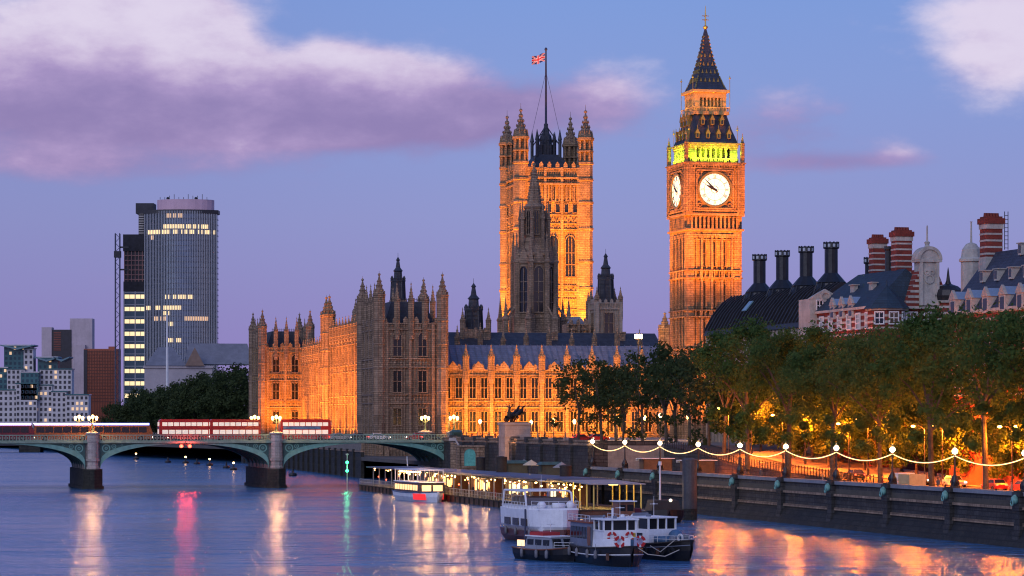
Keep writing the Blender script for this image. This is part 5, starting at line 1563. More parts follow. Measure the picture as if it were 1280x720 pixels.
far = [(304, 975, 1.12), (285, 985, 1.08), (266, 1005, 1.03), (246, 1010, .98), (228, 1030, .93), (210, 1045, .86), (192, 1060, .84), (174, 1075, .80), (157, 1090, .72), (142, 1120, .62), (295, 1010, 1.12), (256, 1040, 1.05), (220, 1070, .95), (183, 1100, .85)]
for i, (px, d, s_) in enumerate(sorted(far)):
    tree(TF[i % 3], (wx(px, d), d, GZ), rnd.uniform(0, 6.28), s_, 'dark riverside garden tree left of the palace, %s from left in the clump' % ORD[i], group='dark garden trees beyond the palace', name='garden_tree')

# ================================================================== LAMPS AND LIGHT ROPES ON THE EMBANKMENT
lp = MB(); lp.lathe(0, 0, [(.55, 0), (.55, .18), (.34, .3), (.42, .7), (.28, 1.25), (.14, 1.5), (.10, 2.6), (.09, 3.7), (.16, 3.78), (.22, 3.86)], 10)
for i in range(3):
    a = i * 2.094; lp.tube([(.45 * math.cos(a), .45 * math.sin(a), .2), (.5 * math.cos(a + .5), .5 * math.sin(a + .5), .7), (.2 * math.cos(a + 1.2), .2 * math.sin(a + 1.2), 1.3)], .13, 5, .07)
lpm = lp.mesh('post', BLACKIRON)
gbm = MB().ball((0, 0, 4.2), .34, 14, 10).mesh('globe', LAMPWHITE, True)
cpm = MB().lathe(0, 0, [(.2, 4.5), (.22, 4.58), (.08, 4.64), (.05, 4.8), (.01, 4.85)], 8).mesh('crown_cap', BLACKIRON)
LAMPS = []
for i, d in enumerate(LAMPD):
    o = thing('embankment_lamp', 'black iron lamp post with glowing globe on the river wall, %s from left' % ORD[len(LAMPD) - 1 - i], 'street lamp', (bank_x(d) + .4, d, 6.0), 0, 'lamp posts on the embankment wall')
    ob('post', lpm, o); ob('globe', gbm, o); ob('crown_cap', cpm, o)
    glow((0, 0, 4.95), 260, (1, .62, .28), .3, o)
    LAMPS.append(o)
ROPE = mat('glowing_light_rope', (1, .8, .5), .4, var=0, emit=3.2, ecol=(1, .56, .19))
for i in range(len(LAMPD) - 1):
    p0 = Vector((bank_x(LAMPD[i]) + .4, LAMPD[i], 9.75)); p1 = Vector((bank_x(LAMPD[i+1]) + .4, LAMPD[i+1], 9.75))
    o = thing('light_rope', 'sagging rope of tiny white lights hung between lamp posts, %s from left' % ORD[len(LAMPD) - 2 - i], 'string lights', p0, 0, 'light ropes along the embankment')
    pts = []
    for j in range(33):
        t_ = j / 32; v = (p1 - p0) * t_; pts.append((v.x, v.y, -.95 * 4 * t_ * (1 - t_)))
    MB().tube(pts, .035, 4).build('cord', BLACKIRON, o)
    b = MB()
    for j in range(75):
        t_ = (j + .5) / 75; v = (p1 - p0) * t_; b.ball((v.x, v.y, -.95 * 4 * t_ * (1 - t_) - .06), .062, 6, 4)
    bo = b.build('bulbs', ROPE, o); bo['kind'] = 'stuff'

# tall sodium street lamps on the road under the trees
sp_m = MB().lathe(0, 0, [(.16, 0), (.16, 1), (.09, 1.1), (.06, 7.6)], 8).tube([(0, 0, 7.5), (-.5, 0, 8.0), (-1.3, 0, 8.1)], .05, 5).mesh('post', BLACKIRON)
sl_m = MB().ball((-1.5, 0, 8.0), .26, 8, 6, .6).mesh('lamp_head', mat('sodium_lamp', (1, .6, .2), .4, var=0, emit=22, ecol=(1, .42, .08)))
SOD = (1.0, .15, .008)
sods = [(306, 12), (322, 19.6), (334, 12), (347, 19.6), (360, 12), (373, 19.6), (386, 12), (399, 19.6), (412, 12), (424, 19.6), (436, 12), (448, 19.6)]
for i, (d, off) in enumerate(sods):
    gz_ = (GZ if d < 380 else GZ + (d - 380) * .047) if d < 475 else UZ
    o = thing('street_lamp', 'tall orange sodium street lamp under the plane trees, %s from left' % ORD[len(sods) - 1 - i], 'street lamp', (bank_x(d) + off, d, gz_), 0, 'sodium lamps under the trees')
    ob('post', sp_m, o); ob('lamp_head', sl_m, o)
    flood((-1.5, 0, 7.7), (6.0, 0, 3.0), 62000, SOD, 140, .4, .5, o); glow((-1.5, 0, 6.8), 5200, (1, .23, .012), .6, o)

FN = thing('iron_fence', 'low black iron fence of upright posts along the rising road behind the lamps', 'fence', (0, 0, 0), 0)
fpm = MB().lathe(0, 0, [(.06, 0), (.06, 1.2), (.1, 1.25), (.02, 1.4)], 6).mesh('fence_post', BLACKIRON)
fr_ = MB(); last = None
for i in range(78):
    d = 378 + i * 1.18; z = GZ + max(0, (d - 380) * .032 if d < 430 else 1.6 + (d - 430) * .0716); p = (bank_x(d) + 12.3, d, z)
    ob('fence_post', fpm, FN, T(*p))
    if last:
        for hh in (.5, 1.05): fr_.tube([(last[0], last[1], last[2] + hh), (p[0], p[1], p[2] + hh)], .03, 4)
    last = p
fr_.build('fence_rails', BLACKIRON, FN)
for d, lab in ((452, 'white awninged ticket kiosk by the river wall under the first light ropes'), (431, 'white awninged drinks kiosk right of the ticket kiosk by the river wall')):
    o = thing('kiosk', lab, 'kiosk', (bank_x(d) + 5.5, d, GZ + .03), math.atan2(1, -0.254) + math.pi / 2)
    MB().box(-2.4, 2.4, -1.2, 1.2, 0, 1.0).box(-2.4, 2.4, 1.0, 1.2, 1.0, 2.5).box(-2.4, -2.2, -1.2, 1.2, 1, 2.5).box(2.2, 2.4, -1.2, 1.2, 1, 2.5).build('body', mat('kiosk_brown', (.12, .07, .04), .6, var=.3), o)
    MB().box(-2.8, 2.8, -1.9, 1.4, 2.5, 2.62).box(-2.8, 2.8, -1.92, -1.86, 2.2, 2.55).build('awning', WHITEPAINT, o)
    MB().box(-1.9, 1.9, .9, .98, 1.3, 2.2).build('lit_menu', mat('lit_menu_board', (1, .8, .5), .4, var=0, emit=1.2, ecol=(1, .6, .25)), o)
# triple lanterns of the bridge
def lantern_post(n3=True):
    p = MB(); p.lathe(0, 0, [(.4, 0), (.4, .25), (.2, .4), (.12, 1.0), (.08, 2.2), (.14, 2.3), (.06, 2.5)], 8)
    if n3:
        for s in (-1, 1): p.tube([(0, 0, 1.9), (s * .45, 0, 2.05), (s * .75, 0, 2.3)], .06, 5)
    return p.mesh('post', mat('bridge_lamp_green', (.03, .06, .05), .5, var=.2))
def lantern_glass(x, z):
    return MB().lathe(x, 0, [(.16, z), (.3, z + .55), (.2, z + .75), (.05, z + .85)], 8)
bpm = lantern_post()
blm = [lantern_glass(x, z).mesh('lantern', LAMPGOLD, True) for x, z in ((-.75, 2.35), (0, 2.6), (.75, 2.35))]
def bridge_pt(px, v):
    c, s = math.cos(BA), math.sin(BA); a = (px - 640) / FPX
    x = (a * (P2.y + c * v) - P2.x + s * v) / (c - a * s)
    return P2 + BU * x + Vector((-s, c, 0)) * v
bl = [(-SPAN, -.35, 'on the near parapet above the left pier'), (0, -.35, 'on the near parapet above the middle pier'), (SPAN, -.35, 'at the bridge end beside the corner tower'),
      (-SPAN, BW + .35, 'on the far parapet left of the left pier'), (0, BW + .35, 'on the far parapet beside the double decker buses'), (SPAN, BW + .35, 'on the far parapet before the dim corner tower')]
for x, y, w_ in bl:
    p = P2 + BU * x + Vector((-BU.y, BU.x, 0)) * y
    o = thing('bridge_lamp', 'triple lantern lamp glowing gold ' + w_, 'street lamp', (p.x, p.y, ZD + 1.85), BA, 'triple lanterns on the bridge')
    ob('post', bpm, o)
    for m_ in blm: ob('lantern', m_, o)
    glow((0, -1.2, 2.8), 2600, (1, .46, .13), .5, o)
yard = [(772, 592, 'added to light up the airy dark trees, left of two', 4.2), (806, 596, 'added to light up the airy dark trees, right of two', 4.2), (860, 600, 'under the airy trees at the foot of the clock tower', 4.4), (692, 600, 'before the palace wing right of the statue', 3.6), (664, 640, 'behind the statue terrace right of the plinth', 3.2), (825, 575, 'between the dark trees', 4.6), (600, 620, 'left of the statue plinth', 3.4), (718, 560, 'beside the red car under the first dark tree', 3.4)]  # the two lanterns behind the airy trees are added to brighten the gaps
for px, d, w_, h_ in yard:
    o = thing('yard_lamp', 'single glowing lantern post ' + w_, 'street lamp', (wx(px, d), d, UZ), 0, 'yard lamps before the palace')
    MB().lathe(0, 0, [(.3, 0), (.3, .3), (.1, .5), (.07, h_), (.14, h_ + .1)], 8).build('post', BLACKIRON, o)
    MB().lathe(0, 0, [(.2, h_ + .1), (.36, h_ + .7), (.2, h_ + .95), (.05, h_ + 1.1)], 8).build('lantern', LAMPGOLD, o, True)
    glow((0, -.8, h_ + .4), 2600, (1, .50, .15), .4, o)
fm = thing('floodlight_mast', 'glaring floodlight on a mast above the roof left of the clock tower', 'floodlight', (wx(798, 680), 680, 0), 0)
MB().lathe(0, 0, [(.18, 9.5), (.12, wz(424, 680))], 6).box(-.9, .9, -.3, .2, wz(424, 680), wz(424, 680) + .15).build('mast', BLACKIRON, fm)
for s in (-.5, .5): MB().box(s - .38, s + .38, -.42, -.1, wz(423, 680), wz(418, 680)).build('lamp_head', mat('hot_floodlight', (1, .7, .4), .3, var=0, emit=40, ecol=(1, .55, .18)), fm)
glow((0, -2.0, wz(416, 680)), 9000, (1, .40, .1), .6, fm)

# ================================================================== SKINNED FIGURES (people, horses)
def skin_mesh(name, V, Eg, Rr, material, sub=1):
    me = bpy.data.meshes.new(name); me.from_pydata(V, Eg, [])
    o = bpy.data.objects.new('skin_source', me); COL.objects.link(o)
    md = o.modifiers.new('s', 'SKIN'); md.use_smooth_shade = True
    for i, sv in enumerate(me.skin_vertices[0].data):
        sv.radius = Rr[i] if isinstance(Rr[i], tuple) else (Rr[i], Rr[i]); sv.use_root = (i == 0)
    if sub: o.modifiers.new('u', 'SUBSURF').levels = sub
    dg_ = bpy.context.evaluated_depsgraph_get(); dg_.update()
    r = bpy.data.meshes.new_from_object(o.evaluated_get(dg_)); r.name = name
    bpy.data.objects.remove(o); bpy.data.meshes.remove(me)
    r.materials.clear(); r.materials.append(material)
    return r
def person_mesh(i, material):
    st = (.0, .16, .3)[i % 3]                        # stride
    V = [(0,0,.95),(0,0,1.18),(0,.0,1.42),(0,0,1.52),(0,.015,1.60),(0,.02,1.70),
         (-.10,0,.90),(-.11,-st*.5,.48),(-.11,-st*.25 + .02,.08),(-.11,-st*.25-.14,.03),
         (.10,0,.90),(.11,st*.35,.49),(.11,st*.7,.08),(.11,st*.7-.13,.03),
         (-.20,0,1.38),(-.26,st*.3,1.10),(-.25,st*.2-.12,.86),(.20,0,1.38),(.26,-st*.3,1.10),(.25,-st*.3-.12,.86)]
    Eg = [(0,1),(1,2),(2,3),(3,4),(4,5),(0,6),(6,7),(7,8),(8,9),(0,10),(10,11),(11,12),(12,13),(2,14),(14,15),(15,16),(2,17),(17,18),(18,19)]
    Rr = [(.16,.11),(.15,.10),(.17,.10),.055,.085,.075,.09,.065,.045,.04,.09,.065,.045,.04,.065,.045,.035,.065,.045,.035]
    return skin_mesh('clothed_body', V, Eg, Rr, material)
CLOTH = [mat('coat_' + n_, c_, .85, var=.2) for n_, c_ in (('navy', (.02, .025, .05)), ('grey', (.09, .09, .10)), ('red', (.22, .03, .03)), ('beige', (.3, .25, .19)))]
SKINM = mat('skin', (.45, .27, .19), .6, var=.05); HAIRM = mat('brown_hair', (.03, .018, .01), .7, var=.2)
PM = [person_mesh(i, CLOTH[i % 4]) for i in range(4)]
head = MB().ball((0, .0, 1.655), .098, 10, 8, 1.2).box(-.015, .015, -.125, -.09, 1.63, 1.67).mesh('face', SKINM, True)
hair = MB().ball((0, .03, 1.69), .105, 10, 6, 1.0).mesh('hair', HAIRM, True)
def person(p, rz, i, label, group):
    o = ob('person', PM[i % 4], None, T(*p) @ RZ(rz)); tag(o, label, 'person', group)
    ob('face', head, o); ob('hair', hair, o); return o
cn = ('dark navy coat', 'grey coat', 'red coat', 'beige coat')

# ------------------------------------------------------------------ chariot statue on its plinth
SDp = 526.0
SP = Vector((wx(643.5, SDp), SDp, 0))
pt = thing('statue_plinth', 'square pale granite statue plinth standing on the dark terrace wall', 'plinth', SP, BA)
b = MB(); b.box(-2.45, 2.45, -2.2, 2.6, 3.0, wz(531, SDp)); b.box(-2.65, 2.65, -2.4, 2.8, wz(531, SDp), wz(528, SDp)); b.box(-2.55, 2.55, -2.3, 2.7, wz(545, SDp) - .2, wz(545, SDp) + .2)
b.build('granite_block', mat('pale_plinth_granite', (.40, .31, .26), .75, var=.2, scale=.5, brick=(1.2, .8, .03, .12), bump=.3), pt)
MB().box(-.1, .9, -2.26, -2.18, wz(560, SDp), wz(551, SDp)).build('plaque', BRONZE, pt)
zs_ = wz(528, SDp)
st_ = thing('chariot_statue', 'dark bronze statue of a standing woman in a chariot behind two rearing horses', 'statue', (SP.x, SP.y, zs_), BA + R(28))
def horse(s):
    y = s * .62
    V = [(-.55,y,1.55),(.1,y,1.75),(.6,y,2.15),(.95,y,2.75),(1.15,y*1.1,3.1),(1.5,y*1.15,2.85),
         (-.75,y+.2,1.35),(-.45,y+.22,.85),(-.85,y+.22,.5),(-.8,y+.22,.08),(-.75,y-.2,1.35),(-.4,y-.22,.85),(-.8,y-.22,.5),(-.7,y-.22,.08),
         (.75,y+.2,1.9),(1.25,y+.22,1.85),(1.35,y+.22,1.4),(.75,y-.2,1.9),(1.3,y-.22,2.05),(1.5,y-.22,1.65),(-.95,y,1.5),(-1.25,y,.95)]
    Eg = [(0,1),(1,2),(2,3),(3,4),(4,5),(0,6),(6,7),(7,8),(8,9),(0,10),(10,11),(11,12),(12,13),(2,14),(14,15),(15,16),(2,17),(17,18),(18,19),(0,20),(20,21)]
    Rr = [.40,.40,.36,.22,.19,.11,.25,.15,.10,.09,.25,.15,.10,.09,.17,.11,.08,.17,.11,.08,.09,.05]
    return skin_mesh('horse', V, Eg, Rr, BRONZE)
for s in (-1, 1): ob('horse', horse(s), st_, T(.5, 0, 0))
V = [(0,0,1.9),(0,0,2.35),(0,0,2.75),(0,0,2.95),(.02,0,3.1),(.02,0,3.28),(0,-.18,1.8),(0,-.2,1.3),(0,-.2,.75),(0,.18,1.8),(0,.2,1.3),(0,.2,.75),(0,-.3,2.75),(.1,-.6,3.05),(.15,-.75,3.45),(0,.3,2.75),(.1,.62,2.95),(.1,.8,3.3)]
Eg = [(0,1),(1,2),(2,3),(3,4),(4,5),(0,6),(6,7),(7,8),(0,9),(9,10),(10,11),(2,12),(12,13),(13,14),(2,15),(15,16),(16,17)]
ob('woman_figure', skin_mesh('woman_figure', V, Eg, [.25,.2,.24,.09,.13,.1,.22,.24,.27,.22,.24,.27,.1,.075,.05,.1,.075,.05], BRONZE), st_, T(-1.35, 0, 0))
b = MB(T(-1.35, 0, 0)); b.box(-.6, .7, -.7, .7, .55, .75); b.add([(.7,-.7,.7),(.7,.7,.7),(.85,.7,1.6),(.85,-.7,1.6),(.62,-.7,.7),(.62,.7,.7),(.77,.7,1.6),(.77,-.7,1.6)],[(0,1,2,3),(7,6,5,4),(0,3,7,4),(1,5,6,2),(3,2,6,7)])
for s in (-1, 1): b.box(-.5, .75, s * .68 - .04, s * .68 + .04, .7, 1.25); b.tube([(.7, s * .3, .7), (2.4, s * .3, 1.3)], .06, 5)
b.build('chariot', BRONZE, st_)
for s in (-1, 1):
    b = MB(T(-1.35, s * .86, .6)); b.ring(0, 0, .45, .58, -.06, .06, 18)
    for i in range(6): b.M = T(-1.35, s * .86, .6) @ Matrix.Rotation(i * math.pi / 6, 4, 'Y'); b.box(-.03, .03, -.04, .04, -.5, .5)
    b.build('wheel', BRONZE, st_)
MB().box(-2.3, 2.1, -1.3, 1.3, 0, .12).build('bronze_base', BRONZE, st_)
for (x, y) in ((-4.2, -1.6),): pass

# stone stair from the bridge end down to the pier
sx = thing('stone_stair', 'dark stone stair with pale sloping balustrade beside the bridge end', 'stairs', (wx(563, 552), 552.0, 0), R(-14))
b = MB(); b.xz([(0, 0), (5.2, 0), (5.2, 2.2), (1.2, 9.2), (0, 9.4)], 0, 3.2); b.build('stair_body', STONED, sx)
b = MB(); b.xz([(1.0, 9.8), (1.0, 10.3), (5.6, 2.9), (5.6, 2.3)], -.35, -.01); b.box(-.2, 1.2, -.35, .1, 9.7, 10.3); b.build('balustrade', mat('pale_balustrade', (.42, .38, .36), .8, var=.2), sx)
gk = thing('green_kiosk', 'small dark green kiosk standing on the bridge end terrace', 'kiosk', (wx(570, 572), 572, UZ), BA)
b = MB(); b.box(-1.1, 1.1, -1, 1, 0, 1.9); b.taper(-1.25, 1.25, -1.15, 1.15, 1.9, 2.3, .5); b.build('body', GREEND, gk); MB().box(-.7, .7, -1.06, -.98, .9, 1.6).build('hatch', mat('dark_hatch', (.02, .05, .03), .5, var=.2), gk)
# ================================================================== THE PASSENGER PIER
PR = math.atan2(1, -0.254)
PN = thing('pier_pontoon', 'long floating pier pontoon with flat blue roof and warm lights beneath', 'pier', (bank_x(400), 400, 0), PR)
def pl_(d): return (d - 400) * LX
PL = pl_(556)
RUST = mat('rusty_brown_hull', (.10, .05, .03), .75, var=.5, scale=.6, bump=.3, streak=.4)
b = MB(); b.box(0, PL, 12, 22, -.5, .95); b.build('pontoon_hull', RUST, PN)
b = MB(); b.box(-.1, PL + .1, 11.9, 22.15, .95, 1.15)
for i in range(48): b.box(i * PL / 48 - .12, i * PL / 48 + .12, 22, 22.25, -.3, 1.1)
b.build('deck_edge', TIMBER, PN)
b = MB(); b.xz([(16, 4.95), (PL - 10, 4.62), (PL - 10, 4.85), (16, 5.2)], 13.5, 22.6); b.build('roof', mat('blue_grey_roof_panel', (.075, .095, .155), .5, var=.2, scale=.3), PN)
b = MB()
for i in range(24):
    x = 18 + i * (PL - 30) / 23; b.box(x - .09, x + .09, 21.5, 21.68, 1.1, 4.9); b.box(x - .09, x + .09, 14.2, 14.38, 1.1, 4.9); b.box(x - .06, x + .06, 14, 22.3, 4.55, 4.72)
b.build('roof_posts', mat('grey_steel', (.22, .23, .25), .5, var=.15), PN)
b = MB(); n = 150
for i in range(n + 1):
    x = PL * i / n; b.box(x - .03, x + .03, 21.85, 21.91, 1.15, 2.25)
b.box(0, PL, 21.84, 21.92, 2.22, 2.3); b.box(0, PL, 21.85, 21.91, 1.65, 1.7)
b.build('railing', mat('galvanised_rail', (.4, .38, .33), .5, var=.15), PN)
# glazed ticket rooms in the middle of the deck
b = MB()
for x0, x1 in ((22, 34), (42, 60), (70, 84), (96, 118)): b.box(x0, x1, 14.8, 17.8, 1.15, 4.1)
b.build('ticket_rooms', mat('dark_red_panel', (.10, .045, .03), .6, var=.3), PN)
lw = []; lw2 = []
for x0, x1 in ((22, 34), (42, 60), (70, 84), (96, 118)):
    x = x0 + .5
    while x < x1 - 1:
        if rnd.random() < .55: (lw if rnd.random() < .6 else lw2).append((x, x + rnd.uniform(.5, 1.2), 17.78, 17.9, 1.9 + rnd.random() * .5, 3.2 + rnd.random() * .6))
        x += 1.5
each(PN, 'lit_window', lw, mat('lit_pier_window', (1, .7, .3), .4, var=0, emit=2.6, ecol=(1, .52, .15)))
each(PN, 'lit_poster', lw2, mat('lit_pier_poster', (1, .9, .7), .4, var=0, emit=1.4, ecol=(.9, .8, .5)))
bu = MB()
for i in range(85):
    bu.ball((4 + rnd.random() * (PL - 10), rnd.uniform(18.2, 21.6), rnd.uniform(3.7, 4.5)), rnd.uniform(.07, .15), 6, 4)
o = bu.build('deck_bulbs', mat('warm_bulb', (1, .7, .3), .4, var=0, emit=16, ecol=(1, .52, .16)), PN); o['kind'] = 'stuff'
rl = MB()
for i in range(12): rl.ball((10 + rnd.random() * (PL - 20), rnd.uniform(18.5, 21), rnd.uniform(2.0, 3.8)), .13, 6, 4)
rl.build('red_lamps', mat('red_bulb', (1, .1, .05), .4, var=0, emit=12, ecol=(1, .08, .03)), PN)
for i in range(11): glow((8 + i * (PL - 16) / 10, 19.6, 3.9), 420, (1, .52, .18), .25, PN)
# yellow lit open canopy at the near end
cn_ = thing('pier_canopy', 'open pier canopy on yellow lit posts at the near end of the pontoon', 'canopy', (bank_x(400), 400, 1.15), PR)
b = MB(); b.xz([(-.5, 3.5), (15.5, 3.7), (15.5, 3.9), (-.5, 3.65)], 12.5, 20.5); b.build('canopy_roof', mat('canopy_grey', (.3, .3, .3), .5, var=.15), cn_)
YL = mat('yellow_lit_post', (.75, .6, .15), .5, var=.05)  # yellow of the canopy light is put into the post colour
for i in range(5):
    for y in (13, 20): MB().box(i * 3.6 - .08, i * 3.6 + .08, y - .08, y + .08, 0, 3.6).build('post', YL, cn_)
b = MB()
for i in range(4): b.box(1.4 + i * 3.6, 2.2 + i * 3.6, 16, 17.2, 3.42, 3.5)
b.build('ceiling_lights', mat('yellow_strip_light', (1, .85, .3), .4, var=0, emit=12, ecol=(1, .74, .22)), cn_)
for x in (3, 10): glow((x, 16.6, 3.1), 700, (1, .66, .2), .4, cn_)
# people on the pontoon
Mpn = Matrix.Translation((bank_x(400), 400, 0)) @ RZ(PR)
for i in range(16):
    x = 6 + i * 8.3 + rnd.uniform(-1, 1)
    p = Mpn @ Vector((x, rnd.uniform(19.5, 21.2), 1.15))
    person(p, rnd.uniform(0, 6.28), i, 'person in a %s waiting on the pier deck, %s from the near end' % (cn[i % 4].replace('dark ', ''), ORD[i]), 'people waiting on the pier')
for i, (d, off) in enumerate(((296, 4), (299, 5.5), (306, 6), (318, 5), (333, 4.5), (341, 6), (356, 5), (374, 4), (391, 5), (404, 6), (428, 5))):
    person((bank_x(d) + off, d, GZ + .04), rnd.uniform(0, 6.28), i, 'person in a %s walking behind the river wall, %s from left' % (cn[i % 4], ORD[10 - i]), 'people walking on the embankment')
for i, px in enumerate((583, 590, 597, 603, 611, 619, 672, 681, 707, 716)):
    d = 582 + (i * 7) % 11
    person((wx(px, d), d, UZ), rnd.uniform(0, 6.28), i + 1, 'person in a %s on the terrace before the palace wing, %s from left' % (cn[(i + 1) % 4].replace('dark ', ''), ORD[i]), 'people on the bridge end terrace')

# piles, posts, kiosks
def pile(px, d, r_, top, label, m_=None):
    o = thing('mooring_pile', label, 'pile', (wx(px, d), d, 0), 0, 'mooring piles by the pier')
    MB().lathe(0, 0, [(r_, -1), (r_, top), (r_ * 1.06, top), (r_ * 1.06, top + .2), (r_ * .3, top + .35)], 16).build('shaft', m_ or mat('grey_pile_steel', (.075, .075, .085), .6, var=.4, scale=.4, bump=.2, streak=.6), o)
    MB().lathe(0, 0, [(r_ * 1.02, -.8), (r_ * 1.02, 1.6)], 16).build('tide_mark', TIDE, o)
    return o
pile(862, 386, 1.0, 8.2, 'thick grey steel mooring pile standing tallest right of the boats')
pile(627, 470, .9, 7.4, 'dark mooring pile behind the pier roof below the statue plinth', TIMBER)
pile(707, 430, .9, 6.6, 'dark mooring pile behind the pier roof left of the first lamps', TIMBER)
pile(601, 500, .8, 6.9, 'dark mooring pile behind the pier roof near the turquoise door', TIMBER)
gp = thing('signal_post', 'post with two green navigation lights at the far end of the pier', 'signal', (wx(434, 556), 556, 0), 0)
MB().lathe(0, 0, [(.12, -1), (.1, 7.2)], 8).box(-.3, .3, -.1, .1, 6.9, 7.1).build('post', STONEW, gp)
GL = mat('green_signal_lens', (.1, 1, .4), .3, var=0, emit=5, ecol=(.05, 1, .35))
for z in (3.7, 5.4): MB().ball((0, -.2, z), .3, 10, 8).build('green_lamp', GL, gp, True)
glow((0, -1, 4.5), 200, (.1, 1, .4), .3, gp)
wp = thing('white_pole', 'slanting white pole under the last arch of the bridge', 'pole', (wx(511, 545), 545, 1.1), 0)
MB().tube([(0, 0, 0), (-.35, 0, 5.6)], .16, 8, .1).box(-.4, .4, -.4, .4, 0, .3).build('pole', WHITEPAINT, wp)

kp = [(664, 470, 4.3, 'lit cream parasol of the riverside cafe', 'p'), (645, 478, 4.2, 'dark cafe kiosk with warm counter below the statue', 'k'), (688, 462, 4.2, 'cafe kiosk with lit plants beside the dark wall', 'k'), (655, 482, 4.2, 'grey parasol left of the lit one at the riverside cafe', 'p2'), (702, 452, 4.2, 'cream parasol at the right end of the riverside cafe', 'p2')]
cafe = MB(Matrix.Translation((bank_x(445), 445, 0)) @ RZ(PR)); cafe.box(-4, 50, 1.7, 9, 3.9, 4.2)
for i in range(9):
    for y in (2.4, 8.4): cafe.box(-3 + i * 6.4 - .2, -3 + i * 6.4 + .2, y - .2, y + .2, -1, 3.9)
cd = cafe.build('cafe_deck', TIMBER); tag(cd, 'dark timber cafe deck on posts between the wall and the pier roof', 'deck')
for px, d, z, lab, kd in kp:
    o = thing('kiosk' if kd == 'k' else 'parasol', lab, 'kiosk' if kd == 'k' else 'parasol', (wx(px, d), d, z), PR + math.pi / 2)
    if kd == 'k':
        MB().box(-1.8, 1.8, -1.1, 1.1, 0, 1.0).box(-1.8, 1.8, .9, 1.1, 1.0, 2.2).box(-1.8, -1.65, -1.1, 1.1, 1, 2.2).box(1.65, 1.8, -1.1, 1.1, 1, 2.2).build('body', mat('kiosk_green', (.05, .07, .05), .6, var=.3), o)
        MB().taper(-2.1, 2.1, -1.5, 1.4, 2.2, 2.7, .5).build('roof', GREEND, o)
        q_ = MB()
        for i in range(9): q_.ball((-1.7 + i * .42, -1.3, 2.1), .09, 6, 4)
        q_.build('counter_bulbs', MATS['warm_bulb'], o)
        glow((0, -1.9, 1.9), 200, (1, .55, .18), .2, o)
    else:
        MB().lathe(0, 0, [(.03, 0), (.03, 2.3)], 6).build('pole', BLACKIRON, o)
        MB().lathe(0, 0, [(1.35, 1.9), (1.3, 2.0), (.05, 2.8), (.02, 2.9)], 8).build('canvas', mat('cream_canvas', (.6, .5, .33), .8, var=.1) if kd == 'p' else mat('grey_canvas', (.3, .29, .27), .8, var=.1), o)
        if kd == 'p': glow((0, -.3, 1.6), 120, (1, .6, .2), .15, o)
ek = thing('sales_kiosk', 'low cream and lattice sided kiosk behind the river wall between two lamps', 'kiosk', (bank_x(352) + 6.5, 352, GZ + .03), PR - math.pi / 2)
MB().box(-1.1, 1.1, -3.6, 0, 0, 2.0).build('cream_side', mat('cream_board', (.5, .38, .2), .7, var=.15), ek)
q_ = MB(); q_.box(-1.1, 1.1, 0.02, 2.4, 0, .5)
for i in range(8): q_.tube([(-1.1, .05 + i * .3, .5), (-1.1, .3 + i * .3, 1.9)], .04, 4); q_.tube([(-1.1, .3 + i * .3, .5), (-1.1, .05 + i * .3, 1.9)], .04, 4)
q_.box(-1.15, 1.1, 0, 2.45, 1.9, 2.1); q_.build('lattice_side', WHITEPAINT, ek)

# ================================================================== VEHICLES
WHEELM = mat('black_tyre', (.012, .012, .012), .8, var=0); HUBM = mat('grey_hub', (.3, .3, .3), .4, metal=.6, var=0)
wheelm = {}
def wheel(parent, x, y, r_):
    if r_ not in wheelm:
        t = MB(); t.ring(0, 0, r_ * .55, r_, -.12, .12, 16); h = MB(); h.disc(0, 0, r_ * .56, -.1, .1, 12)
        wheelm[r_] = (t.mesh('wheel', WHEELM), h.mesh('hub', HUBM))
    o = ob('wheel', wheelm[r_][0], parent, T(x, y, r_)); ob('hub', wheelm[r_][1], o)
BUSRED = mat('bus_red_paint', (.50, .018, .015), .35, var=.08, scale=.5)
LITBUS = mat('lit_bus_window', (1, .9, .7), .3, var=0, emit=.42, ecol=(1, .80, .62))
HEADL = mat('headlight_lens', (1, 1, .9), .3, var=0, emit=12, ecol=(1, .9, .7)); TAILL = mat('tail_light_lens', (1, .05, .03), .3, var=0, emit=9, ecol=(1, .05, .02))
def double_decker(p, rz, label, advert):
    o = thing('double_decker_bus', label, 'bus', p, rz, 'red double decker buses on the bridge')
    Lh, hw = 5.3, 1.26
    pr = [(-Lh, .35), (Lh, .35), (Lh, 2.4), (Lh - .1, 4.1), (Lh - .5, 4.4), (-Lh + .3, 4.4), (-Lh, 4.1)]
    MB().xz(pr, -hw, hw).build('body', BUSRED, o)
    for s in (-1, 1):
        for z0, z1, n_ in ((1.35, 2.2, 7), (3.0, 3.75, 8)):
            for i in range(n_):
                a = -Lh + .5 + i * (2 * Lh - 1.0) / n_
                MB().box(a, a + (2 * Lh - 1.0) / n_ - .16, s * hw - .02, s * hw + .02, z0, z1).build('window', LITBUS, o)
        if advert: MB().box(-Lh + .6, Lh - 2.2, s * (hw + .015) - .01, s * (hw + .015) + .01, 2.32, 2.92).build('advert_panel', mat('blue_grey_advert', (.10, .20, .34), .5, var=.4, scale=.7), o)
        for x in (-3.2, 3.0): wheel(o, x, s * (hw - .1), .48)
    for z0, z1 in ((1.3, 2.3), (3.0, 3.8)): MB().box(Lh - .06, Lh + .02, -1.1, 1.1, z0, z1).build('windscreen', LITBUS, o)
    for s in (-.9, .9):
        MB().box(Lh - .02, Lh + .06, s - .15, s + .15, .65, .9).build('headlight', HEADL, o)
        MB().box(-Lh - .05, -Lh + .02, s - .12, s + .12, .8, 1.2).build('tail_light', TAILL, o)
    MB().box(Lh - .05, Lh + .03, -.8, .8, 2.45, 2.8).build('destination_blind', DARKGLASS, o)
    return o
ZR = ZD + .02
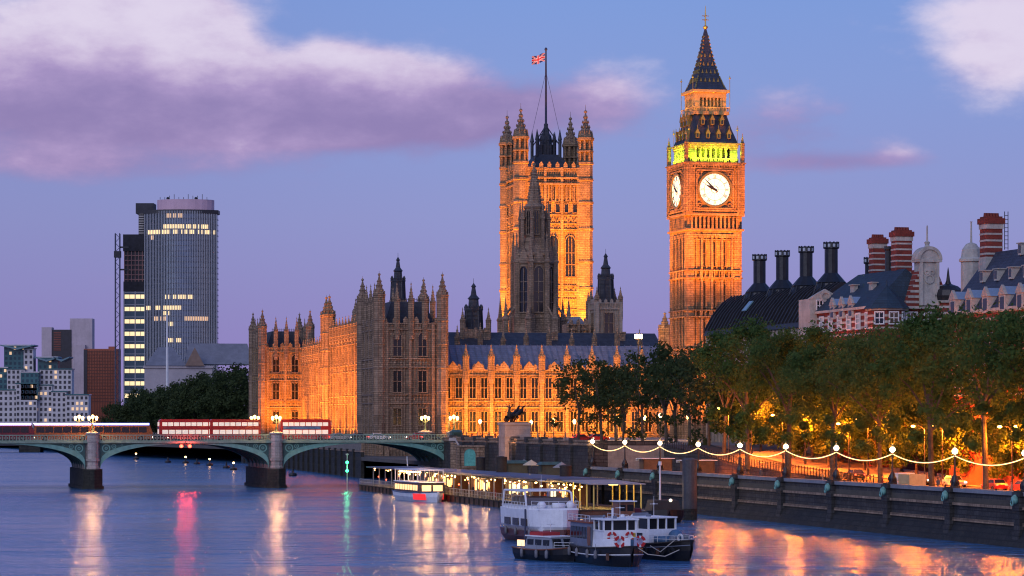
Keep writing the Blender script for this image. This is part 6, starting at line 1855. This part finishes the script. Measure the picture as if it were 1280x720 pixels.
p = bridge_pt(381, 8); double_decker((p.x, p.y, ZR), BA, 'red double decker bus with blue advert band beside the floodlit river front', True)
p = bridge_pt(293, 14); double_decker((p.x, p.y, ZR), BA + math.pi, 'red double decker bus left of the middle pier lamp', False)
p = bridge_pt(230, 15); double_decker((p.x, p.y, ZR), BA + math.pi, 'red double decker bus furthest left before the dark garden trees', False)
STR = [mat('violet_trail_strip', (.6, .5, 1), .4, var=0, emit=5, ecol=(.66, .50, 1.0)), mat('blue_trail_strip', (.2, .3, 1), .4, var=0, emit=5, ecol=(.22, .30, 1.0))]  # glowing strips and their coaches are added in place of streaked traffic light
def coach(px, label, strip, side):
    p = bridge_pt(px, 5.5)
    o = thing('coach', label, 'coach', (p.x, p.y, ZR), BA, 'coaches added for the traffic light trail')
    Lh, hw = 6.0, 1.25
    MB().xz([(-Lh, .35), (Lh - .2, .35), (Lh, 1.6), (Lh - .7, 3.5), (-Lh, 3.5)], -hw, hw).build('body', side, o)  # body colour takes the red and orange of the low light streaks
    for s in (-1, 1):
        for i in range(6):
            a = -Lh + .4 + i * 1.75; MB().box(a, a + 1.6, s * hw - .02, s * hw + .02, 1.7, 2.8).build('window', DARKGLASS, o)
        for x in (-3.8, 3.6): wheel(o, x, s * (hw - .1), .5)
        MB().box(-Lh, Lh - .75, s * (hw + .03) - .06, s * (hw + .03) + .06, 3.2, 3.6).build('light_trail_strip', strip, o)
    MB().add([(Lh + .01, -1.1, 1.6), (Lh + .01, 1.1, 1.6), (Lh - .66, 1.1, 3.4), (Lh - .66, -1.1, 3.4)], [(0, 1, 2, 3)]).build('windscreen', DARKGLASS, o)
    for s in (-.9, .9):
        MB().box(Lh - .15, Lh - .02, s - .15, s + .15, .6, .85).build('headlight', HEADL, o); MB().box(-Lh - .06, -Lh, s - .15, s + .15, .8, 1.1).build('tail_light', TAILL, o)
    return o
coach(5, 'added dark red coach carrying a violet traffic light trail along its roof at left edge', STR[0], mat('coach_streak_red', (.16, .02, .03), .35, var=.1))
coach(80, 'added orange brown coach carrying a violet traffic light trail just left of the left pier', STR[0], mat('coach_streak_orange', (.28, .08, .02), .35, var=.1))
coach(153, 'added orange coach carrying a blue traffic light trail right of the left pier', STR[1], mat('coach_streak_orange', (.28, .08, .02), .35, var=.1))
CARP = {}
def car(p, rz, label, col, group):
    o = thing('car', label, 'car', p, rz, group)
    b = MB(); n_ = 0
    prof_ = [(-2.1, .3), (2.1, .3), (2.15, .7), (1.2, .92), (-1.9, .98), (-2.15, .8)]
    b.xz(prof_, -.86, .86); b.add([(-1.75, -.8, .95), (1.05, -.8, .9), (.25, -.62, 1.45), (-1.3, -.62, 1.45), (-1.75, .8, .95), (1.05, .8, .9), (.25, .62, 1.45), (-1.3, .62, 1.45)], [(0,1,2,3),(7,6,5,4),(2,6,7,3),(1,5,6,2),(0,3,7,4)])
    b.build('body', mat('car_paint_' + col[0], col[1], .3, var=0), o)
    g_ = MB(); 
    for s in (-1, 1): g_.add([(-1.5, s * .79, 1.0), (.8, s * .79, .98), (.2, s * .655, 1.38), (-1.2, s * .655, 1.38)], [(0, 1, 2, 3)])
    g_.add([(1.0, -.7, .95), (1.0, .7, .95), (.3, .58, 1.42), (.3, -.58, 1.42)], [(0, 1, 2, 3)]); g_.add([(-1.73, -.7, 1.0), (-1.73, .7, 1.0), (-1.34, .58, 1.42), (-1.34, -.58, 1.42)], [(0, 1, 2, 3)])
    g_.M = Matrix(); g_.build('windows', DARKGLASS, o)
    for x in (-1.35, 1.35):
        for y in (-.78, .78): wheel(o, x, y, .32)
    for y in (-.62, .62):
        MB().box(2.08, 2.19, y - .16, y + .16, .58, .74).build('headlight', HEADL, o); MB().box(-2.2, -2.1, y - .16, y + .16, .66, .82).build('tail_light', TAILL, o)
    return o
cw, cr_, cb_, cg = ('white', (.7, .7, .7)), ('red', (.4, .02, .02)), ('black', (.015, .015, .018)), ('silver', (.35, .36, .38))
for px, v, c_, w_ in ((474, 6, cw, 'white car on the bridge before the dim corner tower'), (445, 12, cb_, 'black car on the bridge left of the white one'), (520, 10, cr_, 'red car on the bridge end under the corner tower'), (196, 6, cb_, 'black car following the coaches past the left pier'), (425, 6, cg, 'silver car on the bridge just right of the blue banded bus'), (540, 7, cb_, 'black car nearest the bridge end lantern')):
    p = bridge_pt(px, v); car((p.x, p.y, ZR), BA + (math.pi if v > 9 else 0), w_, c_, 'cars on the bridge')
er = math.atan2(1, -.254)
for d, off, c_, w_, a in ((338, 15, cr_, 'red car on the tree lined road, nearest the right edge', 0), (378, 18.3, cb_, 'black car on the far lane of the tree lined road, facing the camera', math.pi), (346, 15, cr_, 'red car on the road behind the cream kiosk', 0), (366, 18.3, cg, 'silver car on the road under the plane trees', math.pi), (392, 15, cb_, 'black car on the road behind the sixth lamp from right', 0)):
    car((bank_x(d) + off, d, GZ + .06 + max(0, (d - 380) * .032)), er + a, w_, c_, 'cars on the tree lined road')
for px, d, w_ in ((728, 560, 'red car parked under the first dark tree'), (748, 566, 'second red car parked under the dark trees before the palace wing')):
    car((wx(px, d), d, UZ), BA, w_, cr_, 'cars before the palace')

# ================================================================== BOATS
HULLB = mat('black_hull_paint', (.012, .012, .014), .35, var=.3, scale=1.0)
HULLM = mat('maroon_hull_paint', (.11, .035, .03), .4, var=.3, scale=.8)
CABW = mat('white_boat_paint', (.80, .81, .84), .4, var=.1, scale=.8, streak=.12)
BLUEC = mat('blue_tarpaulin', (.06, .14, .26), .6, var=.25)
VARN = mat('varnished_wood', (.20, .07, .03), .4, var=.3, scale=2.0)
def hull(L_, B_, zd, bow=.7, draft=.6, trans=.86, full=.5):
    m_ = MB(); n_ = 18; secs = []
    for i in range(n_ + 1):
        t = i / n_
        bb = B_ / 2 * (trans + (1 - trans) * min(1, t / .3) if t < .3 else 1.0)
        if t > full: bb *= max(.03, (1 - ((t - full) / (1 - full)) ** 2.3)) ** .75
        z1 = zd + bow * max(0, (t - .4) / .6) ** 2 + .12 * max(0, (.25 - t) / .25)
        x = -L_/2 + L_ * t; xb = x - (.5 * max(0, (t - .8) / .2))
        secs.append([(x, -bb, z1), (x, -bb * .96, z1 * .5), (xb, -bb * .78, 0), (xb, -bb * .3, -draft), (xb, bb * .3, -draft), (xb, bb * .78, 0), (x, bb * .96, z1 * .5), (x, bb, z1)])
    vs = [p for s in secs for p in s]; fs = []
    for i in range(n_):
        for j in range(7): fs.append((i*8+j, i*8+j+1, (i+1)*8+j+1, (i+1)*8+j))
        fs.append((i*8+7, i*8, (i+1)*8, (i+1)*8+7))
    fs += [tuple(range(8))[::-1], tuple(n_*8 + k_ for k_ in range(8))]
    m_.add(vs, fs); m_.secs = secs; return m_
def strake(h, z_frac, r_):
    """rubbing strake following the hull side"""
    m_ = MB()
    for s in (0, 7):
        pts = []
        for q_ in h.secs: a, b_ = Vector(q_[s]), Vector(q_[1 if s == 0 else 6]); p_ = a.lerp(b_, z_frac); pts.append((p_.x, p_.y * 1.02, p_.z))
        m_.tube(pts, r_, 5)
    return m_
def house(x0, x1, hw, z0, z1, rake=.15, i_=.12):
    """deckhouse with slightly sloping sides"""
    return MB().add([(x0, -hw, z0), (x1, -hw, z0), (x1, hw, z0), (x0, hw, z0), (x0 + rake * .5, -hw + i_, z1), (x1 - rake, -hw + i_, z1), (x1 - rake, hw - i_, z1), (x0 + rake * .5, hw - i_, z1)],
                    [(3,2,1,0),(4,5,6,7),(0,1,5,4),(1,2,6,5),(2,3,7,6),(3,0,4,7)])
REDB = mat('lifebuoy_red', (.5, .02, .02), .5, var=.1)
def buoy(parent, x, y, z, facing=0.0, r_=.36):
    m_ = MB()
    for q_ in range(4):
        m_.ring(0, 0, r_ * .55, r_, -.06, .06, 6, q_ * math.pi/2 + .22, q_ * math.pi/2 + 1.35)
    o = ob('lifebuoy', m_.mesh('lifebuoy', REDB), parent, T(x, y, z) @ RZ(facing))
    m_ = MB(); m_.ring(0, 0, r_ * .57, r_ * .98, -.05, .05, 20); m_.build('white_band', WHITEPAINT, o)
def boat(name, label, px, d, head, cat='boat'):
    return thing(name, label, cat, (wx(px, d), d, 0), R(-90 + head), 'boats moored together by the pier')
HB = 17
FR = math.pi / 2            # window planes facing the bow (+x)
# 1: black hulled passenger launch with white wheelhouse
b1 = boat('passenger_launch', 'black hulled launch with white wheelhouse and four red lifebuoys, front middle', 761, 268.5, HB)
h = hull(13.5, 4.9, 1.65, .35, trans=.9, full=.6); h.build('hull', HULLB, b1)
strake(h, .82, .06).build('white_stripe', WHITEPAINT, b1); strake(h, .06, .09).build('rubbing_strake', TIMBER, b1)
bw = MB()
for i in range(12, 18):
    a, c = h.secs[i], h.secs[i+1]
    for s in (0, 7): 
        p, q_ = a[s], c[s]; bw.add([(p[0], p[1]*.97, p[2]), (q_[0], q_[1]*.97, q_[2]), (q_[0], q_[1]*.97, q_[2]+.75), (p[0], p[1]*.97, p[2]+.75), (p[0]-.05, p[1]*.9, p[2]), (q_[0]-.05, q_[1]*.9, q_[2]), (q_[0]-.05, q_[1]*.9, q_[2]+.75), (p[0]-.05, p[1]*.9, p[2]+.75)], [(0,1,2,3),(7,6,5,4),(3,2,6,7)])
bw.build('bow_bulwark', CABW, b1)
house(.2, 3.4, 1.75, 1.6, 3.35, .1).build('wheelhouse_base', CABW, b1)
fr_ = MB()
for y in (-1.6, -.75, .75, 1.6): fr_.box(3.1, 3.25, y - .08, y + .08, 3.3, 4.3)
for x in (.4, 1.8): 
    for y in (-1.6, 1.6): fr_.box(x - .08, x + .08, y - .07, y + .07, 3.3, 4.3)
fr_.box(.3, 3.3, -1.7, 1.7, 3.25, 3.36); fr_.build('window_frames', CABW, b1)
MB().box(.45, 3.15, -1.56, 1.56, 3.36, 4.3).build('wheelhouse_glass', DARKGLASS, b1)
MB().box(.1, 3.5, -1.85, 1.85, 4.3, 4.45).box(1.0, 1.15, -.08, .08, 4.45, 5.4).build('wheelhouse_roof', CABW, b1)
house(-6.0, .15, 1.95, 1.6, 3.9, .05, .05).build('saloon', mat('dull_blue_grey_panel', (.16, .19, .27), .5, var=.2), b1)
for s in (-1, 1):
    for i in range(6): MB().box(-5.7 + i * .95, -5.0 + i * .95, s * 1.93 - .04, s * 1.93 + .04, 2.4, 3.5).build('saloon_window', DARKGLASS, b1)
MB().box(-6.2, .2, -2.1, 2.1, 3.9, 4.05).build('saloon_roof', mat('rust_red_deck', (.26, .07, .03), .6, var=.2), b1)
MB().box(-.5, .3, -2.03, -1.97, 1.8, 3.6).build('saloon_door', VARN, b1)
for y in (-.85, .95): buoy(b1, 3.38, y, 2.75, FR, .48)
for y in (-1.05, .95): buoy(b1, 6.25, y, 2.4, FR, .56)
house(3.5, 4.7, 1.1, 1.7, 2.5, .1).build('fore_hatch', BLUEC, b1)
MB().tube([(5.8, 1.6, 2.5), (6.6, .2, 2.8), (5.8, -1.6, 2.5)], .05, 5).build('bow_rail', WHITEPAINT, b1)
MB().box(.28, .34, 1.75, 1.85, 1.9, 3.1).box(3.39, 3.44, 1.25, 1.5, 2.2, 3.1).build('yellow_board', mat('yellow_paint', (.6, .4, .05), .5, var=.1), b1)
# 2: dark hulled tug at the right
b2 = boat('harbour_launch', 'dark hulled launch with white framed wheelhouse windows and blue tarpaulin, rightmost', 818, 279, HB + 14)
h = hull(13.0, 4.4, 1.55, .55, trans=.85, full=.5); h.build('hull', HULLB, b2)
strake(h, .06, .1).build('rubbing_strake', TIMBER, b2); strake(h, .5, .05).build('grey_stripe', LEAD, b2)
house(-4.6, 1.6, 1.75, 1.6, 3.0, .1).build('cabin', CABW, b2)
MB().box(-2.3, 1.3, -1.55, 1.55, 3.0, 4.05).build('wheelhouse_glass', DARKGLASS, b2)
fr_ = MB()
for x in (-2.35, -.6, 1.35):
    for y in (-1.6, 1.6): fr_.box(x - .08, x + .08, y - .08, y + .08, 2.95, 4.1)
for y in (-.5, .5): fr_.box(1.28, 1.42, y - .07, y + .07, 2.95, 4.1)
fr_.box(-2.5, 1.5, -1.75, 1.75, 4.05, 4.2); fr_.build('window_frames', CABW, b2)
for s in (-1, 1):
    for i in range(3): MB().box(-4.2 + i * 1.8, -3.2 + i * 1.8, s * 1.74 - .03, s * 1.74 + .03, 1.95, 2.6).build('cabin_window', DARKGLASS, b2)
MB().ball((2.5, .9, 2.3), .75, 10, 6, .9).box(1.7, 3.3, -1.2, .2, 1.6, 2.3).build('tarpaulin', BLUEC, b2, True)
MB().ball((3.9, -.4, 2.05), .4, 8, 6).lathe(4.6, .6, [(.3, 1.7), (.3, 2.4), (.4, 2.5)], 8).build('bollards', LEAD, b2)
MB().ring(4.9, 2.2, .3, .45, -.3, -.15, 16).build('white_hose_reel', WHITEPAINT, b2)
MB().tube([(5.5, -1.4, 2.0), (4.6, -2.4, .9), (4.0, -3.2, 1.5)], .05, 5).build('mooring_rope', mat('pale_rope', (.5, .45, .38), .9, var=.1), b2)
for i in range(4): MB(T(1.5 + i * 1.2, -2.05 + i * .22, .95)).ring(0, 0, .2, .4, -.12, .12, 12).build('tyre_fender', WHEELM, b2)
# 3: small low dark launch in front of the ferry
b3 = boat('motor_launch', 'small low black launch with grey cabin windows in front of the white ferry', 688, 276, HB + 16)
h = hull(9.0, 3.5, 1.1, .4, trans=.9, full=.45); h.build('hull', HULLB, b3); strake(h, .1, .07).build('rubbing_strake', VARN, b3)
house(-2.6, 2.4, 1.35, 1.1, 2.3, .5, .15).build('cabin', mat('grey_blue_boat_paint', (.25, .28, .34), .4, var=.1), b3)
for s in (-1, 1):
    for i in range(3): MB().box(-2.1 + i * 1.4, -1.1 + i * 1.4, s * 1.3 - .05, s * 1.3 + .02, 1.5, 2.05).build('cabin_window', DARKGLASS, b3)
for y in (-.65, .65): MB().add([(2.33, y - .5, 1.4), (2.33, y + .5, 1.4), (2.02, y + .5, 2.15), (2.02, y - .5, 2.15)], [(0, 1, 2, 3)]).build('windscreen', DARKGLASS, b3)
MB().box(-2.6, 2.0, -1.3, 1.3, 2.3, 2.42).build('cabin_roof', CABW, b3)
MB().box(-2.2, .2, -1.0, 1.0, 2.42, 2.75).build('red_cover', mat('red_canvas', (.42, .03, .03), .7, var=.15), b3)
MB().box(-4.0, -2.8, -1.3, -1.2, 1.3, 1.9).box(-3.4, -3.2, .9, 1.1, 1.2, 2.1).build('stern_lights', mat('warm_cabin_light', (1, .7, .4), .4, var=0, emit=2.0, ecol=(1, .5, .25)), b3)
# 4: big white ferry behind
b4 = boat('white_ferry', 'large white passenger ferry with maroon lower hull and open top canopy', 680, 318, HB + 1)
h = hull(15.0, 6.0, 1.3, .3, trans=.95, full=.55); h.build('hull', HULLM, b4)
up = hull(14.6, 6.05, 3.7, .1, draft=-1.25, trans=.95, full=.62)
up.v = [(x, y, max(z, 1.25)) for x, y, z in up.v]; up.build('upper_hull', CABW, b4)
MB().box(-6.9, 3.2, -2.8, 2.8, 3.7, 4.15).build('top_deck', CABW, b4)
for s in (-1, 1):
    for i in range(3): MB().box(-5.2 + i * 3.0, -3.2 + i * 3.0, s * 3.02 - .05, s * 3.02 + .04, 1.9, 2.7).build('side_window', mat('brownish_glass', (.05, .035, .035), .2, var=.3), b4)
house(1.2, 5.2, 2.4, 3.7, 3.9, .1).build('fore_deck', CABW, b4)
house(4.2, 5.4, 2.2, 1.3, 3.75, .2).build('front_cabin', CABW, b4)
MB().box(5.2, 5.4, .1, .85, 2.2, 3.35).box(5.2, 5.4, -1.9, -1.5, 2.4, 3.1).build('front_door', DARKGLASS, b4)
for y, r_ in ((-1.5, .5), (1.9, .48)): MB().ball((3.6, y, 4.2), r_, 12, 8).build('radar_dome', CABW, b4, True)
MB().tube([(3.6, -.2, 4.15), (3.6, 1.2, 4.15)], .36, 10).build('liferaft_canister', CABW, b4, True)
cnp = MB()
for y in (-2.75, 2.75): cnp.tube([(2.0, y, 4.0), (1.5, y, 5.55), (1.0, y * .96, 5.75), (-6.4, y * .96, 5.75), (-6.8, y, 4.0)], .12, 6)
cnp.box(-6.4, 1.2, -2.7, 2.7, 5.72, 5.86); cnp.build('canopy', CABW, b4)
MB().box(1.1, 1.2, -2.6, 2.6, 4.3, 5.0).build('canopy_windscreen', mat('smoked_screen', (.12, .11, .12), .3, var=.2), b4)
for i in range(5): MB().box(-5.6 + i * 1.3, -5.2 + i * 1.3, -2.0, 2.0, 4.15, 5.0).build('seat_row', mat('seat_grey', (.2, .17, .16), .7, var=.2), b4)
buoy(b4, 5.45, -.6, 2.0, FR, .4)
MB().tube([(2.6, -3.1, -.2), (2.6, -3.1, 3.8)], .1, 6).build('mooring_spar', mat('navy_spar', (.03, .04, .09), .5, var=.1), b4)
def rail(parent, pts, z, h_, name='railing'):
    m_ = MB(); P = [Vector((x, y, z)) for x, y in pts]
    for a_, b_ in zip(P, P[1:]):
        n_ = max(1, int((b_ - a_).length / 1.1))
        for hh in (h_, h_ * .5): m_.tube([a_ + Vector((0, 0, hh)), b_ + Vector((0, 0, hh))], .025, 4)
        for i in range(n_ + 1): p_ = a_.lerp(b_, i / n_); m_.tube([p_, p_ + Vector((0, 0, h_))], .028, 4)
    m_.build(name, WHITEPAINT, parent)
def fenders(parent, xs, y, z):
    for x in xs:
        m_ = MB(); m_.lathe(x, y, [(.06, z - .45), (.16, z - .35), (.17, z + .25), (.06, z + .4), (.015, z + .45), (.015, z + 1.0)], 8); m_.build('fender', mat('grey_fender', (.16, .16, .18), .6, var=.3), parent, True)
def aerial(parent, x, y, z, h_):
    m_ = MB(); m_.tube([(x, y, z), (x, y, z + h_)], .035, 5, .015); m_.box(x - .03, x + .03, y - .45, y + .45, z + h_ * .6, z + h_ * .6 + .05); m_.ball((x, y, z + h_ * .62), .1, 8, 5); m_.build('aerial_mast', WHITEPAINT, parent)
rail(b4, [(3.3, -2.6), (5.1, -2.3), (5.2, 2.3), (3.3, 2.6)], 3.9, .8); rail(b4, [(-6.6, -2.85), (2.4, -2.85)], 3.75, .75)
aerial(b4, -1.0, 0, 5.86, 1.7); fenders(b4, (-4.5, -1.0, 4.0), -3.08, 1.2)
MB().box(5.3, 5.43, -2.0, 2.0, 3.45, 3.6).build('front_visor', LEAD, b4)
for y in (-1.1, 1.4): MB().box(5.18, 5.42, y - .32, y + .32, 2.55, 3.15).build('front_window', DARKGLASS, b4)
rail(b1, [(-6.2, -2.0), (.1, -2.0)], 4.05, .6); rail(b1, [(-6.2, 2.0), (.1, 2.0)], 4.05, .6); aerial(b1, 1.8, .5, 4.45, 1.6); fenders(b1, (-4.5, -2.2, 1.0, 3.4), -2.5, 1.1)
MB().ball((1.2, -.9, 4.6), .16, 8, 5).box(2.6, 2.9, -.5, -.2, 4.45, 4.7).box(-4.2, -3.2, -.8, .6, 4.05, 4.5).build('roof_gear', LEAD, b1)
MB().tube([(6.2, .6, 1.9), (6.6, 1.6, 1.2), (6.9, 3.2, 1.0), (7.0, 4.6, 1.6)], .045, 5).build('mooring_rope', mat('pale_rope', (.5, .45, .38), .9, var=.1), b1)
rail(b2, [(2.0, -2.0), (5.2, -1.1), (6.0, 0), (5.2, 1.1), (2.0, 2.0)], 1.75, .7); aerial(b2, -.4, .2, 4.2, 2.0)
MB().box(-2.6, -2.4, -.9, .9, 4.2, 4.5).box(-.2, .2, -.9, -.5, 4.2, 4.45).build('roof_gear', LEAD, b2)
rail(b3, [(2.6, -1.3), (4.0, -.4), (4.0, .4), (2.6, 1.3)], 1.3, .55); aerial(b3, -.4, .3, 2.75, 1.2); fenders(b3, (-2.4, .2, 2.0), -1.8, .7)
RUSTS = mat('rust_streaked_plate', (.13, .055, .03), .8, var=.5, scale=2.0, streak=.5)
for b_, x, y, z in ((b1, 5.0, -1.86, .95), (b2, 3.2, -1.85, .9), (b2, -3.0, -2.13, .8)): MB().box(x - .35, x + .35, y - .03, y + .05, z - .35, z + .3).build('rusty_plate', RUSTS, b_)
# 5: small white workboat with red wheelhouse behind
b5 = boat('work_boat', 'small white workboat with dark red wheelhouse moored behind the two black launches', 781, 305, HB)
h = hull(9.5, 3.8, 1.4, .4); h.build('hull', HULLB, b5)
house(-3.2, 1.8, 1.5, 1.4, 3.0, .2).build('cabin', CABW, b5); house(-1.6, .6, 1.0, 3.0, 4.9, .15).build('wheelhouse', VARN, b5)
MB().box(.42, .56, -.8, -.1, 3.9, 4.6).box(.42, .56, .1, .8, 3.9, 4.6).build('wheelhouse_glass', DARKGLASS, b5); MB().box(-1.8, .8, -1.15, 1.15, 4.9, 5.02).build('wheelhouse_roof', CABW, b5)
MB().box(-3.4, -1.9, .6, 2.6, 3.0, 4.1).build('red_locker', mat('dark_red_locker', (.16, .02, .03), .6, var=.2), b5)
for y in (-.6, .6): MB().lathe(1.0, y, [(.3, 3.0), (.35, 3.3), (.1, 3.6)], 8).build('vent_cowl', CABW, b5)
# 6: dark mooring barge with a thin white mast
b6 = boat('mooring_barge', 'squat black mooring barge with thin white mast left of the grey pile', 829, 378, 10)
hull(6.5, 5.2, 1.5, .3, trans=1, full=.7).build('hull', HULLB, b6)
house(-2.2, 2.0, 2.1, 1.5, 3.0, .3, .4).build('cover', mat('black_tarpaulin', (.02, .02, .022), .7, var=.4), b6)
MB().lathe(-.6, -.3, [(.14, 3.0), (.1, 7.6), (.22, 7.7), (.2, 8.2)], 8).build('mast', WHITEPAINT, b6)
MB().ball((1.8, .6, 3.0), .22, 8, 6).build('deck_lamp', mat('white_deck_lamp', (.9, .9, .8), .4, var=0, emit=1.5, ecol=(1, .9, .7)), b6)
# 7: sightseeing boat alongside the far part of the pier
b7 = boat('sightseeing_boat', 'lit sightseeing boat with red side panel berthed under the pier roof', 527, 478, 18)
h = hull(20, 5.0, 1.5, .3, trans=.95, full=.6); h.build('hull', CABW, b7); strake(h, .05, .1).build('rubbing_strake', BLUEC, b7)
house(-9, 6.5, 2.3, 1.5, 3.2, .3, .05).build('saloon', mat('dark_saloon', (.05, .04, .04), .4, var=.2), b7)
LS = mat('lit_saloon_window', (1, .7, .35), .3, var=0, emit=1.6, ecol=(1, .55, .2))
for s in (-1, 1):
    for i in range(9): MB().box(-8.6 + i * 1.6, -7.5 + i * 1.6, s * 2.29 - .04, s * 2.29 + .04, 1.9, 2.8).build('saloon_window', LS, b7)
MB().box(6.33, 6.46, -1.8, -.2, 1.8, 2.8).box(6.33, 6.46, .2, 1.8, 1.8, 2.8).build('front_window', LS, b7)
MB().box(-9.2, 6.6, -2.4, 2.4, 3.2, 3.35).build('upper_deck', CABW, b7)
MB().box(-8.8, 5.5, -2.35, 2.35, 5.25, 5.4).build('canopy_roof', CABW, b7)
for i in range(6):
    for y in (-2.25, 2.25): MB().box(-8.6 + i * 2.8 - .06, -8.6 + i * 2.8 + .06, y - .06, y + .06, 3.35, 5.25).build('canopy_post', WHITEPAINT, b7)
q_ = MB()
for i in range(10): q_.ball((-8 + i * 1.4, -1.6, 4.95), .16, 6, 4)
q_.build('deck_lights', MATS['warm_bulb'], b7); glow((1, -1.2, 4.4), 350, (1, .55, .2), .3, b7); glow((7.5, -.5, 4.2), 250, (1, .55, .2), .3, b7)
MB().add([(7.6, -2.0, .5), (9.2, -.9, .5), (9.2, -.92, 1.55), (7.6, -2.02, 1.55)], [(0, 1, 2, 3)])
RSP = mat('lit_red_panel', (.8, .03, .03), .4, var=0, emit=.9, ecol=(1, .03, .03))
for lo_, hi_ in ((1, 0), (6, 7)):
    pn_ = MB()
    for i in (12, 13, 14, 15):
        a, c = h.secs[i], h.secs[i+1]
        pn_.add([(a[lo_][0], a[lo_][1]*1.03, .35), (c[lo_][0], c[lo_][1]*1.03, .35), (c[hi_][0], c[hi_][1]*1.03, 1.35), (a[hi_][0], a[hi_][1]*1.03, 1.35)], [(0,1,2,3)])
    pn_.build('red_side_panel', RSP, b7)
None and MB().build('red_side_panel', mat('lit_red_panel', (.8, .03, .03), .4, var=0, emit=.9, ecol=(1, .03, .03)), b7)
# small mooring buoys far up river
for i, (px, d) in enumerate(((170, 980), (210, 905), (232, 890), (246, 870), (262, 845), (283, 800), (292, 770), (366, 690))):
    o = thing('mooring_buoy', 'small dark mooring buoy on the water beyond the bridge, %s from left' % ORD[i], 'buoy', (wx(px, d), d, 0), 0, 'mooring buoys beyond the bridge')
    MB().lathe(0, 0, [(.9, -.3), (1.0, .3), (.8, .7), (.25, .9), (.2, 1.8)], 10).build('float', HULLB, o)
    if i % 2 == 0: MB().ball((0, 0, 2.0), .3, 6, 4).build('lamp', MATS['warm_bulb'], o)
# ================================================================== FLOODLIGHTING
# river front: lamps on the terrace
for i in range(8):
    v = 108 + i * 14
    fl_pal(3.0, v, 10.1, 13.2, v, 24, 46000, (1, .26, .012), 130)
    fl_pal(1.0, v, 10.1, 13.2, v, 35, 60000, (1, .26, .012), 75, blend=.9)
# north face and river face of the far tower
for u, v in ((3, 222), (10, 222)): fl_pal(u, v, 10.2, u, 235, 29, 32000, (1, .24, .01), 120)
# north range: lamps in the yard
for i in range(12):
    u = NX0 + 4 + i * (NX1 - NX0 - 6) / 11
    fl_pal(u, -4.2, UZ + .4, u, 3.2, 18, 9500, (1, .28, .015), 140)
    if i % 2 == 0: fl_pal(u + 3, -15, UZ + .6, u + 3, 3.2, 24, 32000, (1, .28, .015), 80, blend=.9)
# clock tower: lamps round its foot and on its ledges
cT = lambda x, y, z: tuple(KC + Vector((math.cos(KA) * x - math.sin(KA) * y, math.sin(KA) * x + math.cos(KA) * y, z)))
for x in (2.5, 6.3, 10): flood(cT(x, -14, 11), cT(x, 0, 36), 34000, (1, .25, .01), 110)
for y in (3, 9): flood(cT(-14, y, 11), cT(0, y, 36), 40000, (1, .28, .012), 110)
for x in (2, 10.6): flood(cT(x, -26, 24), cT(x, 0, 65), 310000, (1, .24, .008), 50, blend=.9)
flood(cT(-26, 6, 24), cT(0, 6, 65), 430000, (1, .27, .01), 50, blend=.9)
# belfry: green-yellow lamps behind the parapet
YG = (.52, 1.0, .04)
for i in range(6):
    x = 1.5 + i * (KS - 3) / 5
    flood(cT(x, -1.0, zk(204.5) + 1.1), cT(x, 1.6, zb1 - .5), 1300, YG, 150, size=.2)
    flood(cT(-1.0, x, zk(204.5) + 1.1), cT(1.6, x, zb1 - .5), 1300, YG, 150, size=.2)
for x in (2, 6.3, 10.6): flood(cT(x, -.2, zr1 + 1.2), cT(x, 3, zl1), 260, (1, .42, .07), 140, size=.2); flood(cT(-.2, x, zr1 + 1.2), cT(3, x, zl1), 260, (1, .42, .07), 140, size=.2)
# great square tower: lamps on the roofs at its foot and on its upper ledge
for x in (4, 10, 16):
    a = VP_ + PU * x - PV * 20; b_ = VP_ + PU * x; flood((a.x, a.y, 33), (b_.x, b_.y, 66), 130000, (1, .28, .015), 100)
for y in (4, 16):
    a = VP_ + PV * y - PU * 20; b_ = VP_ + PV * y; flood((a.x, a.y, 33), (b_.x, b_.y, 66), 150000, (1, .29, .015), 100)
# warm lamp at the foot of the statue plinth
flood((SP.x - 3.5, SP.y - 9, 9.2), (SP.x, SP.y - 2, 11.5), 1500, (1, .45, .18), 110)
for x in (3, 10, 17):
    a = VP_ + PU * x - PV * 30; b_ = VP_ + PU * x; flood((a.x, a.y, 34), (b_.x, b_.y, 84), 215000, (1, .28, .012), 42, blend=.9)
a = VP_ + PV * 10 - PU * 30; b_ = VP_ + PV * 10; flood((a.x, a.y, 34), (b_.x, b_.y, 84), 230000, (1, .29, .012), 42, blend=.9)
